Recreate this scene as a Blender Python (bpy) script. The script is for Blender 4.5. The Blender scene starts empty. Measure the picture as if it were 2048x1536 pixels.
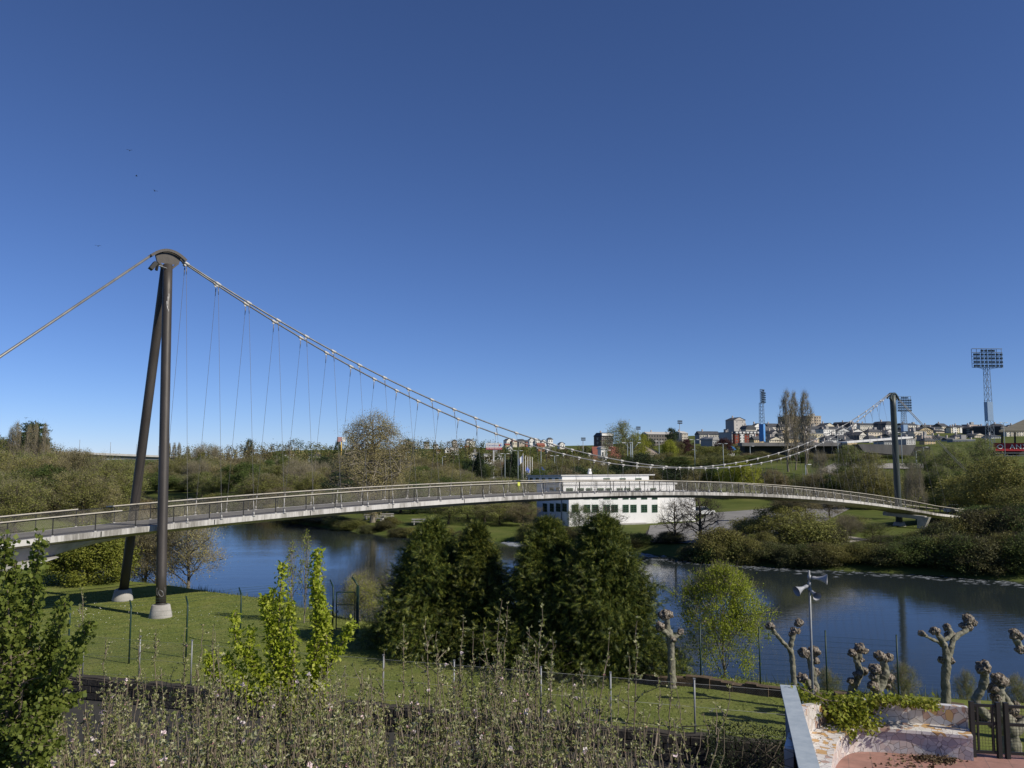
import bpy, math, random
import numpy as np
from mathutils import Vector, Matrix
S = bpy.context.scene
C = S.collection
PI = math.pi
rnd = random.Random(7)
# ------------------------------------------------------------------ camera model (metres, z=0 is the lawn)
FPX = 1657.0
PITCH = math.atan(149 / FPX)
CAMZ = 9.0
CP, SP = math.cos(PITCH), math.sin(PITCH)

def ray(px, py):
    a = (px - 1024) / FPX
    b = (768 - py) / FPX
    return a, CP - b * SP, SP + b * CP

def on_z(px, py, z=0.0):
    a, y, w = ray(px, py)
    s = (z - CAMZ) / w
    return Vector((a * s, y * s, z))

def at(px, py, Y):
    a, y, w = ray(px, py)
    s = Y / y
    return Vector((a * s, Y, CAMZ + w * s))

def smooth(a, b, x):
    t = min(1.0, max(0.0, (x - a) / (b - a)))
    return t * t * (3 - 2 * t)

def interp(x, pts):
    if x <= pts[0][0]:
        return pts[0][1]
    for (x0, y0), (x1, y1) in zip(pts, pts[1:]):
        if x <= x1:
            return y0 + (y1 - y0) * (x - x0) / (x1 - x0)
    return pts[-1][1]

# ------------------------------------------------------------------ object helpers
def tag(o, label=None, cat=None, group=None, kind=None):
    if label: o['label'] = label
    if cat: o['category'] = cat
    if group: o['group'] = group
    if kind: o['kind'] = kind
    return o

def empty(name, loc=(0, 0, 0), rz=0.0, label=None, cat=None, group=None):
    o = bpy.data.objects.new(name, None)
    o.empty_display_size = 0.2
    C.objects.link(o)
    o.location = loc
    o.rotation_euler = (0, 0, rz)
    return tag(o, label, cat, group)

def link(name, me, parent=None, loc=(0, 0, 0), rot=(0, 0, 0), scale=(1, 1, 1)):
    o = bpy.data.objects.new(name, me)
    C.objects.link(o)
    if parent is not None: o.parent = parent
    o.location = loc
    o.rotation_euler = rot
    o.scale = scale
    return o

def copy_tree(o, parent=None):
    c = o.copy()
    C.objects.link(c)
    if parent is not None: c.parent = parent
    for ch in list(o.children):
        copy_tree(ch, c)
    return c

def np_mesh(name, groups, mats, smooth_=False):
    """groups: list of (V (n,3), F (m,k), material index)"""
    me = bpy.data.meshes.new(name)
    Vs, loops, starts, mi = [], [], [], []
    off = 0; lo = 0
    for V, F, k in groups:
        V = np.asarray(V, dtype=np.float32); F = np.asarray(F, dtype=np.int32)
        if len(F) == 0: continue
        Vs.append(V)
        loops.append((F + off).ravel())
        n, kk = F.shape
        starts.append(lo + np.arange(n) * kk)
        mi.append(np.full(n, k, dtype=np.int32))
        off += len(V); lo += n * kk
    V = np.concatenate(Vs); L = np.concatenate(loops); ST = np.concatenate(starts).astype(np.int32); MI = np.concatenate(mi)
    me.vertices.add(len(V)); me.vertices.foreach_set('co', V.ravel())
    me.loops.add(len(L)); me.loops.foreach_set('vertex_index', L.astype(np.int32))
    me.polygons.add(len(ST)); me.polygons.foreach_set('loop_start', ST)
    me.polygons.foreach_set('material_index', MI)
    if smooth_: me.polygons.foreach_set('use_smooth', np.ones(len(ST), dtype=bool))
    for m in mats: me.materials.append(m)
    me.update(calc_edges=True); me.validate()
    return me

class MB:
    """collects solid pieces and links them as ONE mesh object"""
    def __init__(s):
        s.v = []; s.f = []; s.m = []; s.sm = []
    def add(s, vs, fs, mi=0, sm=False):
        o = len(s.v)
        s.v += [tuple(v) for v in vs]
        s.f += [[i + o for i in f] for f in fs]
        s.m += [mi] * len(fs); s.sm += [sm] * len(fs)
        return s
    def box(s, c, size, mi=0, rz=0.0):
        x, y, z = size[0] / 2, size[1] / 2, size[2] / 2
        ca, sa = math.cos(rz), math.sin(rz)
        vs = []
        for dz in (-z, z):
            for dx, dy in ((-x, -y), (x, -y), (x, y), (-x, y)):
                vs.append((c[0] + dx * ca - dy * sa, c[1] + dx * sa + dy * ca, c[2] + dz))
        return s.add(vs, [[0, 3, 2, 1], [4, 5, 6, 7], [0, 1, 5, 4], [1, 2, 6, 5], [2, 3, 7, 6], [3, 0, 4, 7]], mi)
    def bar(s, a, b, w, h, mi=0, up=(0, 0, 1)):
        a = Vector(a); b = Vector(b); d = (b - a)
        if d.length < 1e-6: return s
        d.normalize(); u = Vector(up)
        if abs(d.dot(u)) > .98: u = Vector((1, 0, 0))
        r = d.cross(u).normalized(); u = r.cross(d).normalized()
        vs = []
        for p in (a, b):
            for i, j in ((-1, -1), (1, -1), (1, 1), (-1, 1)):
                vs.append(p + r * (i * w / 2) + u * (j * h / 2))
        return s.add(vs, [[0, 1, 2, 3], [7, 6, 5, 4], [0, 4, 5, 1], [1, 5, 6, 2], [2, 6, 7, 3], [3, 7, 4, 0]], mi)
    def tube(s, pts, rad, n=8, mi=0, caps=True, sm=True):
        pts = [Vector(p) for p in pts]
        if not hasattr(rad, '__len__'): rad = [rad] * len(pts)
        o = len(s.v); ref = None
        for i, p in enumerate(pts):
            d = (pts[min(i + 1, len(pts) - 1)] - pts[max(i - 1, 0)])
            if d.length < 1e-9: d = Vector((0, 0, 1))
            d.normalize()
            if ref is None:
                ref = Vector((1, 0, 0)) if abs(d.x) < .9 else Vector((0, 1, 0))
            a = (ref - d * ref.dot(d)).normalized(); b = d.cross(a); ref = a
            for k in range(n):
                t = 2 * PI * k / n
                s.v.append(tuple(p + (a * math.cos(t) + b * math.sin(t)) * rad[i]))
        fs = []
        for i in range(len(pts) - 1):
            for k in range(n):
                k2 = (k + 1) % n
                fs.append([o + i * n + k, o + i * n + k2, o + (i + 1) * n + k2, o + (i + 1) * n + k])
        nsm = len(fs)
        if caps:
            fs.append([o + k for k in reversed(range(n))]); fs.append([o + (len(pts) - 1) * n + k for k in range(n)])
        s.f += fs; s.m += [mi] * len(fs); s.sm += [sm] * nsm + [False] * (len(fs) - nsm)
        return s
    def prism(s, poly, z0, z1, mi=0, top=None):
        """poly: ccw xy list"""
        n = len(poly)
        vs = [(p[0], p[1], z0) for p in poly] + [(p[0], p[1], z1) for p in poly]
        fs = [[i, (i + 1) % n, n + (i + 1) % n, n + i] for i in range(n)]
        s.add(vs, fs, mi)
        s.add(vs, [list(range(n, 2 * n)), list(reversed(range(n)))], mi if top is None else top)
        return s
    def ball(s, c, r, mi=0, seg=10, ring=7, sc=(1, 1, 1)):
        vs = []; fs = []
        for i in range(ring + 1):
            t = PI * i / ring
            for k in range(seg):
                p = 2 * PI * k / seg
                vs.append((c[0] + r * sc[0] * math.sin(t) * math.cos(p), c[1] + r * sc[1] * math.sin(t) * math.sin(p), c[2] + r * sc[2] * math.cos(t)))
        for i in range(ring):
            for k in range(seg):
                k2 = (k + 1) % seg
                fs.append([i * seg + k, (i + 1) * seg + k, (i + 1) * seg + k2, i * seg + k2])
        return s.add(vs, fs, mi, True)
    def mesh(s, name, mats):
        me = bpy.data.meshes.new(name)
        me.from_pydata(s.v, [], s.f)
        if not isinstance(mats, (list, tuple)): mats = [mats]
        for m in mats: me.materials.append(m)
        me.polygons.foreach_set('material_index', s.m)
        me.polygons.foreach_set('use_smooth', s.sm)
        me.update()
        return me
    def build(s, name, mats, parent=None, loc=(0, 0, 0), rz=0):
        return link(name, s.mesh(name, mats), parent, loc, (0, 0, rz))

# ------------------------------------------------------------------ materials
def nodes(name):
    m = bpy.data.materials.new(name); m.use_nodes = True
    nt = m.node_tree; nt.nodes.clear()
    out = nt.nodes.new('ShaderNodeOutputMaterial')
    return m, nt, out

def N(nt, typ, **kw):
    n = nt.nodes.new(typ)
    for k, v in kw.items():
        if k in n.inputs: n.inputs[k].default_value = v
        else: setattr(n, k, v)
    return n

def ramp(nt, fac, stops, mode='LINEAR'):
    r = nt.nodes.new('ShaderNodeValToRGB'); r.color_ramp.interpolation = mode
    e = r.color_ramp.elements
    while len(e) < len(stops): e.new(0.5)
    for el, (p, c) in zip(e, stops):
        el.position = p; el.color = (*c, 1)
    nt.links.new(fac, r.inputs['Fac'])
    return r

def surf(name, stops, scale=3.0, rough=.8, detail=6, bump=0.0, bscale=None, metal=0.0, stretch=(1, 1, 1), spec=.3, distort=0.0, coord='Object'):
    """principled surface whose colour wanders over a noise"""
    m, nt, out = nodes(name)
    tc = N(nt, 'ShaderNodeTexCoord'); mp = N(nt, 'ShaderNodeMapping'); mp.inputs['Scale'].default_value = stretch
    nt.links.new(tc.outputs[coord], mp.inputs['Vector'])
    nz = N(nt, 'ShaderNodeTexNoise', Scale=scale, Detail=detail, Roughness=.62, Distortion=distort)
    nt.links.new(mp.outputs[0], nz.inputs['Vector'])
    if len(stops) == 1: stops = [(0.3, tuple(c * .88 for c in stops[0][1])), (.7, tuple(min(1, c * 1.08) for c in stops[0][1]))]
    r = ramp(nt, nz.outputs['Fac'], stops)
    b = N(nt, 'ShaderNodeBsdfPrincipled', Roughness=rough, Metallic=metal)
    b.inputs['Specular IOR Level'].default_value = spec
    nt.links.new(r.outputs[0], b.inputs['Base Color'])
    if bump:
        n2 = N(nt, 'ShaderNodeTexNoise', Scale=bscale or scale * 4, Detail=5)
        nt.links.new(mp.outputs[0], n2.inputs['Vector'])
        bp = N(nt, 'ShaderNodeBump', Strength=bump, Distance=.05)
        nt.links.new(n2.outputs['Fac'], bp.inputs['Height']); nt.links.new(bp.outputs[0], b.inputs['Normal'])
    nt.links.new(b.outputs[0], out.inputs['Surface'])
    return m

def plain(name, col, rough=.7, metal=0.0, spec=.3):
    return surf(name, [(.3, tuple(c * .9 for c in col)), (.7, tuple(min(1, c * 1.06) for c in col))], 2.0, rough, 3, metal=metal, spec=spec)

def leafmat(name, cols, trans=.3, objvar=.25, rough=.55, spec=.25, patch=.0):
    """leaf colour varies per leaf, per plant and in patches"""
    m, nt, out = nodes(name)
    g = N(nt, 'ShaderNodeNewGeometry'); oi = N(nt, 'ShaderNodeObjectInfo')
    n = len(cols)
    r = ramp(nt, g.outputs['Random Per Island'], [(i / max(1, n - 1), c) for i, c in enumerate(cols)])
    hs = N(nt, 'ShaderNodeHueSaturation')
    mr = N(nt, 'ShaderNodeMapRange'); mr.inputs['To Min'].default_value = 1 - objvar; mr.inputs['To Max'].default_value = 1 + objvar
    nt.links.new(oi.outputs['Random'], mr.inputs['Value']); nt.links.new(mr.outputs[0], hs.inputs['Value'])
    mr2 = N(nt, 'ShaderNodeMapRange'); mr2.inputs['To Min'].default_value = .5 - objvar * .10; mr2.inputs['To Max'].default_value = .5 + objvar * .06
    ml = N(nt, 'ShaderNodeMath', operation='FRACT'); mu = N(nt, 'ShaderNodeMath', operation='MULTIPLY'); mu.inputs[1].default_value = 7.31
    nt.links.new(oi.outputs['Random'], mu.inputs[0]); nt.links.new(mu.outputs[0], ml.inputs[0])
    nt.links.new(ml.outputs[0], mr2.inputs['Value']); nt.links.new(mr2.outputs[0], hs.inputs['Hue'])
    nt.links.new(r.outputs[0], hs.inputs['Color'])
    b = N(nt, 'ShaderNodeBsdfPrincipled', Roughness=rough); b.inputs['Specular IOR Level'].default_value = spec
    nt.links.new(hs.outputs[0], b.inputs['Base Color'])
    if trans > 0:
        t = N(nt, 'ShaderNodeBsdfTranslucent'); nt.links.new(hs.outputs[0], t.inputs['Color'])
        mx = N(nt, 'ShaderNodeMixShader'); mx.inputs[0].default_value = trans
        nt.links.new(b.outputs[0], mx.inputs[1]); nt.links.new(t.outputs[0], mx.inputs[2])
        nt.links.new(mx.outputs[0], out.inputs['Surface'])
    else:
        nt.links.new(b.outputs[0], out.inputs['Surface'])
    return m

def glassmat(name, col=(.02, .03, .03), rough=.12):
    m, nt, out = nodes(name)
    b = N(nt, 'ShaderNodeBsdfPrincipled', Roughness=rough); b.inputs['Base Color'].default_value = (*col, 1)
    b.inputs['Specular IOR Level'].default_value = .5
    nt.links.new(b.outputs[0], out.inputs['Surface'])
    return m
# ------------------------------------------------------------------ camera, sky, sun
cam = bpy.data.cameras.new('camera'); co = bpy.data.objects.new('camera', cam); C.objects.link(co)
cam.sensor_width = 17.3; cam.sensor_fit = 'HORIZONTAL'; cam.lens = 17.3 * FPX / 2048
cam.clip_start = .1; cam.clip_end = 12000
co.location = (0, 0, CAMZ); co.rotation_euler = (PI / 2 + PITCH, 0, 0)
S.camera = co
SUN_AZ = math.radians(117); SUN_EL = math.radians(37)
w = bpy.data.worlds.new('World'); S.world = w; w.use_nodes = True
nt = w.node_tree; bg = nt.nodes['Background']
sky = nt.nodes.new('ShaderNodeTexSky'); sky.sky_type = 'NISHITA'; sky.sun_disc = False
sky.sun_elevation = SUN_EL; sky.sun_rotation = SUN_AZ; sky.altitude = 300; sky.air_density = .7; sky.dust_density = 0; sky.ozone_density = 10
tint = nt.nodes.new('ShaderNodeMix'); tint.data_type = 'RGBA'; tint.blend_type = 'MULTIPLY'; tint.inputs[0].default_value = 1
nt.links.new(sky.outputs[0], tint.inputs[6]); tint.inputs[7].default_value = (1.04, .915, .96, 1)
nt.links.new(tint.outputs[2], bg.inputs['Color']); bg.inputs['Strength'].default_value = .108
sl = bpy.data.lights.new('sun', 'SUN'); sl.energy = 5.0; sl.angle = math.radians(.5); sl.color = (1, .93, .80)
so = bpy.data.objects.new('sun', sl); C.objects.link(so)
sd = Vector((math.sin(SUN_AZ) * math.cos(SUN_EL), math.cos(SUN_AZ) * math.cos(SUN_EL), math.sin(SUN_EL)))
so.rotation_euler = sd.to_track_quat('Z', 'Y').to_euler(); so.location = (60, -40, 60)
S.view_settings.view_transform = 'Standard'; S.view_settings.look = 'None'; S.view_settings.gamma = 1; S.view_settings.use_curve_mapping = False
S.view_settings.exposure = 0.0
S.cycles.max_bounces = 6; S.cycles.diffuse_bounces = 2; S.cycles.glossy_bounces = 3; S.cycles.transparent_max_bounces = 6; S.cycles.caustics_reflective = False; S.cycles.caustics_refractive = False

# ------------------------------------------------------------------ materials
M = {}
M['grass'] = surf('lawn_grass', [(.25, (.095, .125, .026)), (.5, (.145, .170, .040)), (.75, (.215, .21, .07))], .55, .9, 12, bump=.5, bscale=18, spec=.1)
M['meadow'] = surf('meadow', [(.3, (.055, .070, .020)), (.5, (.09, .11, .03)), (.7, (.13, .135, .045))], .12, .95, 10, bump=.5, bscale=2.0, spec=.05)
M['lane'] = surf('lane_asphalt', [(.3, (.040, .039, .038)), (.7, (.062, .060, .056))], 2, .95, 10, bump=.2, bscale=40, spec=.1)
M['asphalt'] = surf('asphalt', [(.3, (.10, .098, .092)), (.7, (.16, .155, .145))], .3, .95, 10, spec=.1)
M['path'] = surf('pale_path', [(.3, (.26, .24, .21)), (.7, (.36, .34, .30))], .5, .95, 8, spec=.1)
M['road_far'] = surf('road_grey', [(.3, (.19, .185, .175)), (.7, (.27, .26, .245))], .4, .9, 8, spec=.1)
M['far_grass'] = surf('far_bank_grass', [(.3, (.055, .078, .018)), (.5, (.09, .112, .028)), (.72, (.14, .14, .048))], .25, .95, 12, bump=.6, bscale=3, spec=.05)
M['bank'] = surf('bank_earth', [(.3, (.028, .022, .014)), (.5, (.05, .042, .024)), (.7, (.04, .05, .016))], .9, .95, 10, bump=.5, bscale=6, spec=.1)
M['concrete'] = surf('concrete', [(.25, (.24, .225, .205)), (.5, (.36, .345, .32)), (.75, (.46, .44, .41))], 1.2, .85, 12, bump=.15, bscale=20, stretch=(1, 1, 1))
M['white_wall'] = surf('white_wall', [(.2, (.66, .65, .63)), (.45, (.80, .79, .77)), (.8, (.84, .83, .81))], .5, .8, 12, spec=.2, stretch=(1, 1, .4))
M['white'] = plain('white_paint', (.78, .77, .74), .6)
M['steel_brown'] = surf('weathered_steel', [(.25, (.034, .029, .025)), (.5, (.055, .047, .041)), (.75, (.085, .074, .066))], .7, .52, 10, bump=.08, bscale=12, stretch=(1.5, 1.5, .35), metal=.25, spec=.5)
M['steel_green'] = surf('green_grey_steel', [(.3, (.030, .040, .036)), (.7, (.058, .072, .064))], .6, .5, 8, stretch=(1, 1, .3), spec=.5)
M['cable'] = surf('galvanised_cable', [(.3, (.15, .15, .15)), (.7, (.25, .25, .245))], 2, .5, 4, metal=.4, spec=.5)
M['hanger'] = plain('hanger_wire', (.20, .19, .18), .5, .4)
M['clamp'] = plain('clamp_steel', (.46, .445, .42), .5, .1)
M['rail'] = surf('handrail_timber', [(.3, (.42, .38, .31)), (.7, (.58, .54, .46))], 3, .6, 6)
M['dark_steel'] = plain('dark_steel', (.028, .028, .027), .5, .2)
M['mesh_wire'] = plain('mesh_wire', (.26, .24, .20), .6, .2)
M['deckfloor'] = surf('deck_boards', [(.3, (.11, .104, .098)), (.7, (.18, .172, .162))], .8, .85, 10)
M['green_post'] = surf('green_painted_post', [(.3, (.008, .028, .020)), (.7, (.016, .045, .030))], 3, .5, 5, spec=.4)
M['green_wire'] = plain('green_wire', (.02, .055, .038), .6, .1)
M['galv'] = surf('galvanised_post', [(.3, (.20, .21, .22)), (.7, (.30, .31, .32))], 4, .55, 5, metal=.3, spec=.4)
M['stone_dark'] = surf('mossy_block_wall', [(.25, (.030, .026, .021)), (.5, (.055, .048, .040)), (.75, (.085, .076, .062))], 1.6, .95, 12, bump=.4, bscale=10)
M['bark'] = surf('bark', [(.25, (.035, .028, .020)), (.5, (.075, .062, .045)), (.75, (.13, .112, .085))], 3, .9, 10, bump=.4, bscale=20, stretch=(1, 1, .35))
M['bark_pale'] = surf('pale_bark', [(.25, (.12, .10, .075)), (.5, (.20, .175, .135)), (.75, (.28, .25, .20))], 3, .9, 8, stretch=(1, 1, .3))
M['plane_bark'] = surf('plane_tree_bark', [(.2, (.05, .048, .034)), (.42, (.13, .125, .09)), (.58, (.22, .21, .16)), (.8, (.36, .34, .27))], 4.2, .85, 10, bump=.6, bscale=9, distort=.8)
M['knob_bark'] = surf('knuckle_bark', [(.32, (.02, .015, .011)), (.43, (.09, .07, .052)), (.54, (.23, .195, .155)), (.68, (.44, .40, .34))], 8, .9, 12, bump=1.0, bscale=16, distort=1.6)  # bark tones; palest and darkest stops also imitate lit tops and shaded crevices
M['twig'] = surf('apple_twig', [(.3, (.12, .094, .068)), (.7, (.24, .195, .145))], 6, .8, 6)
M['blue_paint'] = surf('pale_blue_paint', [(.3, (.22, .33, .45)), (.7, (.30, .42, .54))], 2, .7, 8)
M['blue_cap'] = surf('blue_grey_coping', [(.3, (.27, .32, .37)), (.7, (.38, .43, .47))], 5, .75, 10)
M['glass'] = glassmat('window_glass')
M['win_green'] = plain('green_window_frame', (.05, .12, .06), .5)
M['win_white'] = plain('white_window_frame', (.7, .69, .66), .5)
M['blossom'] = leafmat('apple_blossom', [(.85, .80, .78), (.82, .62, .64), (.88, .84, .80)], .25, .05)
M['foam'] = surf('river_foam', [(.3, (.15, .165, .18)), (.7, (.30, .32, .34))], 3, .6, 6)

def water_mat():
    m, nt, out = nodes('river_water')
    g = N(nt, 'ShaderNodeNewGeometry')
    mp = N(nt, 'ShaderNodeMapping'); mp.inputs['Scale'].default_value = (.42, 1.7, 1)
    nt.links.new(g.outputs['Position'], mp.inputs['Vector'])
    n1 = N(nt, 'ShaderNodeTexNoise', Scale=1.6, Detail=4, Roughness=.55); nt.links.new(mp.outputs[0], n1.inputs['Vector'])
    n2 = N(nt, 'ShaderNodeTexNoise', Scale=.16, Detail=2); nt.links.new(mp.outputs[0], n2.inputs['Vector'])
    mul = N(nt, 'ShaderNodeMath', operation='MULTIPLY'); nt.links.new(n1.outputs['Fac'], mul.inputs[0])
    mr = N(nt, 'ShaderNodeMapRange'); mr.inputs['From Min'].default_value = .3; mr.inputs['From Max'].default_value = .7; mr.inputs['To Min'].default_value = .35; mr.inputs['To Max'].default_value = 1
    nt.links.new(n2.outputs['Fac'], mr.inputs['Value']); nt.links.new(mr.outputs[0], mul.inputs[1])
    bp = N(nt, 'ShaderNodeBump', Strength=.30, Distance=.045); nt.links.new(mul.outputs[0], bp.inputs['Height'])
    b = N(nt, 'ShaderNodeBsdfPrincipled', Roughness=.04, IOR=1.33)
    b.inputs['Base Color'].default_value = (.022, .030, .032, 1); b.inputs['Specular IOR Level'].default_value = .5
    nt.links.new(bp.outputs[0], b.inputs['Normal']); nt.links.new(b.outputs[0], out.inputs['Surface'])
    return m
M['water'] = water_mat()

# ------------------------------------------------------------------ river outline (world x, y at the water line)
WATER = -2.0
NEAR_SHORE = [(170, 12), (90, 24), (45, 31.5), (24, 35.5), (14.5, 38.0), (9, 40.5), (3, 44), (-3, 48.5), (-9.0, 54), (-14.5, 59.5), (-19, 62.5), (-24, 66), (-31, 69.5), (-40, 76), (-52, 92), (-63, 115), (-67, 140), (-77, 178), (-88, 208), (-130, 232), (-230, 250), (-400, 262)]
FAR_SHORE = [(170, 48), (90, 62), (60, 70), (45.6, 75.1), (39.2, 79.8), (33, 82.3), (26.1, 85.3), (20.5, 91.5), (14.5, 98.7), (1.1, 110.4), (-11.9, 115.1), (-22.5, 124.3), (-30.7, 134.1), (-41, 148), (-56.2, 179.4), (-75, 214.6), (-86, 230), (-130, 262), (-230, 284), (-400, 300)]
def seg_dist(px, py, poly):
    """numpy: distance to polyline and signed side (positive left of travel direction)"""
    best = np.full(px.shape, 1e9); side = np.zeros(px.shape)
    for (x0, y0), (x1, y1) in zip(poly, poly[1:]):
        dx, dy = x1 - x0, y1 - y0
        t = np.clip(((px - x0) * dx + (py - y0) * dy) / (dx * dx + dy * dy), 0, 1)
        qx, qy = x0 + t * dx - px, y0 + t * dy - py
        d = np.hypot(qx, qy)
        s = np.sign(dx * (py - y0) - dy * (px - x0))
        upd = d < best - 1e-9
        best = np.where(upd, d, best); side = np.where(upd, s, side)
    return best, side

def sstep(a, b, x):
    t = np.clip((x - a) / (b - a), 0, 1); return t * t * (3 - 2 * t)

def ground(px, py):
    """terrain height; vectorised"""
    px = np.asarray(px, dtype=float); py = np.asarray(py, dtype=float)
    dn, sn = seg_dist(px, py, NEAR_SHORE); df, sf = seg_dist(px, py, FAR_SHORE)
    s_near = dn * np.where(sn > 0, 1, -1)
    s_far = df * np.where(sf < 0, 1, -1)
    r = px / np.maximum(py, 20)
    far = np.interp(s_far, [-12, -3, 0, 2.5, 6, 45, 100, 200, 300, 440, 700, 3000], [-5, -3.4, -2.05, -1.2, -.9, -.5, .2, 3.4, 9.5, 16, 18.5, 18.5])
    far = far + sstep(.10, .22, r) * (sstep(150, 225, py) * 6.2) * sstep(-5, 10, s_far)
    far = np.where(far > 0, far * (1 - .92 * sstep(-.27, -.37, r) * sstep(180, 260, py)), far)
    far = far + 5.5 * np.exp(-(((px - 270) / 240) ** 2 + ((py - 690) / 190) ** 2)) + 1.5 * np.exp(-(((px - 60) / 150) ** 2 + ((py - 780) / 120) ** 2))
    near = np.interp(s_near, [-12, -3, 0, 2.2, 3.6, 5, 40, 200, 3000], [-5, -3.4, -2.05, -.9, -.35, -.08, .0, .6, 2])
    left = sstep(-35, -70, px) * sstep(60, 100, py)
    near = near + left * np.interp(s_near, [0, 30, 120, 400], [0, .5, 2.0, 6])
    bed = np.maximum(np.interp(dn, [0, 3, 12], [-2.05, -3.4, -5]), np.interp(df, [0, 3, 12], [-2.05, -3.4, -5]))
    z = np.where(s_far > 0, far, np.where(s_near > 0, near, bed))
    return z

def gz(x, y):
    return float(ground(np.array([x]), np.array([y]))[0])

# lawn wall line: lane and orchard lie on the camera's side of it
WALL_A = Vector((-42, 42.6, 0)); WALL_B = Vector((9.5, 26.7, 0))
def wall_side(px, py):
    d = WALL_B - WALL_A
    return (d.x * (py - WALL_A.y) - d.y * (px - WALL_A.x)) / d.length   # >0 lawn side

def make_terrain():
    # near part: fine grid; the lane and orchard side is cut lower
    xs = np.concatenate([np.arange(-70, 60.1, .8)]); ys = np.arange(-12, 74.1, .8)
    sl_ = (WALL_B.y - WALL_A.y) / (WALL_B.x - WALL_A.x); y0 = WALL_A.y - sl_ * WALL_A.x
    ys = np.concatenate([np.arange(-24, y0 - .3, .8), [y0 - .06, y0 + .06], np.arange(y0 + .6, 100, .8)])
    X, Y = np.meshgrid(xs, ys); Y = Y + sl_ * np.clip(X, -60, 40)
    Z = ground(X, Y)
    ws = wall_side(X, Y)
    low = np.interp(Y, [0, 8, 18, 24], [2.6, 2.4, .6, -.75])
    low = np.where(Y > 24, -.75, low)
    t = (ws < 0) * np.where(X > 10.0, 0, 1)
    Z = Z * (1 - t) + low * t - .02
    nx = len(xs)
    idx = np.arange(X.size).reshape(X.shape)
    F = np.stack([idx[:-1, :-1], idx[:-1, 1:], idx[1:, 1:], idx[1:, :-1]], -1).reshape(-1, 4)
    cx = (X[:-1, :-1] + .4).ravel(); cy = (.5 * Y[:-1, :-1] + .5 * Y[1:, 1:]).ravel()
    ws2 = wall_side(cx, cy)
    dn, sn = seg_dist(cx, cy, NEAR_SHORE)
    s_near = dn * np.where(sn > 0, 1, -1)
    mi = np.where((ws2 < 0) & (cx < 10), 1, np.where(s_near < 3.0, 2, 0)).astype(int)
    gs = [(np.stack([X.ravel(), Y.ravel(), Z.ravel()], 1), F[mi == k], k) for k in range(3)]
    gs = [(v, f[(Y.ravel()[f].max(1) < 75.5)], k) for v, f, k in gs]
    o = link('ground', np_mesh('ground', gs, [M['grass'], M['lane'], M['bank']], True)); tag(o, kind='structure')
    # the far land: polar-ish grid reaching the horizon (near block left open)
    th = np.linspace(-1.15, 1.15, 171); rr = np.concatenate([np.linspace(62, 330, 150), np.linspace(336, 1100, 110), np.array([1250, 1500, 1900, 2500, 3500, 5000, 8000])])
    T, R = np.meshgrid(th, rr); X = R * np.sin(T); Y = R * np.cos(T)
    Z = ground(X, Y) - .05
    rng = np.random.default_rng(3)
    Z = Z + (rng.random(Z.shape) - .5) * .25 * sstep(130, 240, R)
    Z = np.where((Y < 73.2) & (np.abs(X + 5) < 64), -6, Z)
    idx = np.arange(X.size).reshape(X.shape)
    F = np.stack([idx[:-1, :-1], idx[:-1, 1:], idx[1:, 1:], idx[1:, :-1]], -1).reshape(-1, 4)
    o = link('terrain', np_mesh('terrain', [(np.stack([X.ravel(), Y.ravel(), Z.ravel()], 1), F, 0)], [M['meadow']], True)); tag(o, kind='structure')
    # behind the camera
    mb = MB(); mb.add([(-400, -400, 1.5), (400, -400, 1.5), (400, -11, 2.4), (-400, -11, 2.4)], [[0, 1, 2, 3]])
    o = mb.build('ground', M['meadow']); tag(o, kind='structure')
    o = MB().add([(60.2, -12, 0), (400, -12, 0), (400, 20, 0), (60.2, 26, -.02)], [[0, 1, 2, 3]]).build('ground', M['meadow']); tag(o, kind='structure')
    o = MB().add([(-400, -12, 0), (-70.2, -12, 0), (-70.2, 40, 0), (-400, 60, 0)], [[0, 1, 2, 3]]).build('ground', M['meadow']); tag(o, kind='structure')
    # water sheet between the two shores, a little under both banks
    poly = [(x, y) for x, y in NEAR_SHORE]
    n = 0
    mb = MB()
    a = [Vector((x, y - 2.5, WATER)) for x, y in NEAR_SHORE]; b = [Vector((x + .5, y + 4, WATER)) for x, y in FAR_SHORE]
    ring = a + list(reversed(b))
    import mathutils
    tris = mathutils.geometry.tessellate_polygon([ring])
    mb.add(ring, [list(t) for t in tris])
    me = mb.mesh('river', M['water'])
    # all faces up
    for p in me.polygons:
        if p.normal.z < 0: p.flip()
    me.update()
    tag(link('river', me), kind='structure')
make_terrain()

def sheet(name, pts, m, dz=.03, kind='structure'):
    """ground-hugging sheet from a ring of (px, py, z) picture points or world points"""
    vs = [Vector((p[0], p[1], p[2] + dz)) for p in pts]
    import mathutils
    tris = mathutils.geometry.tessellate_polygon([vs])
    me = MB().add(vs, [list(t) for t in tris]).mesh(name, m)
    for p in me.polygons:
        if p.normal.z < 0: p.flip()
    me.update()
    return tag(link(name, me), kind=kind)
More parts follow.
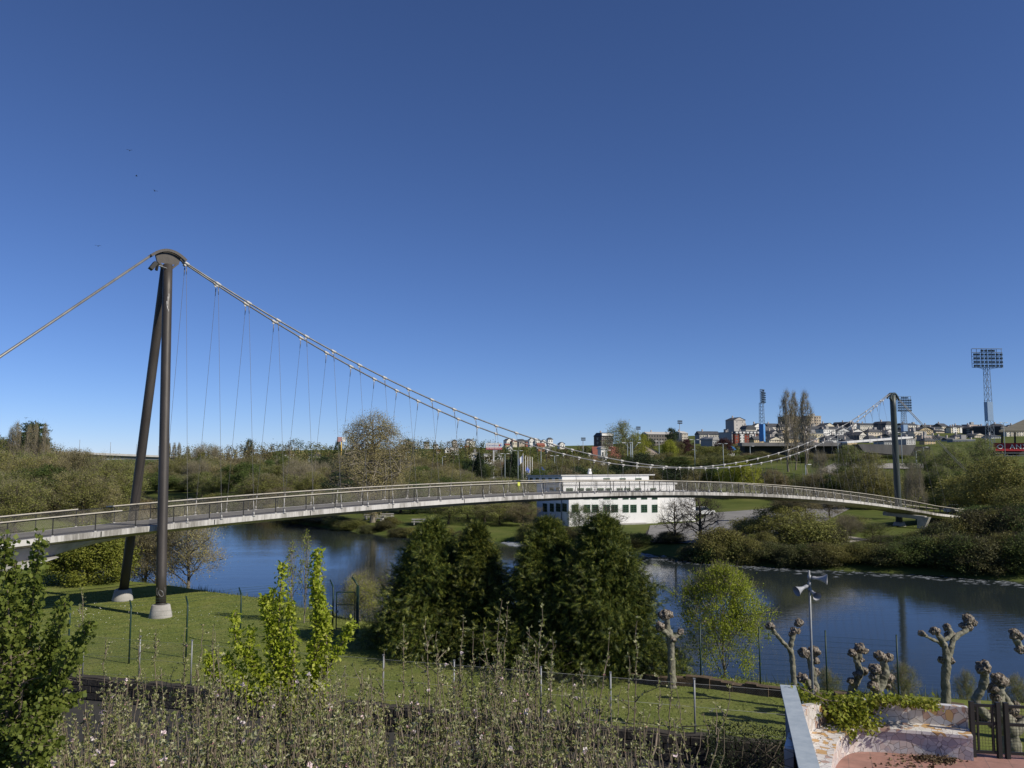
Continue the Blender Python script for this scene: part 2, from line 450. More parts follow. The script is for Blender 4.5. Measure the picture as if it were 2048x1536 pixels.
# ------------------------------------------------------------------ the footbridge
BO = Vector((-22.64, 51.50, 0)); BD = Vector((.7592, .6508, 0)); BN = Vector((.6508, -.7592, 0))   # BN points to the camera's side
def deck_z(t): return 5.97 - .00085 * (t - 33) ** 2 if t < 108 else 5.97 - .00085 * 75 ** 2 - .095 * (t - 108)
def bp(t, n, z): return BO + BD * t + BN * n + Vector((0, 0, z))
T0, T1 = -40.0, 134.0
HW = 2.3
def cable_z(t):
    if t < 54.5: return 8.0 + .00487 * (54.5 - t) ** 2
    return 8.0 + .0047 * (t - 54.5) ** 2
def cable_n(t):
    u = max(0.0, min(1.0, (t - 1.5) / 99.0)); return .12 + 1.75 * math.sin(PI * u) ** 1.35
bridge = empty('footbridge', BO, 0, 'long slender suspension footbridge arching over the river on two steel masts', 'footbridge')
def bpart(mb, name, mats, parent=None):
    """mesh built in world coordinates, parented to the bridge (or a part of it)"""
    me = mb.mesh(name, mats)
    me.transform(Matrix.Translation(-BO))
    return link(name, me, bridge if parent is None else parent)

# concrete deck with its edge beams (stains run down the edge)
def deck_edge_mat():
    m, nt, out = nodes('stained_deck_concrete')
    g = N(nt, 'ShaderNodeNewGeometry'); mp = N(nt, 'ShaderNodeMapping'); mp.inputs['Scale'].default_value = (1, 1, .12)
    nt.links.new(g.outputs['Position'], mp.inputs['Vector'])
    n1 = N(nt, 'ShaderNodeTexNoise', Scale=2.6, Detail=8, Roughness=.75); nt.links.new(mp.outputs[0], n1.inputs['Vector'])
    n2 = N(nt, 'ShaderNodeTexNoise', Scale=.10, Detail=2); nt.links.new(g.outputs['Position'], n2.inputs['Vector'])
    a = N(nt, 'ShaderNodeMath', operation='MULTIPLY_ADD'); a.inputs[1].default_value = .55; nt.links.new(n2.outputs['Fac'], a.inputs[0])
    h = N(nt, 'ShaderNodeMath', operation='MULTIPLY'); h.inputs[1].default_value = .5; nt.links.new(n1.outputs['Fac'], h.inputs[0]); nt.links.new(h.outputs[0], a.inputs[2])
    r = ramp(nt, a.outputs[0], [(.40, (.12, .112, .10)), (.50, (.30, .285, .26)), (.57, (.54, .52, .49)), (.72, (.66, .64, .61))])
    b = N(nt, 'ShaderNodeBsdfPrincipled', Roughness=.85); b.inputs['Specular IOR Level'].default_value = .2
    nt.links.new(r.outputs[0], b.inputs['Base Color']); nt.links.new(b.outputs[0], out.inputs['Surface'])
    return m
M['deck_edge'] = deck_edge_mat()
mb = MB()
ts = [T0 + i * 1.0 for i in range(int(T1 - T0) + 1)]
prof = [(-HW, 0), (HW, 0), (HW, -.32), (HW - .35, -.40), (.9, -.62), (-.9, -.62), (-HW + .35, -.40), (-HW, -.32)]
vs = []
for t in ts:
    for n, z in prof: vs.append(bp(t, n, deck_z(t) + z))
fs = []; k = len(prof)
for i in range(len(ts) - 1):
    for j in range(k):
        j2 = (j + 1) % k
        fs.append([i * k + j2, i * k + j, (i + 1) * k + j, (i + 1) * k + j2])
fs += [list(range(k)), list(reversed(range((len(ts) - 1) * k, len(ts) * k)))]
mb.add(vs, fs, 0)
deck = bpart(mb, 'deck', M['deck_edge'])
mb = MB()
for i in range(len(ts) - 1):
    a, b = ts[i], ts[i + 1]
    mb.add([bp(a, -HW + .3, deck_z(a) + .006), bp(a, HW - .3, deck_z(a) + .006), bp(b, HW - .3, deck_z(b) + .006), bp(b, -HW + .3, deck_z(b) + .006)], [[0, 1, 2, 3]])
bpart(mb, 'walkway', M['deckfloor'], deck)
for t in np.arange(-9.5, 110, 6.5):   # open joints between the deck segments
    mb = MB()
    mb.add([bp(t - .03, HW + .003, deck_z(t) - .01), bp(t + .03, HW + .003, deck_z(t) - .01), bp(t + .03, HW + .003, deck_z(t) - .31), bp(t - .03, HW + .003, deck_z(t) - .31)], [[0, 1, 2, 3]])
    bpart(mb, 'deck_joint', M['dark_steel'], deck)
# haunched box girder behind the near mast
mb = MB()
tt = [-40, -30, -22, -15, -10, -7, -5, -3.0, -1.2]
vs = []
for t in tt:
    d = .62 + .85 * smooth(-.8, -8, t)
    for n, z in ((-1.35, -.55), (1.35, -.55), (1.0, -d), (-1.0, -d)): vs.append(bp(t, n, deck_z(t) + z))
fs = []
for i in range(len(tt) - 1):
    for j in range(4):
        j2 = (j + 1) % 4
        fs.append([i * 4 + j2, i * 4 + j, (i + 1) * 4 + j, (i + 1) * 4 + j2])
fs += [[0, 1, 2, 3], [len(tt) * 4 - 1, len(tt) * 4 - 2, len(tt) * 4 - 3, len(tt) * 4 - 4]]
mb.add(vs, fs)
bpart(mb, 'girder', M['concrete'])
# near abutment: sloping white concrete block under the deck
mb = MB()
for (ta, tb, za, zb) in ((-14.0, -9.2, 0, 0),):
    q = []
    for n in (-1.9, 1.9):
        q += [bp(-30, n, deck_z(-30) - 2.9), bp(-10.0, n, deck_z(-10) - 2.35), bp(-5.0, n, deck_z(-5) - 1.22), bp(-30, n, deck_z(-30) - 1.48)]
    mb.add(q, [[0, 1, 2, 3], [7, 6, 5, 4], [0, 4, 5, 1], [1, 5, 6, 2], [2, 6, 7, 3], [3, 7, 4, 0]])
bpart(mb, 'abutment', M['concrete'])
mb = MB(); p = bp(-24, 0, 0); mb.box((p.x, p.y, .6), (3.0, 3.6, 2.6), 0, math.atan2(BD.y, BD.x)); bpart(mb, 'abutment_pier', M['concrete'])

# handrails, posts and net on both sides
RH = 1.06
rails = []
for sgn in (1, -1):
    mb = MB(); n = sgn * (HW - .12)
    for (a, b) in ([(T0, -1.9 if sgn > 0 else -3.2), (.3 if sgn > 0 else -1.6, T1)]):
        seg = [a] + [x for x in np.arange(math.ceil(a / 2) * 2, b, 2.0) if x > a + .01] + [b]
        for p, q in zip(seg, seg[1:]):
            mb.bar(bp(p, n + sgn * .05, deck_z(p) + RH), bp(q, n + sgn * .05, deck_z(q) + RH), .10, .055)
        hr = bpart(mb, 'handrail', M['rail']); rails.append(hr); mb = MB()
    mb = MB()    # dark steel rail carrying the timber one
    seg = np.arange(T0, T1 + .1, 2.0)
    for p, q in zip(seg, seg[1:]):
        mb.bar(bp(p, n, deck_z(p) + RH - .065), bp(q, n, deck_z(q) + RH - .065), .04, .045)
        mb.bar(bp(p, n, deck_z(p) + .09), bp(q, n, deck_z(q) + .09), .02, .02)
    bpart(mb, 'under_rail', M['dark_steel'], hr)
    # wire net
    V = []; F = []
    L = T1 + 14; st = .085
    h0, h1 = .09, RH - .07
    cnt = int(L / st)
    for dirn in (1, -1):
        for i in range(cnt):
            t = -14 + i * st
            if t > 100: continue
            t2 = t + dirn * (h1 - h0)
            a = bp(t, n, deck_z(t) + h0); b = bp(t2, n, deck_z(t2) + h1)
            wv = BD * .0035
            o = len(V); V += [a - wv, a + wv, b + wv, b - wv]; F.append([o, o + 1, o + 2, o + 3])
    V = np.array([tuple(v - BO) for v in V])
    link('railing_net', np_mesh('railing_net', [(V, np.array(F), 0)], [M['mesh_wire']]), hr)
post_n = 0
post_me = {}
for sgn in (1, -1):
    mb = MB(); 
    mb.bar((0, 0, 0), (0, 0, RH - .04), .035, .055); mb.bar((0, sgn * -.0, .0), (0, 0, .05), .12, .12, 1)
    post_me[sgn] = mb.mesh('railing_post', [M['dark_steel'], M['clamp']])
ang = math.atan2(BD.y, BD.x)
for sgn in (1, -1):
    for i in range(50):
        t = -9.8 + i * 2.17
        link('railing_post', post_me[sgn], bridge, bp(t, sgn * (HW - .12), deck_z(t) + .001) - BO, (0, 0, ang))
mb = MB()
for sgn in (1, -1):
    for t in list(np.arange(-9.8 + 50 * 2.17, T1, 2.17)) + list(np.arange(-12, T0, -2.17)):
        p = bp(t, sgn * (HW - .12), deck_z(t)); mb.bar(p, p + Vector((0, 0, RH - .04)), .045, .07)
tag(bpart(mb, 'railing_posts', M['dark_steel']), kind='stuff')

# near mast: an A of two round legs on concrete footings
APEX = bp(.7, .35, 21.45)
F1 = Vector((-20.23, 48.69, 0)); F2 = Vector((-25.05, 54.31, 0))
def mast_footing(p, r0, r1, h):
    mb = MB(); n = 24
    mb.tube([(p.x, p.y, -.6), (p.x, p.y, h * .0), (p.x, p.y, h), (p.x, p.y, h + .03)], [r0 * 1.05, r0, r1, r1 * .9], n, 0)
    return mb
for nm, F, lab in (('mast_leg', F1, 'front leg of the near mast, upright, with white chalk scribble near its foot'), ('mast_leg', F2, 'rear leg of the near mast leaning towards the river')):
    top = APEX + BN * (.12 if F is F1 else -.30) + Vector((0, 0, -.25))
    d = (top - F)
    mb = MB(); pts = [F + d * (.026 + i * (.974) / 12) for i in range(13)]
    mb.tube(pts, [.285 if 0 < i < 12 else .285 for i in range(13)], 32)
    leg = bpart(mb, 'mast_leg', M['steel_brown']); leg['label'] = lab
    mb = MB(); q = F + d * .026; mb.tube([q, q + d.normalized() * .12], [.36, .36], 32)
    bpart(mb, 'base_plate', M['steel_brown'], leg)
    mb = mast_footing(F, .63, .50, .60)
    fo = bpart(mb, 'footing', M['concrete'])
# pale scribble sprayed round the foot of the front leg (a loop in real paint)
d = (APEX + BN * .12 + Vector((0, 0, -.25)) - F1); mb = MB()
face = Vector((.38, -.925, 0))
def on_leg(s, a):
    c = F1 + d * (s / d.length); ca, sa = math.cos(a), math.sin(a)
    v = Vector((face.x * ca - face.y * sa, face.x * sa + face.y * ca, 0)); return c + v * .289
pp = []
for i in range(46):
    u = i / 45; a = u * 2 * PI * 2.2
    pp.append(on_leg(1.28 + .20 * math.sin(a) * (1 - .2 * u), .45 * math.cos(a + .4) + (u - .5) * .25))
mb.tube(pp, .009, 5)
mb.tube([on_leg(1.6, -.8), on_leg(1.45, -.9), on_leg(1.2, -.8), on_leg(1.15, -.65)], .009, 5)
mb.tube([on_leg(1.62, .75), on_leg(1.4, .85), on_leg(1.1, .8)], .009, 5)
bpart(mb, 'chalk_scribble', M['cable'])
# white drips near the top
mb = MB()
for (s, a, l) in ((19.3, .15, .9), (19.5, .32, .55), (18.7, .05, .3), (19.0, -.05, .4), (18.5, .3, .25)):
    mb.tube([on_leg(s, a), on_leg(s - l * .5, a + .03), on_leg(s - l, a)], [.03, .022, .008], 5)
bpart(mb, 'white_drips', M['clamp'])
def saddle_parts(apex, L0, L1, drop0, drop1, wid, mat, hgt=.75):
    """a curved saddle: arc channel on top of a web"""
    mb = MB(); pts = []
    ns = 14
    for i in range(ns + 1):
        u = i / ns; t = -L0 + (L0 + L1) * u
        z = .62 - (drop0 * (t / L0) ** 2 if t < 0 else drop1 * (t / L1) ** 2)
        pts.append((t, z))
    for (a, b) in zip(pts, pts[1:]):
        for sgn in (-1, 1):
            mb.bar(apex + BD * a[0] + BN * (sgn * wid * .62) + Vector((0, 0, a[1])), apex + BD * b[0] + BN * (sgn * wid * .62) + Vector((0, 0, b[1])), wid * .62, .17)
    sd_ = bpart(mb, 'saddle', mat)
    mb = MB()
    vs = []
    for (t, z) in pts[2:-2]:
        vs += [apex + BD * t + BN * .10 + Vector((0, 0, z - .11)), apex + BD * t - BN * .10 + Vector((0, 0, z - .12)), apex + BD * (t * .85) + BN * .10 + Vector((0, 0, -.16 - .1 * (1 - abs(t) / L1))), apex + BD * (t * .85) - BN * .10 + Vector((0, 0, -.16))]
    fs = []
    for i in range(len(vs) // 4 - 1):
        o = i * 4
        fs += [[o, o + 2, o + 6, o + 4], [o + 1, o + 5, o + 7, o + 3], [o + 2, o + 3, o + 7, o + 6], [o, o + 4, o + 5, o + 1]]
    o = len(vs) - 4
    fs += [[0, 1, 3, 2], [o, o + 2, o + 3, o + 1]]
    mb.add(vs, fs); bpart(mb, 'saddle_web', mat, sd_)
    mb = MB()
    for s_ in (-1, 1):
        mb.bar(apex + BD * (.55 * s_ * L1) + Vector((0, 0, -.14)), apex + BD * (.2 * s_) + Vector((0, 0, -.55)), .3, .12)
    bpart(mb, 'stiffener', mat, sd_)
    return sd_
sd1 = saddle_parts(APEX + Vector((0, 0, .06)), 1.05, 1.1, .50, .50, .32, M['steel_brown'])
# small floodlight on a bracket under the saddle
mb = MB(); p0 = APEX + BN * .35 + Vector((0, 0, -.55)); p1 = p0 - BD * .9 + BN * .3 + Vector((0, 0, .12))
mb.tube([p0, p1], .035, 6); bk = bpart(mb, 'lamp_bracket', M['galv'])
mb = MB(); mb.bar(p1 + Vector((0, 0, .1)), p1 - BD * .3 + Vector((0, 0, -.35)), .42, .24); mb.bar(p1 + BD * .12 + Vector((0, 0, .1)), p1 + BD * .05 + Vector((0, 0, -.38)), .16, .12)
bpart(mb, 'floodlight', M['dark_steel'], bk)

# far mast: one upright tapered post behind the deck
A2 = at(1783, 790, 118.2); B2 = at(1800, 1078, 119.4); B2.z = gz(B2.x, B2.y) - .3
A2.x += .15
mb = MB(); mb.tube([B2 + (A2 - B2) * (i / 10) for i in range(11)], [.46 - .06 * i / 10 for i in range(11)], 24)
leg = bpart(mb, 'mast_post', M['steel_green']); leg['label'] = 'green grey upright post of the far mast'
mb = mast_footing(Vector((B2.x, B2.y, B2.z + .3)), .9, .7, .5); fo = bpart(mb, 'footing', M['concrete'])
fo.location.z += B2.z + .3
tA2 = (A2 - BO).dot(BD); nA2 = (A2 - BO).dot(BN)
AP2 = A2 + Vector((0, 0, -.1))
saddle_parts(AP2 - Vector((0, 0, .25)), 1.25, 1.5, .8, .9, .32, M['steel_green'])
# white concrete arm and pier that carry the deck beside the far mast
mb = MB(); c = tA2
for (t, n0, n1, z0, z1, zz0, zz1) in ((c, -2.6, 3.3, deck_z(c) - .62, deck_z(c) - .62, 0, 0),):
    mb.bar(bp(c, -2.4, deck_z(c) - .75), bp(c, 3.4, deck_z(c) - 1.1), .7, .5)
    g0 = gz(*bp(c, 3.2, 0).xy)
    mb.add([bp(c - .35, 2.3, g0 - .4), bp(c + .35, 2.3, g0 - .4), bp(c + .35, 3.1, g0 - .4), bp(c - .35, 3.1, g0 - .4), bp(c - .35, 2.4, deck_z(c) - 1.0), bp(c + .35, 2.4, deck_z(c) - 1.0), bp(c + .35, 4.0, deck_z(c) - .95), bp(c - .35, 4.0, deck_z(c) - .95)],
           [[0, 3, 2, 1], [4, 5, 6, 7], [0, 1, 5, 4], [1, 2, 6, 5], [2, 3, 7, 6], [3, 0, 4, 7]])
bpart(mb, 'pier', M['concrete'])
mb = MB()
for (t, n) in ((T1 - 1, 0),):
    g0 = gz(*bp(t, 0, 0).xy); mb.box((bp(t, 0, 0).x, bp(t, 0, 0).y, (g0 + deck_z(t) - .6) / 2 - .3), (1.2, 3.0, max(.4, deck_z(t) - .55 - g0 + .6)), 0, ang)
bpart(mb, 'end_pier', M['concrete'])

# main cables, backstays, clamps and hangers
NA1 = (APEX - BO).dot(BN)
def cpt(t, sgn):
    u = max(0, min(1, (t - 1.5) / 99)); w0 = NA1 * (1 - u) + nA2 * u if True else 0
    base = NA1 * max(0, 1 - u * 4) + nA2 * max(0, 1 - (1 - u) * 4)
    z = cable_z(t)
    return bp(t, base + sgn * cable_n(t), z)
tE = tA2 - 1.0
for sgn in (1, -1):
    mb = MB(); tl = [1.8 + (tE - 1.8) * i / 70 for i in range(71)]
    pts = [APEX + BD * .85 + BN * (sgn * .16) + Vector((0, 0, .26))] + [cpt(t, sgn) for t in tl] + [AP2 - BD * .9 + BN * (sgn * .16) + Vector((0, 0, .1))]
    mb.tube(pts, .054, 10)
    mc = bpart(mb, 'main_cable', M['cable'])
    mb = MB()   # backstays run down to anchors in the ground
    a = APEX - BD * 1.15 + BN * (sgn * .16) + Vector((0, 0, .1)); e = bp(-24.8, sgn * .5, 0.2)
    mb.tube([a, a.lerp(e, .5) - Vector((0, 0, .25)), e], .075, 10)
    bpart(mb, 'backstay', M['cable'])
    mb = MB()
    a = AP2 + BD * 1.2 + BN * (sgn * .1) + Vector((0, 0, -.15)); e = bp(tA2 + 40, nA2 * .2 + sgn * .2, gz(*bp(tA2 + 40, 0, 0).xy) - .2)
    mb.tube([a, a.lerp(e, .5) - Vector((0, 0, .15)), e], .048, 8)
    bpart(mb, 'backstay', M['cable'])
# one hanger: wire, clamp on the cable, white socket at the deck
clamp_me = {}
def clamp_mesh():
    mb = MB(); mb.tube([(-.2, 0, 0), (-.17, 0, 0), (.17, 0, 0), (.2, 0, 0)], [.065, .09, .09, .065], 10)
    mb.box((0, 0, -.11), (.14, .04, .16))
    return mb.mesh('clamp', M['clamp'])
CLM = clamp_mesh()
def hanger(t, sgn):
    a = cpt(t, sgn); b = bp(t, sgn * (HW - .02), deck_z(t) + .03)
    d = (b - a); L = d.length; d.normalize()
    mb = MB(); mb.tube([Vector((0, 0, 0)), b - a], .0105, 5, caps=False)
    if L > 5.5: mb.tube([d * .25, d * .75], [.035, .02], 6)
    h = link('hanger', mb.mesh('hanger', M['hanger']), bridge, a - BO)
    c = link('clamp', CLM, h)
    a2 = cpt(t + .5, sgn); a1 = cpt(t - .5, sgn); dd = a2 - a1
    c.rotation_euler = (0, -math.atan2(dd.z, math.hypot(dd.x, dd.y)), math.atan2(dd.y, dd.x))
    mb = MB(); s0 = b - a
    mb.tube([s0 - d * .95, s0 - d * .2], [.018, .026], 7); mb.tube([s0 - d * .2, s0 - d * .02], [.04, .06], 7); mb.box(tuple(s0 - Vector((0, 0, .03))), (.16, .16, .06), 0, ang)
    link('socket', mb.mesh('socket', M['clamp']), h)
for sgn in (1, -1):
    for i in range(48):
        t = 1.85 + i * 2.1
        if t < tA2 - 1.6: hanger(t, sgn)
# hangers of the far side span beyond the mast
for sgn in (1, -1):
    for i in range(3):
        t = tA2 + 3.0 + i * 3.6
        a = AP2 + BD * 1.2 + Vector((0, 0, -.15)); e = bp(tA2 + 40, nA2 * .2, gz(*bp(tA2 + 40, 0, 0).xy) - .2)
        u = (t - (a - BO).dot(BD)) / ((e - BO).dot(BD) - (a - BO).dot(BD)); p = a.lerp(e, u) + BN * sgn * (.1 + .2 * u)
        b = bp(t, sgn * (HW - .02), deck_z(t))
        mb = MB(); mb.tube([p, b], .0105, 5, caps=False); bpart(mb, 'hanger', M['hanger'])
# ------------------------------------------------------------------ plants: generators
def rot_to(d, rng):
    """frames: for unit vectors d (n,3) two perpendicular unit vectors with random roll"""
    n = len(d)
    h = rng.normal(size=(n, 3)); u = np.cross(d, h); u /= np.linalg.norm(u, axis=1, keepdims=True) + 1e-9
    return u, np.cross(d, u)

def unit(v): return v / (np.linalg.norm(v, axis=1, keepdims=True) + 1e-9)

def leaves_np(P, D, L, W, rng, fold=.25, Nrm=None):
    """folded diamond leaves: P base (n,3), D direction, L lengths, W widths -> V, F(tris)"""
    n = len(P); D = unit(D)
    if Nrm is None: u, v = rot_to(D, rng)
    else:           # the blade turns its face along Nrm, as leaves do towards the light
        u = unit(np.cross(Nrm, D)); v = np.cross(D, u)
    L = np.broadcast_to(np.asarray(L, float), (n,))[:, None]; W = np.broadcast_to(np.asarray(W, float), (n,))[:, None]
    mid = P + D * L * .45
    a = mid + u * W * .5 + v * W * fold; b = mid - u * W * .5 + v * W * fold; t = P + D * L
    V = np.stack([P, a, t, b], 1).reshape(-1, 3)
    o = (np.arange(n) * 4)[:, None]
    F = np.concatenate([o + np.array([[0, 1, 2]]), o + np.array([[0, 2, 3]])])
    return V, F

def blades_np(P, D, L, W, rng):
    """thin triangles: grass blades, twigs"""
    n = len(P); D = unit(D); u, v = rot_to(D, rng)
    L = np.broadcast_to(np.asarray(L, float), (n,))[:, None]; W = np.broadcast_to(np.asarray(W, float), (n,))[:, None]
    V = np.stack([P - u * W * .5, P + u * W * .5, P + D * L], 1).reshape(-1, 3)
    F = np.arange(n * 3).reshape(-1, 3)
    return V, F

def tubes_np(paths, n=4):
    """paths: list of (points (k,3), radii (k,)) -> V, F quads"""
    Vs = []; Fs = []; off = 0
    ang = np.arange(n) * 2 * PI / n
    for pts, rad in paths:
        pts = np.asarray(pts, float); rad = np.asarray(rad, float); k = len(pts)
        d = np.gradient(pts, axis=0); d = unit(d)
        ref = np.array([1., 0, 0]) if abs(d[0, 0]) < .8 else np.array([0, 1., 0])
        a = unit(ref - d * (d @ ref)[:, None]); b = np.cross(d, a)
        ring = pts[:, None, :] + (a[:, None, :] * np.cos(ang)[None, :, None] + b[:, None, :] * np.sin(ang)[None, :, None]) * rad[:, None, None]
        Vs.append(ring.reshape(-1, 3))
        i = np.arange(k - 1)[:, None] * n + np.arange(n)[None, :]; j = np.arange(k - 1)[:, None] * n + (np.arange(n)[None, :] + 1) % n
        Fs.append(np.stack([i, j, j + n, i + n], -1).reshape(-1, 4) + off)
        off += k * n
    return np.concatenate(Vs), np.concatenate(Fs)

def curve_pts(a, b, sag, rng, k=5, wob=.03):
    a = np.asarray(a, float); b = np.asarray(b, float); t = np.linspace(0, 1, k)[:, None]
    L = np.linalg.norm(b - a)
    p = a + (b - a) * t + np.array([0, 0, 1.]) * (sag * L * 4 * t * (1 - t))
    p[1:-1] += rng.normal(size=(k - 2, 3)) * wob * L
    return p

ENV = {
    'round': lambda h: .40 * np.sqrt(np.clip(1 - ((h - .58) / .44) ** 2, 0, 1)),
    'tall': lambda h: .30 * np.sqrt(np.clip(1 - ((h - .56) / .46) ** 2, 0, 1)) * (1.1 - .25 * h),
    'wide': lambda h: .58 * np.sqrt(np.clip(1 - ((h - .55) / .46) ** 2, 0, 1)),
    'bush': lambda h: .62 * np.sqrt(np.clip(1 - ((h - .36) / .64) ** 2, 0, 1)),
    'poplar': lambda h: .115 * np.clip((1.02 - h) / .5, 0, 1) ** .6 * np.clip(h / .18, 0, 1) ** .5,
    'cone': lambda h: .26 * np.clip(1.0 - h, 0, 1) ** .8 * np.clip(h / .08, 0, 1),
    'plane': lambda h: np.interp(h, [.10, .2, .34, .5, .66, .8, .92, 1.0], [.05, .20, .31, .31, .24, .20, .13, .03]),
    'cedar': lambda h: .34 * np.clip(1.02 - h, 0, 1) ** .55 * np.clip((h - .15) / .12, 0, 1),
}

def tree_meshes(name, seed, env, mats, limbs=14, subs=5, clumps=0, per=60, leaf=.03, spread=.05, twigs=40, tlen=.09, trunk=.022, h0=.18, up=.35, asp=.6, twr=.0022, gap=.0, flat=1.0, rough=1.0):
    """returns (trunk mesh, crown mesh) of unit height"""
    rng = np.random.default_rng(seed); E = ENV[env]
    th = np.linspace(0, .93, 9); tp = np.stack([np.cumsum(rng.normal(size=9) * .008), np.cumsum(rng.normal(size=9) * .008), th], 1); tp[0, :2] = 0
    tr = trunk * (1 - th) ** .75 + .002; tr[0] *= 1.35
    paths = [(tp, tr)]
    cen = []; lob = rng.normal(size=(6, 3))
    def envr(h, az):
        f = 1 + rough * (.22 * np.sin(az * 2 + lob[0, 0] * 3 + h * 5) + .16 * np.sin(az * 3 + lob[1, 0] * 3 - h * 9) + .12 * np.sin(az * 5 + h * 14 + lob[2, 0]))
        return float(E(np.array([h]))[0]) * f
    az = rng.random() * 6
    for i in range(limbs):
        hs = h0 + (.86 - h0) * ((i + rng.random() * .8) / limbs) ** 1.1; hs = min(hs, .88); az += 2.4 + rng.normal() * .3
        he = min(.985, hs + up * (1 - hs) * rng.uniform(.5, 1.25)); r = envr(he, az) * rng.uniform(.72, 1.0)
        k = hs / .93 * 8; i0 = int(min(7, k)); st = tp[i0] + (tp[i0 + 1] - tp[i0]) * (k - i0)
        en = np.array([math.cos(az) * r, math.sin(az) * r, he])
        cp = curve_pts(st, en, .06, rng, 6, .03); r0 = trunk * .42 * (1 - hs) ** .5 + .0015
        paths.append((cp, np.linspace(r0, .0022, 6))); cen.append(en)
        for j in range(subs):
            q = cp[rng.integers(2, 6)]; h2 = np.clip(q[2] + rng.normal() * .10 + .04, .04, .985); a2 = math.atan2(q[1], q[0]) + rng.normal() * .7
            r2 = envr(h2, a2) * rng.uniform(.45, 1.0) ** .6
            e2 = np.array([math.cos(a2) * r2, math.sin(a2) * r2, h2])
            if np.linalg.norm(e2 - q) > .32: e2 = q + (e2 - q) * .32 / np.linalg.norm(e2 - q)
            paths.append((curve_pts(q, e2, .04, rng, 4, .05), np.linspace(r0 * .45, .0014, 4))); cen.append(e2)
    for j in range(clumps):
        h = rng.uniform(h0 * .7, .97); a2 = rng.random() * 6.283; r2 = envr(h, a2) * rng.uniform(.35, 1.0) ** .5
        cen.append(np.array([math.cos(a2) * r2, math.sin(a2) * r2, h]))
    cen = np.array(cen)
    keep = rng.random(len(cen)) > gap; cen = cen[keep]
    V, F = tubes_np(paths, 5)
    tm = np_mesh(name + '_trunk', [(V, F, 0)], [mats[0]], True)
    gs = []
    if per > 0:
        cnt = (per * rng.uniform(.5, 1.5, len(cen))).astype(int)
        ci = np.repeat(np.arange(len(cen)), cnt); n = len(ci)
        off = rng.normal(size=(n, 3)) * spread * rng.uniform(.6, 1.3, len(cen))[ci][:, None]; off[:, 2] *= .75 * flat
        P = cen[ci] + off
        D = rng.normal(size=(n, 3)) + off / spread * .5; D[:, 2] += .1
        L = leaf * rng.uniform(.6, 1.35, n)
        out = P - np.array([0, 0, .45]); out[:, 2] *= .7
        Nr = unit(out) * 1.0 + unit(off) * .8 + rng.normal(size=(n, 3)) * .45 + np.array([0, 0, .35])
        V, F = leaves_np(P, D, L, L * asp, rng, .15, Nr); gs.append((V, F, 0))
    if twigs > 0:
        ci = np.repeat(np.arange(len(cen)), twigs); n = len(ci)
        P = cen[ci] + rng.normal(size=(n, 3)) * spread * .7
        D = unit(cen[ci] - np.array([0, 0, .35])) + rng.normal(size=(n, 3)) * .5; D[:, 2] += .45
        V, F = blades_np(P, D, tlen * rng.uniform(.5, 1.3, n), twr, rng); gs.append((V, F, 1))
    cm = np_mesh(name + '_crown', gs, [mats[1], mats[2]])
    return tm, cm

# leaf colours (albedo)
LM = {
    'olive': leafmat('budding_olive_leaves', [(0.146, 0.158, 0.040), (0.211, 0.216, 0.056), (0.292, 0.281, 0.084)], .4, .2),
    'tan': leafmat('pale_tan_buds', [(0.246, 0.216, 0.088), (0.351, 0.310, 0.129), (0.445, 0.392, 0.175)], .4, .12),
    'brown': leafmat('brown_spring_buds', [(0.140, 0.123, 0.054), (0.199, 0.170, 0.077), (0.269, 0.228, 0.105)], .35, .18),
    'green': leafmat('mid_green_leaves', [(0.064, 0.099, 0.023), (0.105, 0.146, 0.035), (0.152, 0.193, 0.054)], .4, .22),
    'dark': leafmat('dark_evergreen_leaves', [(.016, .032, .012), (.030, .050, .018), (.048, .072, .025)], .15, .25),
    'bright': leafmat('fresh_green_leaves', [(0.199, 0.234, 0.026), (0.269, 0.310, 0.035), (0.351, 0.374, 0.058)], .45, .12),
    'birch': leafmat('birch_spring_leaves', [(0.140, 0.175, 0.040), (0.205, 0.240, 0.058), (0.257, 0.281, 0.082)], .4, .12),
    'copper': leafmat('copper_purple_leaves', [(.035, .012, .013), (.06, .018, .018), (.09, .028, .025)], .2, .15),
    'cypress': leafmat('cypress_sprays', [(.018, .036, .008), (.038, .062, .011), (.090, .118, .019), (.26, .265, .045)], .25, .12),
    'gorse': leafmat('dark_riverside_scrub', [(0.076, 0.082, 0.028), (0.117, 0.123, 0.042), (0.175, 0.170, 0.064)], .35, .25),
    'mound': leafmat('golden_green_bush', [(.12, .14, .02), (.18, .195, .028), (.27, .265, .045)], .35, .1),
    'apple': leafmat('young_apple_leaves', [(.17, .205, .055), (.27, .29, .095), (.40, .40, .185), (.56, .54, .35)], .42, .08),
    'pear': leafmat('fresh_pear_leaves', [(.26, .33, .02), (.36, .43, .03), (.46, .52, .055), (.55, .57, .12)], .5, .05),
    'lime': leafmat('round_green_leaves', [(.10, .14, .025), (.16, .205, .035), (.24, .28, .06)], .48, .05),
    'ivy': leafmat('ivy_leaves', [(.11, .15, .014), (.19, .23, .02), (.28, .31, .03), (.38, .38, .08)], .35, .05),
    'grass': leafmat('tall_grass_blades', [(.09, .12, .022), (.14, .165, .038), (.20, .20, .065)], .35, .05),
}
TW = surf('thin_twigs', [(.3, (.17, .15, .095)), (.7, (.29, .255, .17))], 9, .9, 4)
TWD = surf('dark_twigs', [(.3, (.04, .033, .025)), (.7, (.08, .065, .05))], 9, .9, 4)
PROTO = {}
def proto(key, *variants):
    PROTO[key] = list(variants)
bk = M['bark']; bp_ = M['bark_pale']
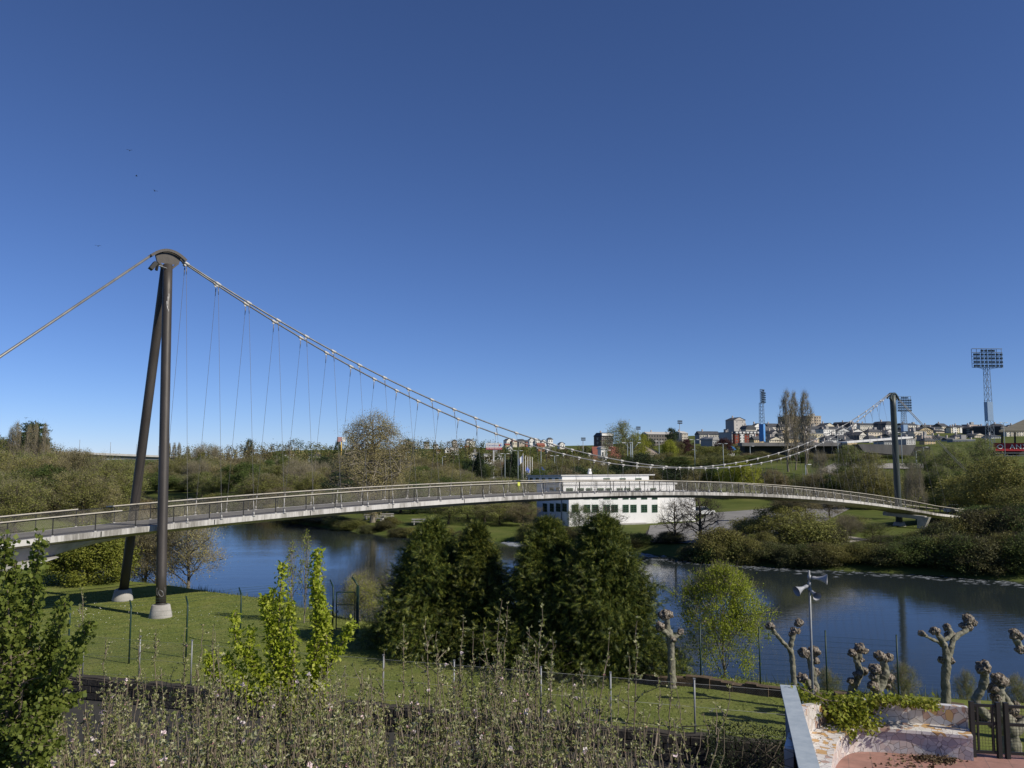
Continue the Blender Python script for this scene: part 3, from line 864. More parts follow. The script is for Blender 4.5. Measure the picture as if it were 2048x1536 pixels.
proto('budding', *[tree_meshes('budding', 10 + i, 'round', (bk, LM['olive'], TW), limbs=16, subs=6, clumps=60, per=58, leaf=.021, spread=.05, twigs=18, tlen=.10, twr=.0022, rough=1.4) for i in range(3)])
proto('tallbud', *[tree_meshes('tallbud', 20 + i, 'tall', (bp_, LM['olive'], TW), limbs=18, subs=6, clumps=70, per=52, leaf=.018, spread=.045, twigs=18, rough=1.4, tlen=.09, h0=.12, twr=.0024) for i in range(2)])
proto('full', *[tree_meshes('full', 30 + i, 'round', (bk, LM['green'], TWD), limbs=14, subs=6, clumps=90, per=85, leaf=.026, spread=.048, twigs=4, h0=.14, rough=1.4) for i in range(3)])
proto('wide', *[tree_meshes('wide', 40 + i, 'wide', (bk, LM['green'], TWD), limbs=16, subs=6, clumps=90, per=75, leaf=.028, spread=.06, twigs=8, h0=.12) for i in range(2)])
proto('bare', *[tree_meshes('bare', 50 + i, 'round', (bp_, LM['tan'], TW), limbs=18, subs=8, clumps=20, per=6, leaf=.015, spread=.06, twigs=55, tlen=.13, twr=.0022, h0=.16) for i in range(2)])
proto('bush', *[tree_meshes('bush', 60 + i, 'bush', (bk, LM['gorse'], TWD), limbs=16, subs=5, clumps=130, per=60, leaf=.045, spread=.10, twigs=20, tlen=.16, h0=.02, trunk=.03, twr=.005) for i in range(3)])
proto('poplar', *[tree_meshes('poplar', 70 + i, 'poplar', (bp_, LM['tan'], TW), limbs=34, subs=4, clumps=30, per=16, leaf=.011, spread=.016, twigs=14, tlen=.07, h0=.08, up=.5, trunk=.014, twr=.0016) for i in range(2)])
proto('sparse', *[tree_meshes('sparse', 150 + i, 'round', (bp_, LM['tan'], TW), limbs=20, subs=9, clumps=30, per=34, leaf=.018, spread=.06, twigs=30, tlen=.12, twr=.0022, h0=.10, rough=1.6) for i in range(2)])
proto('sapling', *[tree_meshes('sapling', 160 + i, 'poplar', (bp_, LM['bright'], TW), limbs=18, subs=2, clumps=10, per=9, leaf=.022, spread=.018, twigs=5, tlen=.06, h0=.06, up=.6, trunk=.007, twr=.0014) for i in range(2)])
proto('whip', *[tree_meshes('whip', 170 + i, 'poplar', (bp_, LM['tan'], TW), limbs=34, subs=4, clumps=20, per=7, leaf=.010, spread=.014, twigs=14, tlen=.07, h0=.06, up=.6, trunk=.010, twr=.0011) for i in range(2)])
proto('leafless', *[tree_meshes('leafless', 180 + i, 'round', (bk, LM['brown'], TWD), limbs=18, subs=9, clumps=0, per=1, leaf=.010, spread=.04, twigs=16, tlen=.10, twr=.0022, h0=.16, rough=1.6, trunk=.03) for i in range(2)])
proto('mound', tree_meshes('mound', 190, 'bush', (bk, LM['mound'], TWD), limbs=16, subs=6, clumps=200, per=90, leaf=.035, spread=.065, twigs=0, h0=.02, trunk=.03, rough=.7))
proto('cone', *[tree_meshes('cone', 80 + i, 'cone', (bk, LM['dark'], TWD), limbs=30, subs=5, clumps=120, per=55, leaf=.028, spread=.03, twigs=4, h0=.05, up=.05) for i in range(1)])
proto('cedar', *[tree_meshes('cedar', 90 + i, 'cedar', (bk, LM['dark'], TWD), limbs=24, subs=7, clumps=10, per=80, leaf=.024, spread=.035, twigs=4, h0=.2, up=.08, flat=.35) for i in range(1)])

tree_count = {}
def tree(kind, var, pos, H, width, mat=None, name='tree', label=None, cat='tree', group=None, rz=None, twig=None, lean=0, split=True):
    """one tree: an Empty at its foot with trunk and crown; shares the prototype meshes"""
    tm, cm = PROTO[kind][var % len(PROTO[kind])]
    r0 = {'round': .40, 'tall': .30, 'wide': .58, 'bush': .62}.get(kind, None)
    base_w = {'budding': .86, 'tallbud': .62, 'full': .86, 'wide': 1.2, 'bare': .9, 'bush': 1.3, 'poplar': .25, 'cone': .52, 'cedar': .66, 'mound': 1.3, 'sparse': .9, 'leafless': .9, 'sapling': .25, 'whip': .25}[kind]
    e = empty(name, pos, rnd.random() * 6.28 if rz is None else rz, label, cat, group)
    sx = width / base_w
    e.rotation_euler[0] = lean
    t = link('trunk', tm, e, scale=(sx, sx, H)); c = link('crown', cm, e, scale=(sx, sx, H))
    if mat is not None:
        c.material_slots[0].link = 'OBJECT'; c.material_slots[0].material = LM[mat]
    if twig is not None:
        c.material_slots[1].link = 'OBJECT'; c.material_slots[1].material = twig
    return e

def tree_px(kind, var, px, ytop, D, wpx, mat=None, base=None, **kw):
    """place by where it is seen: picture column, height of its top, real distance, width"""
    top = at(px, ytop, D); z0 = gz(top.x, D) if base is None else base
    H = max(1.2, top.z - z0)
    return tree(kind, var, (top.x, D, z0 - .08), H, wpx * D / FPX, mat, **kw)
# ------------------------------------------------------------------ low block wall along the lane, with a chain-link fence on it
wd = (WALL_B - WALL_A).normalized(); wn = Vector((wd.y, -wd.x, 0))     # wn points to the camera
if wn.y > 0: wn = -wn
wl = (WALL_B - WALL_A).length
wall = empty('boundary_wall', WALL_A, 0, 'low dark mossy block wall between lawn and shaded lane', 'wall')
def rel(mb, name, mats, root, origin):
    me = mb.mesh(name, mats); me.transform(Matrix.Translation(-Vector(origin))); return link(name, me, root)
rw = random.Random(5)
mb = MB(); c = MB(); t = 0.0
vs = []; fs = []; n = int(wl / .5)
for i in range(n + 1):
    p = WALL_A + wd * (wl * i / n); zt = .10 + rw.uniform(-.03, .03)
    vs += [p + wn * .24 + Vector((0, 0, -1.2)), p + wn * .22 + Vector((0, 0, zt)), p - wn * .12 + Vector((0, 0, zt + .01)), p - wn * .12 + Vector((0, 0, -1.2))]
for i in range(n):
    o = i * 4
    for j in range(3): fs.append([o + j, o + 4 + j, o + 5 + j, o + 1 + j])
mb.add(vs, fs); rel(mb, 'wall', M['stone_dark'], wall, WALL_A)
mb = MB(); t = 0
while t < wl - .5:
    L = rw.uniform(.42, .62); p = WALL_A + wd * (t + L / 2) + wn * .262 
    for row in range(3):
        z = -.72 + row * .27 + (rw.uniform(-.01, .01))
        if rw.random() < .93:
            q = p + wd * (.2 if row == 1 else 0)
            mb.box((q.x, q.y, z + .12), (L - .04, .09 + rw.uniform(-.02, .02), .235), 0, math.atan2(wd.y, wd.x))
    t += L
rel(mb, 'facing_blocks', M['stone_dark'], wall, WALL_A)

fence = empty('chain_link_fence', WALL_A, 0, 'chain link fence on grey posts standing on the low block wall', 'fence')
post_px = [63, 165, 277, 381, 577, 766, 908, 1082, 1222, 1390]
def wall_t(px):
    r = (px - 1024) / FPX / CP * .992
    o = WALL_A
    # solve (o.x + t dx) = k (o.y + t dy) with k from the picture column at lawn level
    best = min(np.arange(0, wl, .02), key=lambda t: abs(pix(WALL_A + wd * t)[0] - px))
    return float(best)
def pix(p):
    z = p.z - CAMZ; d = p.y * CP + z * SP; u = -p.y * SP + z * CP
    return 1024 + FPX * p.x / d, 768 - FPX * u / d
pts_t = [wall_t(p) for p in post_px]
pts_t = [pts_t[0] - 5.4, pts_t[0] - 2.7] + pts_t
me_post = MB().tube([(0, 0, -.1), (0, 0, 1.72)], .03, 8).box((0, 0, 1.74), (.075, .075, .035)).mesh('post', M['galv'])
for t in pts_t + [wl - .6]:
    link('post', me_post, fence, wd * t + Vector((0, 0, .1)))
mb = MB()
for z in (.25, .95, 1.68):
    mb.tube([wd * 0 + Vector((0, 0, z)), wd * wl + Vector((0, 0, z))], .004, 4)
mb.build('tension_wire', M['galv'], fence)
V = []; F = []; st = .075
for dr in (1, -1):
    for i in range(int(wl / st)):
        a = wd * (i * st) + Vector((0, 0, .14)); b = a + wd * (dr * 1.5) + Vector((0, 0, 1.52)); w_ = wd * .0021
        o = len(V); V += [a - w_, a + w_, b + w_, b - w_]; F.append([o, o + 1, o + 2, o + 3])
link('wire_net', np_mesh('wire_net', [(np.array([tuple(v) for v in V]), np.array(F), 0)], [M['mesh_wire']]), fence)

# ------------------------------------------------------------------ green security fence at the water side of the lawn
def fence_post(cranked):
    mb = MB()
    if cranked:
        mb.tube([(0, 0, -.2), (0, 0, 2.2), (-.05, .12, 2.34), (-.26, .42, 2.62)], [.042, .042, .042, .03], 8)
    else:
        mb.tube([(0, 0, -.2), (0, 0, 2.3)], .03, 8); mb.ball((0, 0, 2.31), .034, 0, 8, 4)
    return mb.mesh('post', M['green_post'])
gp_l = [(-24, 33.0), (-21.5, 34.8)] + [tuple(on_z(x, y).xy) for x, y in ((135, 1335), (258, 1324), (372, 1312), (480, 1287), (573, 1276), (665, 1265))]
mef = fence_post(True); mes = fence_post(False)
def panel_fence(name, pts, me, label, ht, skip=()):
    o0 = Vector((pts[0][0], pts[0][1], 0)); root = empty(name, o0, 0, label, 'fence')
    for p in pts: link('post', me, root, Vector((p[0], p[1], 0)) - o0, (0, 0, 0))
    for k, (a, b) in enumerate(zip(pts, pts[1:])):
        if k in skip: continue
        A = Vector((a[0], a[1], 0)) - o0; B = Vector((b[0], b[1], 0)) - o0; L = (B - A).length; u = (B - A) / L
        V = []; F = []
        def strip(p, q, ww, off):
            o = len(V); V.extend([p - off * ww, p + off * ww, q + off * ww, q - off * ww]); F.append([o, o + 1, o + 2, o + 3])
        for z in np.arange(.1, ht + .01, .2): strip(A + Vector((0, 0, z)), B + Vector((0, 0, z)), .003, Vector((0, 0, 1)))
        for t in np.arange(.03, L, .05): strip(A + u * t + Vector((0, 0, .05)), A + u * t + Vector((0, 0, ht)), .0016, u)
        link('mesh_panel', np_mesh('mesh_panel', [(np.array([tuple(v) for v in V]), np.array(F), 0)], [M['green_wire']]), root)
    return root, o0
gf, gfo = panel_fence('security_fence', gp_l, mef, 'green mesh fence with cranked post tops left of the garden gate', 2.15)
mb = MB()
for k, (dx, dy, z) in enumerate(((-.08, .17, 2.4), (-.16, .28, 2.5), (-.25, .40, 2.6))):
    mb.tube([Vector((p[0] + dx, p[1] + dy, z)) - gfo for p in gp_l], .005, 4)
mb.build('barbed_wire', M['green_wire'], gf)
gp_r = [tuple(on_z(x, y).xy) for x, y in ((1180, 1345), (1288, 1355), (1402, 1365), (1521, 1375))] + [(12.2, 33.0), (14.6, 32.2)]
panel_fence('river_fence', gp_r, mes, 'thin green mesh fence with straight posts beside the pollards', 2.1)
# garden gate
g0 = on_z(672, 1262); g1 = on_z(712, 1262); gt = empty('garden_gate', g0, math.atan2((g1 - g0).y, (g1 - g0).x), 'narrow dark green gate with broad post left of the cypresses', 'gate')
gw = (g1 - g0).length
MB().bar((0, 0, .1), (0, 0, 2.0), .05, .05).bar((gw - .08, 0, .1), (gw - .08, 0, 2.0), .05, .05).bar((0, 0, 2.0), (gw - .08, 0, 2.0), .05, .05).bar((0, 0, 1.35), (gw - .08, 0, 1.35), .035, .035).bar((0, 0, .12), (gw - .08, 0, .12), .05, .05).build('gate_leaf', M['green_post'], gt)
mb = MB()
for i in range(12): mb.bar((.03 + i * (gw - .12) / 12, 0, .12), (.03 + i * (gw - .12) / 12, 0, 1.34), .008, .008)
mb.build('gate_net', M['green_wire'], gt)
MB().bar((gw + .06, 0, -.2), (gw + .06, 0, 2.3), .22, .12).tube([(gw + .06, 0, 2.3), (gw - .08, .1, 2.5), (gw - .3, .25, 2.75)], .045, 6).build('gate_post', M['green_post'], gt)
MB().bar((.0, -.03, 1.0), (.12, -.03, 1.0), .03, .14).build('latch', M['galv'], gt)

# ------------------------------------------------------------------ the cypress group on the lawn
def cypress_meshes(seed, H, R, top=0.0):
    """conical crown of many drooping, feathery sprays; each spray is a fan of narrow leaflets"""
    rng = np.random.default_rng(seed); paths = []
    n = 1250
    h = H * (.01 + .99 * rng.random(n) ** 1.05); az = rng.random(n) * 6.283
    rad = R * np.clip(1.01 - h / H, 0, 1) ** .72 * (1.0 + .10 * np.sin(az * 2 + seed)) + .05
    rad *= 1 + .16 * np.sin(az * 3 + h * 1.9 + seed) + .12 * np.sin(az * 5 - h * 3.3)
    fr = rng.uniform(.35, 1.06, n) ** .45
    gP = []; gD = []; gN = []; gL = []
    for i in range(n):
        r = rad[i] * fr[i]; o = np.array([math.cos(az[i]), math.sin(az[i]), 0]); tip = np.array([0, 0, h[i]]) + o * r
        st = np.array([0, 0, max(.05, h[i] - .75 * r)])
        k = 7; u = np.linspace(.35, 1, k)[:, None]; path = st + (tip - st) * u; path[:, 2] += .12 * r * np.sin(u[:, 0] * 3)
        paths.append((path[[0, 3, 6]], np.array([.014, .009, .004])))
        m = int(10 + 16 * min(1.0, r)); uu = rng.integers(2, k, m); base = path[uu] + rng.normal(size=(m, 3)) * (.05 + .07 * r)
        d = o * rng.uniform(.2, 1.0, m)[:, None] + rng.normal(size=(m, 3)) * .4; d[:, 2] += rng.uniform(-.75, .75, m)
        gP.append(base); gD.append(d); gN.append(o[None] + np.array([0, 0, .45]) + rng.normal(size=(m, 3)) * .45); gL.append(rng.uniform(.20, .42, m))
    P = np.concatenate(gP); D = unit(np.concatenate(gD)); Nr = unit(np.concatenate(gN)); L = np.concatenate(gL)
    U = unit(np.cross(Nr, D)); Vs = []; nl = 9
    # a spray: ribs leaving a common stem alternately, all in one welded fan (one island, one colour)
    n = len(P); Vn = []; Fn = []
    V0 = np.stack([P, P + D * L[:, None]], 1)
    fans = []
    for q in range(nl):
        t = .12 + .8 * q / (nl - 1); s = 1 if q % 2 else -1; ln = (1 - t * .72) * .52
        b = P + D * (L * t)[:, None]; tipq = b + (D * .72 + U * (s * .75) - Nr * .10) * (L * ln)[:, None]; w_ = (L * .055)[:, None]
        fans.append(np.stack([b - D * w_, tipq, b + D * w_], 1))
    stem = np.stack([P - U * (L * .03)[:, None], P + D * L[:, None], P + U * (L * .03)[:, None]], 1)
    fans.append(stem)
    A = np.stack(fans, 1)                       # (n, nl + 1, 3, 3)
    V2 = A.reshape(-1, 3); F2 = np.arange(len(V2)).reshape(-1, 3)
    tv, tf = tubes_np([(np.array([[0, 0, -.1], [0.02, 0, H * .4], [0, .03, H * .96]]), np.array([.16, .10, .02]))] + paths, 5)
    return np_mesh('cypress_trunk', [(tv, tf, 0)], [M['bark']], True), np_mesh('cypress_crown', [(V2, F2, 0)], [LM['cypress']])
for k, (px, ytop, yb, wpx, lab) in enumerate(((862, 1044, 1300, 215, 'dense dark cypress at the left end of the cypress group beside the gate'),
                                             (952, 1052, 1310, 150, 'narrower dark cypress second from the left, lower than its neighbours'),
                                             (1098, 1042, 1328, 215, 'broad dark cypress third from the left in front of the white building'),
                                             (1208, 1036, 1350, 215, 'tallest dark cypress at the right end of the group, beside the slim three-knuckle pollard'))):
    b = on_z(px, yb); b.y += .9; b.x *= (b.y) / (b.y - .9)
    H = at(px, ytop, b.y).z; R = wpx * b.y / FPX * .64
    tm, cm = cypress_meshes(300 + k, H, R)
    e = empty('cypress', (b.x, b.y, 0), 0, lab, 'tree', 'cypress trees on the lawn')
    link('trunk', tm, e); link('crown', cm, e)

# ------------------------------------------------------------------ pollarded plane trees (paths traced, given their own distances)
def c6(x, y): return (1500 + x / 3.524, 1100 + y / 3.524)
def c5(x, y): return (1020 + x / 3.2276, 1060 + y / 3.2276)
tex_kn = bpy.data.textures.new('knuckle', 'CLOUDS'); tex_kn.noise_scale = .10; tex_kn.noise_depth = 3
tex_bk = bpy.data.textures.new('barkbump', 'CLOUDS'); tex_bk.noise_scale = .16; tex_bk.noise_depth = 4
def spline(pts, k=5):
    out = []
    n = len(pts)
    for i in range(n - 1):
        p0 = pts[max(0, i - 1)]; p1 = pts[i]; p2 = pts[i + 1]; p3 = pts[min(n - 1, i + 2)]
        for j in range(k):
            t = j / k
            out.append(tuple(.5 * ((2 * b) + (-a + c) * t + (2 * a - 5 * b + 4 * c - d) * t * t + (-a + 3 * b - 3 * c + d) * t ** 3) for a, b, c, d in zip(p0, p1, p2, p3)))
    out.append(pts[-1]); return out
def pollard(Y, branches, knobs, label, base_z=0.0, conv=c6, ks=3.524):
    """branches: [([(cx, cy, width)], depth offset at the end)]; knobs: (cx, cy, r, depth offset)"""
    sc = Y / FPX / ks
    first = conv(*branches[0][0][0][:2]); b = at(first[0], first[1], Y)
    root = empty('pollarded_tree', (b.x, b.y, base_z), 0, label, 'tree', 'pollarded plane trees by the river'); O = Vector((b.x, b.y, base_z))
    mb = MB()
    for bi, (path, dy) in enumerate(branches):
        pts = []
        for i, (x, y, w_) in enumerate(path):
            q = at(*conv(x, y), Y + dy * i / max(1, len(path) - 1)) - O
            pts.append((q.x, q.y, q.z, w_ * sc * .5))
        if bi == 0:
            q = pts[0]; pts = [(q[0], q[1], -.15, q[3] * 1.35), (q[0], q[1], .12, q[3] * 1.12)] + ([pts[0]] if q[2] > .35 else []) + pts[1:]
        sp = spline(pts, 6)
        rw_ = random.Random(bi * 7 + int(first[0]))
        mb.tube([p[:3] for p in sp], [max(.02, p[3] * (1 + rw_.uniform(-.10, .10))) for p in sp], 16)
    t = mb.build('trunk', M['plane_bark'], root)
    md = t.modifiers.new('s', 'SUBSURF'); md.levels = 1; md.render_levels = 1
    md = t.modifiers.new('d', 'DISPLACE'); md.texture = tex_bk; md.strength = .11; md.texture_coords = 'GLOBAL'
    for (x, y, r, dy) in knobs:
        p = at(*conv(x, y), Y + dy) - O; rr = r * sc
        rk = random.Random(int(x * 3 + y)); mk = MB()
        mk.ball((0, 0, 0), rr * .80, 0, 18, 12, (1, 1, .95))
        for j in range(7):
            a = rk.random() * 6.28; e_ = rk.uniform(-.7, .9)
            mk.ball((math.cos(a) * rr * .55 * math.cos(e_), math.sin(a) * rr * .55 * math.cos(e_), rr * .55 * math.sin(e_)), rr * rk.uniform(.34, .52), 0, 12, 8)
        k = mk.build('knuckle', M['knob_bark'], root, p)
        md = k.modifiers.new('r', 'REMESH'); md.mode = 'VOXEL'; md.voxel_size = max(.012, rr * .085); md.use_smooth_shade = True
        md = k.modifiers.new('d', 'DISPLACE'); md.texture = tex_kn; md.strength = rr * .62; md.texture_coords = 'GLOBAL'
    return root
pollard(on_z(1342, 1370).y, [([(1045, 1000, 50), (1040, 800, 44), (1033, 690, 50), (1018, 640, 40), (1010, 570, 36)], .1), ([(1030, 680, 36), (1000, 655, 28), (970, 640, 26)], -.25), ([(1040, 695, 30), (1070, 688, 26), (1097, 675, 22)], .15)],
        [(1005, 548, 40, .1), (975, 545, 26, .1), (1030, 545, 28, .1), (968, 622, 36, -.25), (1100, 658, 26, .15), (1045, 705, 28, 0)], 'slim pale pollard with three knuckled stubs standing alone right of the cypresses', 0, c5, 3.2276)
pollard(31.2, [([(318, 1030, 44), (300, 800, 38), (285, 690, 36), (300, 610, 36), (322, 545, 32)], .2), ([(285, 710, 26), (235, 650, 24), (190, 600, 26), (152, 552, 24)], -.4)],
        [(142, 538, 33, -.4), (310, 570, 30, .1), (345, 515, 34, .2), (338, 575, 24, .2), (290, 590, 22, .1)], 'forked pollard with one long thin arm to the left, left of the loudspeaker pole')
pollard(29.0, [([(445, 1090, 70), (455, 990, 66), (445, 900, 50), (430, 800, 46), (430, 735, 50)], 0), ([(430, 960, 40), (395, 920, 44)], -.2)],
        [(378, 722, 44, 0), (452, 715, 44, 0), (425, 745, 34, .1), (375, 905, 42, -.2), (458, 860, 36, .1), (462, 780, 30, 0), (440, 985, 40, -.1)], 'stout lumpy pollard directly behind the loudspeaker pole')
pollard(29.6, [([(715, 1090, 60), (720, 985, 52), (755, 920, 50), (775, 860, 50), (755, 785, 42), (770, 725, 44)], 0), ([(752, 760, 34), (722, 725, 36)], -.2), ([(735, 950, 36), (712, 925, 30)], -.2)],
        [(772, 695, 44, 0), (718, 725, 34, -.2), (808, 712, 28, .1), (800, 855, 38, .1), (760, 880, 36, -.1), (710, 920, 28, -.2), (780, 770, 24, 0)], 'twisted S-shaped pollard with a two-knuckle top behind the ivy')
pollard(29.0, [([(900, 1090, 80), (905, 1000, 70), (930, 930, 60), (950, 870, 56), (940, 790, 52), (935, 755, 46)], 0), ([(905, 1000, 56), (880, 930, 54), (885, 860, 48)], -.35)],
        [(915, 748, 44, 0), (978, 755, 36, 0), (945, 770, 36, 0), (885, 840, 46, -.35), (972, 905, 46, .1), (960, 950, 36, .1), (870, 960, 40, -.3), (862, 890, 28, -.35)], 'squat pollard of swollen knuckles in the middle of the ivy-topped wall')
pollard(30.2, [([(1382, 1130, 62), (1380, 900, 54), (1385, 790, 58), (1378, 700, 42), (1355, 640, 40), (1310, 580, 34)], -.2), ([(1390, 790, 46), (1418, 690, 42), (1442, 622, 40), (1515, 572, 38), (1558, 520, 34)], .4), ([(1365, 680, 24), (1310, 640, 20), (1250, 612, 18), (1218, 592, 18)], -.7), ([(1365, 640, 24), (1420, 600, 26), (1400, 550, 28)], .3)],
        [(1213, 588, 26, -.7), (1300, 570, 36, -.2), (1392, 545, 32, .3), (1412, 595, 38, .3), (1502, 535, 28, .4), (1540, 488, 44, .4), (1572, 515, 32, .4), (1350, 775, 30, 0), (1412, 778, 32, 0), (1545, 545, 34, .4), (1385, 600, 22, .3)], 'tall pollard with spreading arms and many knuckles above the mosaic bench')
pollard(24.8, [([(1852, 1480, 125), (1840, 1330, 115), (1815, 1230, 105), (1765, 1130, 84), (1748, 1020, 88), (1755, 950, 80)], -.2), ([(1800, 1280, 70), (1730, 1220, 56), (1650, 1150, 58), (1588, 1070, 60), (1630, 985, 56), (1655, 890, 56), (1648, 840, 54)], -.6), ([(1765, 1010, 56), (1815, 1070, 48), (1850, 1110, 44)], .3), ([(1830, 1240, 60), (1835, 1200, 60)], .2), ([(1850, 1290, 70), (1910, 1240, 64), (1965, 1190, 56)], .5)],
        [(1752, 920, 58, -.2), (1715, 975, 48, -.2), (1790, 925, 40, -.2), (1735, 1040, 44, -.2), (1645, 828, 56, -.6), (1620, 845, 34, -.6), (1850, 1135, 46, .3), (1822, 1198, 52, .2), (1870, 1090, 30, .3), (1700, 1230, 30, -.4)], 'massive contorted pollard whose trunk shows through the black railing')
pollard(27.5, [([(2075, 1250, 90), (2070, 900, 70), (2040, 790, 56), (1960, 725, 50), (1905, 690, 50), (1872, 620, 50)], -.2), ([(2060, 800, 50), (2100, 700, 46)], .3)],
        [(1862, 585, 38, -.2), (1890, 605, 34, -.2), (1902, 700, 36, -.2), (1852, 610, 26, -.2)], 'pollard leaning in from the right edge, only one knuckled arm showing')

# low brown edging wall between lawn and bank
ed_ = [on_z(x, y) for x, y in ((1180, 1348), (1290, 1360), (1400, 1368), (1540, 1386), (1640, 1398), (1760, 1403), (1900, 1424), (2060, 1450))]
ew = empty('edging_wall', ed_[0], 0, 'low brown crumbling wall along the river edge of the lawn', 'wall'); re_ = random.Random(8); mb = MB()
for a, b in zip(ed_, ed_[1:]):
    L_ = (b - a).length; k_ = int(L_ / .45)
    for i in range(k_):
        p = a.lerp(b, i / k_) - ed_[0]; q = a.lerp(b, (i + .96) / k_) - ed_[0]; h_ = re_.uniform(.16, .32)
        mb.bar(p + Vector((0, re_.uniform(-.04, .04), h_ / 2 - .1)), q + Vector((0, re_.uniform(-.04, .04), h_ / 2 - .1)), re_.uniform(.3, .42), h_ + .2)
mb.build('wall', surf('brown_earthy_stone', [(.25, (.05, .034, .022)), (.5, (.10, .072, .048)), (.75, (.16, .125, .085))], 3, .95, 10, bump=.6, bscale=14), ew)

# ------------------------------------------------------------------ loudspeakers on a pole behind the patio
LY = 27.0; ltop = at(1618, 1141, LY); lp = empty('loudspeaker_pole', (ltop.x, LY, 0), 0, 'thin steel pole with three grey horn loudspeakers', 'loudspeaker pole')
lh = ltop.z
MB().tube([(0, 0, -.2), (0, 0, lh * .5), (0, 0, lh)], [.045, .04, .035], 10).build('pole', M['galv'], lp)
def horn(z, d, tilt, ln=.44, r=.17):
    d = Vector(d).normalized(); d.z = tilt; d.normalize()
    a = Vector((0, 0, z)) + d * .10
    mb = MB()
    ks_ = r / .22; prof = [(p * ln / .52, q * ks_) for p, q in ((0, .07), (.10, .075), (.14, .06), (.25, .08), (.34, .115), (.44, .165), (.52, .22))]
    mb.tube([a + d * p for p, _ in prof], [q for _, q in prof], 20, caps=False)
    mb.tube([a + d * p for p, _ in reversed(prof)], [q * .93 for _, q in reversed(prof)], 20, caps=False)
    mb.tube([a - d * .02, a], [.03, .035], 12)
    hn = mb.build('horn', M['horn'], lp)
    MB().bar(Vector((0, 0, z)), Vector((0, 0, z)) + d * .14, .05, .05).tube([Vector((0, 0, z - .08)), Vector((0, 0, z + .08))], .06, 8).build('bracket', M['galv'], hn)
M['horn'] = surf('grey_horn_paint', [(.3, (.26, .265, .29)), (.7, (.36, .365, .39))], 3, .5, 5, spec=.4)
horn(lh - .22, (1, -.45, 0), -.05); horn(lh - .45, (-1, -.35, 0), -.35); horn(lh - .60, (.15, -1, 0), -.30, .38, .145)

# ------------------------------------------------------------------ patio, mosaic bench, parapet, railing
PZ = 3.4
M['patio'] = None
def tile_mat():
    m, nt, out = nodes('red_patio_tiles')
    g = N(nt, 'ShaderNodeNewGeometry'); mp = N(nt, 'ShaderNodeMapping'); mp.inputs['Rotation'].default_value = (0, 0, .35)
    nt.links.new(g.outputs['Position'], mp.inputs['Vector'])
    br = N(nt, 'ShaderNodeTexBrick', Scale=1.0); br.offset = 0; br.inputs['Brick Width'].default_value = .4; br.inputs['Row Height'].default_value = .4; br.inputs['Mortar Size'].default_value = .008
    br.inputs['Color1'].default_value = (.31, .165, .135, 1); br.inputs['Color2'].default_value = (.37, .205, .17, 1); br.inputs['Mortar'].default_value = (.24, .15, .13, 1)
    nt.links.new(mp.outputs[0], br.inputs['Vector'])
    nz = N(nt, 'ShaderNodeTexNoise', Scale=2.2, Detail=10, Roughness=.7); nt.links.new(g.outputs['Position'], nz.inputs['Vector'])
    r = ramp(nt, nz.outputs['Fac'], [(.3, (.65, .65, .65)), (.7, (1.15, 1.12, 1.1))]); mx = N(nt, 'ShaderNodeMix'); mx.data_type = 'RGBA'; mx.blend_type = 'MULTIPLY'; mx.inputs[0].default_value = 1
    nt.links.new(br.outputs['Color'], mx.inputs[6]); nt.links.new(r.outputs[0], mx.inputs[7])
    b = N(nt, 'ShaderNodeBsdfPrincipled', Roughness=.75); nt.links.new(mx.outputs[2], b.inputs['Base Color']); nt.links.new(b.outputs[0], out.inputs['Surface'])
    return m
def mosaic_mat(name, scale, cols, seed):
    m, nt, out = nodes(name)
    g = N(nt, 'ShaderNodeNewGeometry'); mp = N(nt, 'ShaderNodeMapping'); mp.inputs['Location'].default_value = (seed, seed * 2, 0)
    nt.links.new(g.outputs['Position'], mp.inputs['Vector'])
    v = N(nt, 'ShaderNodeTexVoronoi', Scale=scale, Randomness=1.0); v.feature = 'F1'
    e = N(nt, 'ShaderNodeTexVoronoi', Scale=scale, Randomness=1.0); e.feature = 'DISTANCE_TO_EDGE'
    nt.links.new(mp.outputs[0], v.inputs['Vector']); nt.links.new(mp.outputs[0], e.inputs['Vector'])
    big = N(nt, 'ShaderNodeTexVoronoi', Scale=scale * .30, Randomness=1.0); nt.links.new(mp.outputs[0], big.inputs['Vector'])
    sx = N(nt, 'ShaderNodeSeparateColor'); nt.links.new(v.outputs['Color'], sx.inputs[0])
    sb = N(nt, 'ShaderNodeSeparateColor'); nt.links.new(big.outputs['Color'], sb.inputs[0])
    ad = N(nt, 'ShaderNodeMath', operation='MULTIPLY_ADD'); ad.inputs[1].default_value = .35; nt.links.new(sx.outputs[0], ad.inputs[0])
    h = N(nt, 'ShaderNodeMath', operation='MULTIPLY'); h.inputs[1].default_value = .65; nt.links.new(sb.outputs[0], h.inputs[0]); nt.links.new(h.outputs[0], ad.inputs[2])
    r = ramp(nt, ad.outputs[0], [(i / len(cols), c) for i, c in enumerate(cols)], 'CONSTANT')
    ed = ramp(nt, e.outputs['Distance'], [(.012, (.30, .28, .27)), (.03, (1, 1, 1))])
    mx = N(nt, 'ShaderNodeMix'); mx.data_type = 'RGBA'; mx.blend_type = 'MULTIPLY'; mx.inputs[0].default_value = 1
    nt.links.new(r.outputs[0], mx.inputs[6]); nt.links.new(ed.outputs[0], mx.inputs[7])
    b = N(nt, 'ShaderNodeBsdfPrincipled', Roughness=.35); b.inputs['Specular IOR Level'].default_value = .4
    nt.links.new(mx.outputs[2], b.inputs['Base Color']); nt.links.new(b.outputs[0], out.inputs['Surface'])
    return m
M['patio'] = tile_mat()
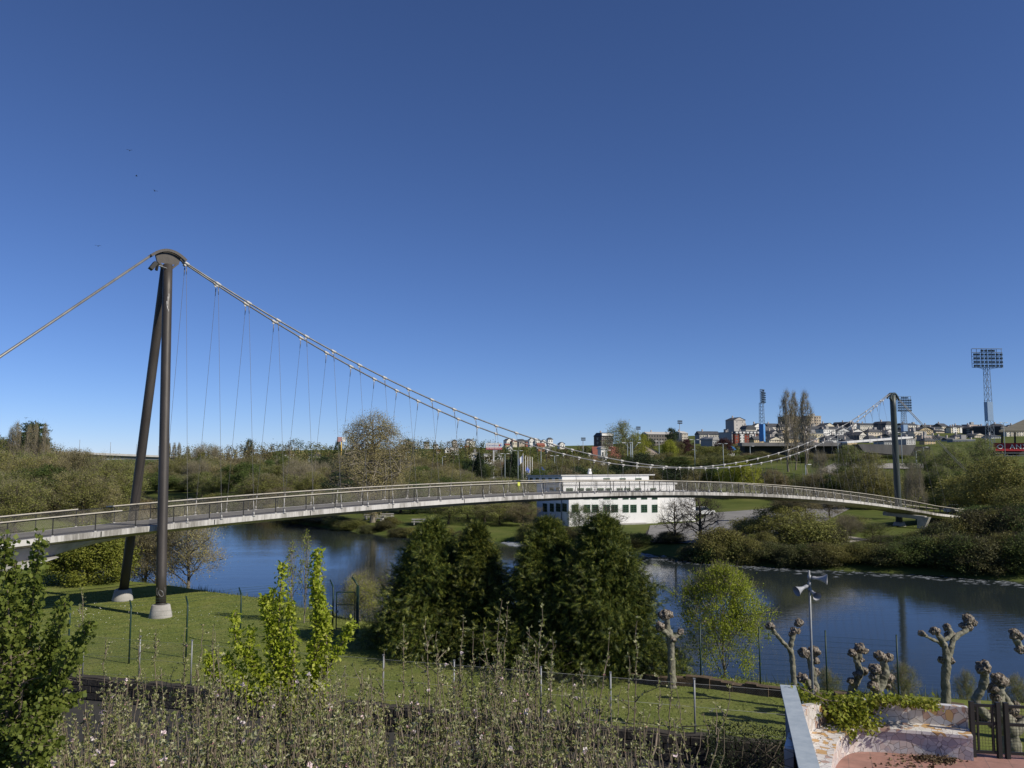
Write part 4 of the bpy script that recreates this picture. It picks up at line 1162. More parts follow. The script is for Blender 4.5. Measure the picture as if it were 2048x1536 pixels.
W_ = (.64, .60, .57); G_ = (.53, .51, .51); P_ = (.54, .46, .43); T_ = (.44, .30, .24); O_ = (.52, .33, .15); L_ = (.56, .56, .58)
M['mos_front'] = mosaic_mat('grey_pink_mosaic', 8.0, [W_, L_, P_, G_, W_, (.42, .39, .41), P_, W_], 3.1)
M['mos_back'] = mosaic_mat('white_terracotta_mosaic', 6.5, [W_, (.60, .56, .52), P_, W_, (.56, .50, .45), W_, T_, G_, O_, (.58, .54, .51)], 8.7)
M['mos_top'] = mosaic_mat('white_orange_mosaic', 8.5, [W_, (.72, .70, .66), (.70, .67, .63), W_, O_, (.70, .66, .62), W_, (.72, .70, .67), W_, T_, (.68, .64, .6)], 5.3)
R0 = on_z(1948, 1523, PZ)
front_px = [(1948, 1523), (1900, 1517.5), (1850, 1512), (1800, 1508), (1760, 1505), (1728, 1504.5), (1705, 1507), (1688, 1516), (1676, 1530), (1668, 1550), (1662, 1580), (1655, 1640)]
front = [on_z(x, y, PZ).xy for x, y in front_px]
front = [Vector((p.x, p.y)) for p in front]
def offset(poly, d):
    out = []
    for i, p in enumerate(poly):
        a = poly[max(0, i - 1)]; b = poly[min(len(poly) - 1, i + 1)]; t = (b - a).normalized()
        out.append(p + Vector((t.y, -t.x)) * d)
    return out
# patio slab behind and under it all
mb = MB(); edge = offset(front, .66)
e0 = edge[0]
poly = [(3.9, 7.0), (16, 7.0), (16, e0.y + .3 - (16 - e0.x) * .45), (e0.x, e0.y + .02)] + [(p.x, p.y) for p in edge[1:-1]] + [(edge[-1].x, edge[-1].y)]
mb.prism([(p[0], p[1]) for p in poly], -.9, PZ)
# keep the tile sheet and the retaining sides apart
patio = mb.build('patio', [M['patio']]); tag(patio, kind='structure')
bench = empty('mosaic_bench', (R0.x, R0.y, PZ), 0, 'curved bench clad in broken-tile mosaic on the red patio', 'bench'); BOO = (R0.x, R0.y, PZ)
def ribbon(lo, hi, z0, z1, name, mats, bulge=None, close=True):
    """solid wall between two plan lines"""
    mb = MB(); n = len(lo)
    vs = []
    for i in range(n):
        a, b = lo[i], hi[i]
        zz1 = z1[i] if hasattr(z1, '__len__') else z1
        vs += [(a.x, a.y, z0), (a.x, a.y, zz1), (b.x, b.y, zz1), (b.x, b.y, z0)]
    for i in range(n - 1):
        o = i * 4; 
        mb_f = [[o, o + 4, o + 5, o + 1], [o + 1, o + 5, o + 6, o + 2], [o + 2, o + 6, o + 7, o + 3]]
        for k, f in enumerate(mb_f): mb.add([], []); mb.f.append(f); mb.m.append(min(k, len(mats) - 1)); mb.sm.append(False)
    mb.v = [tuple(v) for v in vs]
    mb.f += [[0, 1, 2, 3], [n * 4 - 1, n * 4 - 2, n * 4 - 3, n * 4 - 4]]; mb.m += [0, 0]; mb.sm += [False, False]
    return rel(mb, name, mats, bench, BOO)
def dense(poly, k=4):
    sp = spline([(p.x, p.y) for p in poly], k); return [Vector(p) for p in sp]
fd = dense(front)
ribbon(offset(fd, 0.02), offset(fd, .46), PZ, PZ + .40, 'seat_front', [M['mos_front'], M['mos_front'], M['mos_front']])
ribbon(offset(fd, -.03), offset(fd, .47), PZ + .402, PZ + .46, 'seat', [M['mos_top'], M['mos_top'], M['mos_top']])
n = len(fd)
topz = [PZ + .84 + .16 * smooth(.55, .75, i / n) for i in range(n)]
ribbon(offset(fd, .473), offset(fd, .62), PZ, topz, 'backrest', [M['mos_back'], M['mos_top'], M['blue_paint']])
# pale blue stub wall behind the bench corner
stub = empty('stub_wall', on_z(1600, 1462, PZ + .1), 0, 'short pale blue wall stub between coping wall and bench corner', 'wall')
a = at(1596, 1408, 16.75); b = at(1628, 1408, 16.9)
mb = MB(); s0 = stub.location
mb.prism([(a.x - s0.x, a.y - s0.y), (b.x - s0.x, b.y - .35 - s0.y), (b.x + .1 - s0.x, b.y + .15 - s0.y), (a.x - s0.x, a.y + .45 - s0.y)], -1.2, a.z - s0.z)
mb.build('wall', M['blue_paint'], stub)
# parapet with blue-grey coping, running towards the camera
pa = on_z(1576, 1371, 4.5); pb = on_z(1621, 1545, 4.5); pd = (pa - pb).normalized(); pb = pb - pd * 2.5
par = empty('parapet_wall', (pa.x, pa.y, 0), 0, 'blue parapet wall with pale flat coping left of the patio', 'wall'); po = (pa.x, pa.y, 0)
mb = MB(); pr = Vector((pd.y, -pd.x, 0))
mb.add([pa - pr * .07 + Vector((0, 0, -5.4)), pb - pr * .07 + Vector((0, 0, -5.4)), pb + pr * .09 + Vector((0, 0, -5.4)), pa + pr * .09 + Vector((0, 0, -5.4)), pa - pr * .07 - Vector((0, 0, .05)), pb - pr * .07 - Vector((0, 0, .05)), pb + pr * .09 - Vector((0, 0, .05)), pa + pr * .09 - Vector((0, 0, .05))], [[0, 1, 2, 3], [4, 7, 6, 5], [0, 4, 5, 1], [1, 5, 6, 2], [2, 6, 7, 3], [3, 7, 4, 0]])
M['render_grey'] = surf('weathered_blue_render', [(.3, (.13, .15, .18)), (.7, (.21, .24, .28))], 1.5, .9, 10, stretch=(1, 1, .3))
rel(mb, 'wall', M['render_grey'], par, po)
rel(MB().bar(pa + pd * .03 - Vector((0, 0, .024)), pb - Vector((0, 0, .024)), .30, .052), 'coping', M['blue_cap'], par, po)
# dark steel railing with wire mesh right of the bench
rl0 = at(1942, 1500, R0.y + .25); rr = empty('patio_railing', (rl0.x, rl0.y, PZ), 0, 'black steel railing with mesh panels right of the mosaic bench', 'railing')
rx = [0.0, .17, .44, .56, 2.4]
mb = MB()
ux = Vector((1, -.16, 0)).normalized()
for k, x in enumerate((0.04, .50, .64, 2.3)):
    MB().bar(ux * x, ux * x + Vector((0, 0, 1.02)), .075, .075).build('post', M['dark_steel'], rr)
for (x0, x1, nm) in ((.04, .50, 'gate_frame'), (.64, 2.3, 'rail_frame')):
    m_ = MB()
    for z in (.95, .62, .10): m_.bar(ux * (x0 + .04) + Vector((0, 0, z)), ux * (x1 - .04) + Vector((0, 0, z)), .04, .05)
    if x1 < 1: m_.bar(ux * (x0 + .10) + Vector((0, 0, .1)), ux * (x0 + .10) + Vector((0, 0, .95)), .035, .035); m_.bar(ux * (x1 - .10) + Vector((0, 0, .1)), ux * (x1 - .10) + Vector((0, 0, .95)), .035, .035)
    f = m_.build(nm, M['dark_steel'], rr)
    m2 = MB()
    for z in np.arange(.15, .92, .055): m2.bar(ux * (x0 + .05) + Vector((0, 0, z)), ux * (x1 - .05) + Vector((0, 0, z)), .004, .004)
    for x in np.arange(x0 + .06, x1 - .05, .055): m2.bar(ux * x + Vector((0, 0, .1)), ux * x + Vector((0, 0, .94)), .004, .004)
    m2.build('mesh_infill', M['dark_steel'], f)
# fallen leaves on the patio
rng = np.random.default_rng(12); P = []
for px, py, k, sx, sy in ((1868, 1519, 190, 22, 4.0), (1890, 1524, 90, 16, 3), (1836, 1516, 40, 20, 3), (1800, 1521, 16, 30, 7), (1760, 1530, 10, 40, 8), (1835, 1532, 40, 30, 5)):
    for _ in range(k):
        q = on_z(px + rng.normal() * sx, py + rng.normal() * sy, PZ); P.append((q.x, q.y, PZ + rng.uniform(.005, .03)))
P = np.array(P); D = rng.normal(size=P.shape); D[:, 2] *= .25
LM['deadleaf'] = leafmat('dead_leaves', [(.06, .04, .022), (.13, .09, .05), (.22, .16, .09)], .1, .0)
V, F = leaves_np(P, D, rng.uniform(.05, .10, len(P)), rng.uniform(.03, .06, len(P)), rng, .4)
tag(link('fallen_leaves', np_mesh('fallen_leaves', [(V, F, 0)], [LM['deadleaf']])), 'brown fallen leaves lying on the red patio tiles', 'fallen leaves', kind='stuff')

# ------------------------------------------------------------------ ivy over the bench wall
rng = np.random.default_rng(44); P = []; Dn = []
def ivy_blob(px, py, Y, sx, sy, k):
    for _ in range(k):
        q = at(px + rng.normal() * sx, py + rng.normal() * sy, Y + rng.normal() * .16); P.append(tuple(q)); Dn.append((rng.normal() * .6, -.5 + rng.normal() * .5, -.45 + rng.normal() * .5))
for (x, y, Y, sx, sy, k) in ((1597, 1382, 17.0, 8, 10, 90), (1610, 1398, 17.0, 14, 9, 160), (1640, 1402, 16.9, 18, 8, 260), (1670, 1405, 16.8, 18, 9, 280), (1700, 1408, 16.7, 18, 10, 300), (1728, 1414, 16.6, 16, 13, 300),
                             (1700, 1428, 16.5, 22, 12, 260), (1725, 1440, 16.4, 15, 12, 190), (1668, 1424, 16.6, 16, 10, 160), (1690, 1447, 16.3, 10, 10, 110), (1742, 1452, 16.3, 8, 9, 80), (1705, 1466, 16.2, 7, 8, 50),
                             (1760, 1398, 16.7, 14, 6, 170), (1790, 1398, 16.6, 16, 5, 180), (1820, 1402, 16.5, 16, 5, 180), (1848, 1405, 16.4, 14, 5, 140), (1868, 1411, 16.3, 8, 4, 50), (1690, 1398, 17, 30, 5, 200), (1776, 1440, 16.3, 5, 10, 0)):
    ivy_blob(x, y, Y, sx, sy, k)
P = np.array(P); Dn = np.array(Dn); O = np.array([6.4, 16.7, PZ])
V, F = leaves_np(P - O, Dn, rng.uniform(.05, .10, len(P)), rng.uniform(.045, .085, len(P)), rng, .15)
ivy = empty('ivy', tuple(O), 0, 'yellow green ivy spilling over the bench wall and mosaic', 'ivy')
link('leaves', np_mesh('ivy_leaves', [(V, F, 0)], [LM['ivy']]), ivy)
mb = MB()
for pth in ([(1600, 1375), (1650, 1400), (1730, 1408), (1860, 1410)], [(1660, 1400), (1690, 1440), (1706, 1470)], [(1700, 1405), (1730, 1440), (1748, 1460)], [(1640, 1400), (1665, 1425), (1680, 1440)]):
    mb.tube([tuple(at(x, y, 16.6) - Vector(O)) for x, y in pth], .012, 5)
mb.build('stems', M['twig'], ivy)

# ------------------------------------------------------------------ dark hedge at the foot of the parapet
rng = np.random.default_rng(9)
def hedge(name, c, size, rz, n, mat, label, leaf=.06):
    P = rng.uniform(-1, 1, (n, 3)); k = rng.integers(0, 3, n); s = np.sign(rng.normal(size=n))
    for a in range(3): P[k == a, a] = s[k == a] * rng.uniform(.82, 1.03, (k == a).sum())
    bump = 1 + .08 * np.sin(P[:, [0]] * 7 + P[:, [1]] * 5) ; P = P * np.array(size) * .5 * bump; P[:, 2] += size[2] / 2
    D = P * np.array([1, 1, .8]) / np.array(size) + rng.normal(size=P.shape) * .5
    V, F = leaves_np(P, D, rng.uniform(.6, 1.4, n) * leaf, rng.uniform(.5, .9, n) * leaf, rng)
    e = empty(name, c, rz, label, 'hedge'); link('foliage', np_mesh('foliage', [(V, F, 0)], [LM[mat]]), e)
    mb = MB()
    for i in range(14): mb.tube([(rng.uniform(-.45, .45) * size[0], rng.uniform(-.4, .4) * size[1], 0), (rng.uniform(-.5, .5) * size[0], rng.uniform(-.4, .4) * size[1], size[2] * .9)], .02, 5)
    mb.build('stems', M['bark'], e)
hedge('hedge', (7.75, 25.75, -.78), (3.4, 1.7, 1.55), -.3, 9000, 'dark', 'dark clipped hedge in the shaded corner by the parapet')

# ------------------------------------------------------------------ trees and shrubs of the near bank
tree('mound', 0, (-31.3, 62.0, -.1), at(160, 1052, 62).z + .1, 165 * 62 / FPX, 'mound', 'round_bush', 'big rounded olive green bush left of the mast feet', 'bush')
for k, (px, yt, yb, w_, v, lab) in enumerate(((288, 1040, 1178, 130, 0, 'sparse budding tree seen between the two near mast legs'), (375, 1025, 1185, 130, 1, 'leaning budding tree by the water right of the near mast'), (310, 1050, 1180, 100, 2, 'thin budding tree directly behind the front mast leg'), (232, 1045, 1160, 60, 0, 'bare dark sapling between the round bush and the rear mast leg'))):
    b = on_z(px, yb, -1.5); H = at(px, yt, b.y).z + 1.6
    tree('sparse', v, (b.x, b.y, -1.65), H * 1.02, w_ * b.y / FPX, 'tan', 'waterside_tree', lab, 'tree', 'sparse trees by the near mast', lean=.12 if k == 1 else 0)
LM['willow'] = leafmat('bright_willow_leaves', [(.20, .25, .016), (.28, .34, .024), (.37, .41, .04)], .45, .05)
proto('willow', tree_meshes('willow', 400, 'bush', (M['bark_pale'], LM['willow'], TW), limbs=30, subs=9, clumps=90, per=66, leaf=.019, spread=.045, twigs=8, rough=1.3, tlen=.09, h0=.02, up=.8, trunk=.012, twr=.003))
PROTO['willow'].append(PROTO['willow'][0])
def wtree(px, yt, D, w_, base, name, label, kind='willow', mat=None, cat='shrub', group=None):
    top = at(px, yt, D); tm, cm = PROTO[kind][0]; e = empty(name, (top.x, D, base), rnd.random() * 6, label, cat, group)
    sx = w_ * D / FPX / 1.25
    link('trunk', tm, e, scale=(sx, sx, top.z - base)); c = link('crown', cm, e, scale=(sx, sx, top.z - base))
    if mat: c.material_slots[0].link = 'OBJECT'; c.material_slots[0].material = LM[mat]
    return e
wtree(1442, 1140, 37.5, 178, -.9, 'willow_shrub', 'bright yellow green willow standing at the river edge')
wtree(1800, 1330, 33.5, 80, -.9, 'bank_shrub', 'small green shrub on the bank behind the squat pollard', 'sparse', 'birch', group='shrubs on the near river bank')
wtree(1655, 1340, 34.0, 60, -.9, 'bank_shrub', 'small green shrub on the bank between pole and S-shaped pollard', 'sparse', 'birch', group='shrubs on the near river bank')
wtree(1930, 1345, 33.0, 50, -.9, 'bank_shrub', 'small green shrub on the bank right of the tall spreading pollard', 'sparse', 'birch', group='shrubs on the near river bank')
wtree(2035, 1355, 33.0, 70, -.9, 'bank_shrub', 'small green shrub on the bank at the right edge below the leaning pollard arm', 'sparse', 'birch', group='shrubs on the near river bank')
wtree(1350, 1300, 38.0, 60, -.9, 'bank_shrub', 'small green shrub on the bank between cypress and willow', 'sparse', 'birch', group='shrubs on the near river bank')
t_ = at(722, 1150, 49.0); tree('sparse', 1, (t_.x, 49.0, -.5), t_.z + .5, 80 * 49 / FPX, 'bright', 'thin_sapling', 'thin sparse sapling rising behind the garden gate', 'tree')
for px, yt, w_, lab in ((585, 1085, 46, 'thin young poplar behind the left leafy pear column'), (612, 1062, 40, 'tallest thin young poplar between the two pear columns'), (640, 1110, 40, 'thin young poplar behind the right leafy pear column')):
    top = at(px, yt, 47.0); tree('sapling', 0, (top.x, 47.0, -.1), top.z + .1, w_ * 47 / FPX * .8, 'bright', 'young_poplar', lab, 'tree', 'young poplars at the water edge')
# tall grass along the near bank (uncountable)
rng = np.random.default_rng(77); P = []
for (x0, y0), (x1, y1) in zip(NEAR_SHORE[3:13], NEAR_SHORE[4:14]):
    L = math.hypot(x1 - x0, y1 - y0); k = int(L * 330)
    t = rng.random(k); w_ = -1 * np.abs(rng.normal(size=k)) * 1.1 - .2
    nx, ny = (y1 - y0) / L, -(x1 - x0) / L
    sgn = 1 if (ny * -1) > 0 else -1
    P.append(np.stack([x0 + (x1 - x0) * t - nx * w_ * sgn, y0 + (y1 - y0) * t - ny * w_ * sgn], 1))
P = np.concatenate(P); cl = np.sin(P[:, 0] * 1.9) + np.sin(P[:, 1] * 2.7 + P[:, 0]) + rng.normal(size=len(P)) * .7; P = P[cl > -.4]
Z = ground(P[:, 0], P[:, 1]) - .03
P3 = np.stack([P[:, 0], P[:, 1], Z], 1); D = rng.normal(size=P3.shape) * .35; D[:, 2] = 1
V, F = blades_np(P3, D, rng.uniform(.25, .75, len(P3)), .03, rng)
tag(link('bank_grass', np_mesh('bank_grass', [(V, F, 0)], [LM['grass']])), 'long grass fringing the near river bank', 'grass', kind='stuff')
# short lawn blades so the turf has a surface (uncountable)
k = 240000; t1 = rng.random(k); X = rng.uniform(-34, 14, k); Yl = rng.uniform(26, 58, k)
ws = wall_side(X, Yl); dn, sn = seg_dist(X, Yl, NEAR_SHORE); ok = (ws > .2) & (sn > 0) & (dn > 3.2); X = X[ok]; Yl = Yl[ok]
P3 = np.stack([X, Yl, ground(X, Yl) - .03], 1); D = rng.normal(size=P3.shape) * .9; D[:, 2] = .38
LM['turf'] = leafmat('turf_blades', [(.13, .17, .034), (.18, .208, .05), (.25, .25, .08)], .2, .0)
V, F = blades_np(P3, D, rng.uniform(.05, .11, len(P3)), rng.uniform(.02, .05, len(P3)), rng)
tag(link('turf', np_mesh('turf', [(V, F, 0)], [LM['turf']])), 'short mown grass of the riverside lawn', 'grass', kind='stuff')
# daisies on the left lawn
q = []
for px, py, k, sx, sy in ((170, 1228, 70, 25, 3), (215, 1215, 50, 30, 4), (262, 1212, 30, 12, 3), (390, 1230, 90, 40, 8), (190, 1240, 40, 30, 8), (300, 1260, 60, 80, 14)):
    for _ in range(k):
        v = on_z(px + rng.normal() * sx, py + rng.normal() * sy, .02); q.append((v.x, v.y, .06))
q = np.array(q); D = rng.normal(size=q.shape); D[:, 2] *= .2
q = q[rng.random(len(q)) < .6]; D = D[:len(q)]
V, F = leaves_np(q, D, .05, .045, rng)
LM['daisy'] = leafmat('daisy_petals', [(.6, .6, .55), (.75, .74, .70)], .1, 0)
tag(link('daisies', np_mesh('daisies', [(V, F, 0)], [LM['daisy']])), 'small white daisies scattered over the lawn by the mast', 'daisies', kind='stuff')
# ------------------------------------------------------------------ the white power station across the river
PHI = math.radians(19.5)
BU = Vector((math.cos(PHI), math.sin(PHI), 0)); BV = Vector((-math.sin(PHI), math.cos(PHI), 0))   # along the front, into the depth
BY = 122.0
bo = at(1138, 1040, BY); GZB = -1.35
BORG = Vector((bo.x, BY, GZB))
def plane_uz(px, py, origin, du):
    """where the ray through a picture point meets the vertical plane through origin along du -> (u, z above GZB)"""
    a, y, w_ = ray(px, py); r = Vector((a, y, w_)); nn = Vector((du.y, -du.x, 0))
    s = (origin - Vector((0, 0, CAMZ))).dot(nn) / r.dot(nn); p = Vector((0, 0, CAMZ)) + r * s
    return (p - origin).dot(du), p.z - GZB
def c7(x, y): return (1060 + x / 5.689, 930 + y / 5.689)
ps = empty('power_station', BORG, PHI, 'white three-tiered flat-roofed building with green windows behind the footbridge', 'building')
V3 = 3.2; V2 = 2.2
def uz(cx, cy, v=0.0): return plane_uz(*c7(cx, cy), BORG + BV * v, BU)
def vz(cx, cy, u=0.0): return plane_uz(*c7(cx, cy), BORG + BU * u, BV)
u_end = uz(1930, 500)[0]; z1 = uz(442, 330)[1]; z2 = uz(375, 232, V2)[1]; z3 = uz(765, 124, V3)[1]
L1 = 13.0
u2 = uz(372, 270, V2)[0]; u3 = uz(765, 150, V3)[0]; u3e = uz(1352, 150, V3)[0]
u1e = uz(1452, 480)[0]
def rbox(u0, u1, v0, v1, za, zb, name, mat, parent=None):
    mb = MB(); mb.box(((u0 + u1) / 2, (v0 + v1) / 2, (za + zb) / 2), (u1 - u0, v1 - v0, zb - za)); return mb.build(name, mat, parent if parent is not None else ps)
rbox(0, u1e, 0, L1, 0, z1, 'ground_floor_wall', M['white_wall'])
rbox(u1e + .004, u_end, 1.2, L1, .0, z1 - .1, 'annexe_wall', M['white_wall'])
w2 = rbox(max(.02, 0.004), u_end - 3, V2, L1 - .02, z1 - .05, z2, 'middle_floor_wall', M['white_wall'])
def mono(u0, u1, v0, v1, za, zf, zb, th, name, mat):
    q = [(u0, v0, za), (u1, v0, za), (u1, v1, za if th == 0 else zb - .22), (u0, v1, za if th == 0 else zb - .22), (u0, v0, zf), (u1, v0, zf), (u1, v1, zb), (u0, v1, zb)]
    return MB().add(q, [[0, 3, 2, 1], [4, 5, 6, 7], [0, 1, 5, 4], [1, 2, 6, 5], [2, 3, 7, 6], [3, 0, 4, 7]]).build(name, mat, ps)
w3 = mono(.3, u3e, V3, 17.6, z2 - .05, z3, z3 - .35, 0, 'upper_floor_wall', M['white_wall'])
M['roof_pale'] = surf('pale_roof_edge', [(.3, (.50, .49, .47)), (.7, (.62, .61, .59))], 1, .8, 6)
rbox(-.15, u_end - 2.6, V2 - .10, L1 + .1, z2 - .02, z2 + .22, 'roof', M['roof_pale'])
rbox(-.12, u1e + .1, -.12, V2 + .1, z1 - .02, z1 + .12, 'roof', M['roof_pale'])
mono(.1, u3e + 1.0, V3 - .14, 17.9, z3 + .02, z3 + .20, z3 - .15, 1, 'roof', M['roof_pale'])
rbox(u1e - .1, u_end + .15, .95, L1 + .15, z1 - .1, z1 + .08, 'roof', M['roof_pale'])
# window: dark pane with green frame and glazing bars
def window(parent, u, z, w_, h, v, face, nx=2, ny=3, frame=M['win_green'], lab=None):
    """face: 'f' front (looking to -v), 'l' left (looking to -u)"""
    fr = MB(); t = .09; d = .06
    def place(x, y, sx, sy, dep, mb):
        if face == 'f': mb.box((u + x, v - dep, z + y), (sx, d, sy))
        else: mb.box((v - dep, u + x, z + y), (d, sx, sy))
    place(0, h / 2 - t / 2, w_, t, .02, fr); place(0, -h / 2 + t / 2, w_, t, .02, fr); place(-w_ / 2 + t / 2, 0, t, h - 2 * t, .02, fr); place(w_ / 2 - t / 2, 0, t, h - 2 * t, .02, fr)
    for i in range(1, nx): place(-w_ / 2 + w_ * i / nx, 0, .055, h - 2 * t, .015, fr)
    for j in range(1, ny): place(0, -h / 2 + h * j / ny, w_ - 2 * t, .05, .012, fr)
    f = fr.build('window', frame, parent)
    gl = MB(); place(0, 0, w_ - t, h - t, -.022, gl); gl.build('pane', M['glass'], f)
    return f
gf = ps
for (a, b) in ((475, 550), (612, 685), (705, 778), (835, 908), (925, 1000), (1055, 1122), (1143, 1212), (1265, 1333), (1388, 1450)):
    (ua, za), (ub, zb) = uz(a, 540), uz(b, 450)
    window(gf, (ua + ub) / 2, (za + zb) / 2, abs(ub - ua), abs(zb - za), 0, 'f', 2, 4)
    (ua, za), (ub, zb) = uz(a, 392), uz(b, 348)
    window(gf, (ua + ub) / 2, (za + zb) / 2, abs(ub - ua), abs(zb - za), 0, 'f', 2, 1)
for (a, b) in ((412, 488), (540, 612), (638, 708), (768, 838), (862, 930), (987, 1055), (1072, 1142), (1195, 1262), (1370, 1435)):
    (ua, za), (ub, zb) = uz(a, 302, V2), uz(b, 262, V2)
    window(ps, (ua + ub) / 2, (za + zb) / 2, abs(ub - ua), abs(zb - za), V2, 'f', 2, 1)
for (a, b) in ((835, 908), (1020, 1088), (1198, 1268)):
    (ua, za), (ub, zb) = uz(a, 183, V3), uz(b, 150, V3)
    window(ps, (ua + ub) / 2, (za + zb) / 2, abs(ub - ua), abs(zb - za), V3, 'f', 2, 1)
for (a, b) in ((148, 195), (228, 272), (297, 348), (370, 420)):
    (va, za), (vb, zb) = vz(a, 528), vz(b, 440)
    window(ps, (va + vb) / 2, (za + zb) / 2, abs(vb - va), abs(zb - za), 0, 'l', 2, 3)
for (a, b) in ((225, 268), (298, 345)):
    (va, za), (vb, zb) = vz(a, 292, 0.004), vz(b, 255, 0.004)
    window(ps, (va + vb) / 2, (za + zb) / 2, abs(vb - va), abs(zb - za), 0.004, 'l', 2, 1)
for i in range(5):
    window(ps, V3 + 2 + i * 2.75, z3 - .70 - .05 * i, 1.35, .75, .3, 'l', 2, 1)
# stepped base and wing walls by the river
rbox(-2.2, 3.0, -2.8, -.3, -1.4, .12, 'landing', M['white_wall'])
rbox(u1e * .55, u1e - 2.2, -.85, -.06, -.3, .75, 'loading_ledge', M['concrete'])
mb = MB(); mb.box((0, 0, .15), (.5, .5, .4)); mb.tube([(0, 0, .3), (0, 0, .8)], .25, 8); mb.build('roof_vent', M['white'], ps, (8.0, 10, z3 + .2))
mb = MB(); mb.tube([(-.1, 2.6, 0), (-.1, 2.6, z1)], .07, 6); mb.build('drainpipe', M['galv'], ps)
# quay wall in front of the building
q0 = at(1170, 1062, 112); quay = empty('quay_wall', (q0.x, 112, -2), 0, 'dark stone quay wall at the water below the white building', 'wall')
a = on_z(1175, 1062, -.9); b = on_z(1292, 1078, -.9); c = on_z(1300, 1055, -.9)
mb = MB(); o = quay.location
d = on_z(1400, 1094, -1.2)
for (p, q, h_) in ((a, b, 2.1), (b, c, 2.1), (b, d, 1.5)):
    mb.bar(Vector((p.x, p.y, -1.9)) - o, Vector((q.x, q.y, -1.9)) - o, .5, h_)
mb.build('wall', M['stone_dark'], quay)

# ------------------------------------------------------------------ car park, paths, roads of the far bank
def drape(name, ring, m, dz=.06, kind='structure', step=3.0):
    """ground-hugging sheet: world ring (x, y) cut by a grid"""
    import mathutils
    xs = [p[0] for p in ring]; ys = [p[1] for p in ring]
    bm = __import__('bmesh').new(); bmesh = __import__('bmesh')
    f = bm.faces.new([bm.verts.new((p[0], p[1], 0)) for p in ring])
    for axis, lo, hi in ((0, min(xs), max(xs)), (1, min(ys), max(ys))):
        v = lo + step
        while v < hi:
            co = Vector((0, 0, 0)); co[axis] = v; no = Vector((0, 0, 0)); no[axis] = 1
            bmesh.ops.bisect_plane(bm, geom=bm.verts[:] + bm.edges[:] + bm.faces[:], plane_co=co, plane_no=no); v += step
    bmesh.ops.triangulate(bm, faces=bm.faces[:])
    bm.verts.ensure_lookup_table()
    co = np.array([v.co[:] for v in bm.verts]); z = ground(co[:, 0], co[:, 1]) + dz
    for v, zz in zip(bm.verts, z): v.co.z = zz
    bm.normal_update()
    for fc in bm.faces:
        if fc.normal.z < 0: fc.normal_flip()
    me = bpy.data.meshes.new(name); bm.to_mesh(me); bm.free(); me.materials.append(m)
    return tag(link(name, me), kind=kind)
def ringz(pts, z): return [tuple(on_z(x, y, z).xy) for x, y in pts]
drape('car_park', ringz([(1292, 1072), (1300, 1046), (1395, 1040), (1420, 1025), (1660, 1012), (1700, 1020), (1600, 1062), (1480, 1075), (1400, 1077)], -.35), M['road_far'], .05)
drape('path', ringz([(1470, 1076), (1600, 1064), (1700, 1070), (1740, 1076), (1700, 1081), (1600, 1072), (1480, 1081)], -.5), M['path'], .08)
drape('road', ringz([(940, 962), (1010, 955), (1085, 952), (1085, 972), (1000, 974), (930, 972)], .8), M['road_far'], .15)
drape('road', [tuple(at(x, y, D).xy) for x, y, D in ((1640, 940, 205), (1668, 920, 222), (1690, 922, 222), (1850, 930, 214), (1850, 938, 204), (1700, 934, 208), (1665, 945, 200))], M['path'], .12)
drape('lawn', ringz([(1640, 1060), (1640, 1030), (1760, 1022), (1800, 1050), (1700, 1085)], -.4), M['far_grass'], .04)
drape('meadow', ringz([(700, 1058), (735, 1030), (880, 1022), (1060, 1040), (1050, 1080), (960, 1078), (850, 1072), (740, 1062)], -.7), M['far_grass'], .04)
drape('shore', ringz([(955, 1080), (985, 1074), (1035, 1078), (1020, 1084), (970, 1084)], -1.3), M['path'], .10)

# foam and ripples along the weir on the far side (uncountable)
rng = np.random.default_rng(21); V = []; F = []
line = [(1262, 1112), (1330, 1118), (1420, 1124), (1520, 1132), (1620, 1139), (1720, 1143), (1830, 1150), (1940, 1158), (2060, 1167)]
for i in range(300):
    u = rng.random() * (len(line) - 1); k = int(u); f_ = u - k
    x = line[k][0] + (line[k + 1][0] - line[k][0]) * f_; y = line[k][1] + (line[k + 1][1] - line[k][1]) * f_ + 3.0 + rng.normal() * 2.2 + (5 * rng.random() if rng.random() < .35 else 0)
    p = on_z(x, y, WATER + .012); L = rng.uniform(.15, .9) * (1.5 if rng.random() < .15 else 1); W2 = rng.uniform(.02, .06)
    a = rng.normal() * .25 - .25; dx, dy = math.cos(a) * L / 2, math.sin(a) * L / 2
    o = len(V); V += [(p.x - dx, p.y - dy, WATER + .012), (p.x, p.y - W2, WATER + .02), (p.x + dx, p.y + dy, WATER + .012), (p.x, p.y + W2, WATER + .04)]; F.append([o, o + 1, o + 2, o + 3])
for (px, py, sx, sy, n) in ((1031, 1088, 9, 1.6, 90), (400, 998, 14, 1.2, 60), (1260, 1110, 20, 2, 40)):
    for i in range(n):
        p = on_z(px + rng.normal() * sx, py + rng.normal() * sy, WATER + .02); L = rng.uniform(.2, .8); W2 = rng.uniform(.05, .16)
        o = len(V); V += [(p.x - L, p.y, WATER + .02), (p.x, p.y - W2 * 2, WATER + .03), (p.x + L, p.y, WATER + .02), (p.x, p.y + W2 * 2, WATER + .14)]; F.append([o, o + 1, o + 2, o + 3])
tag(link('river_foam', np_mesh('river_foam', [(np.array(V), np.array(F), 0)], [M['foam']])), 'broken white foam where the river runs over its weir', 'foam', kind='stuff')
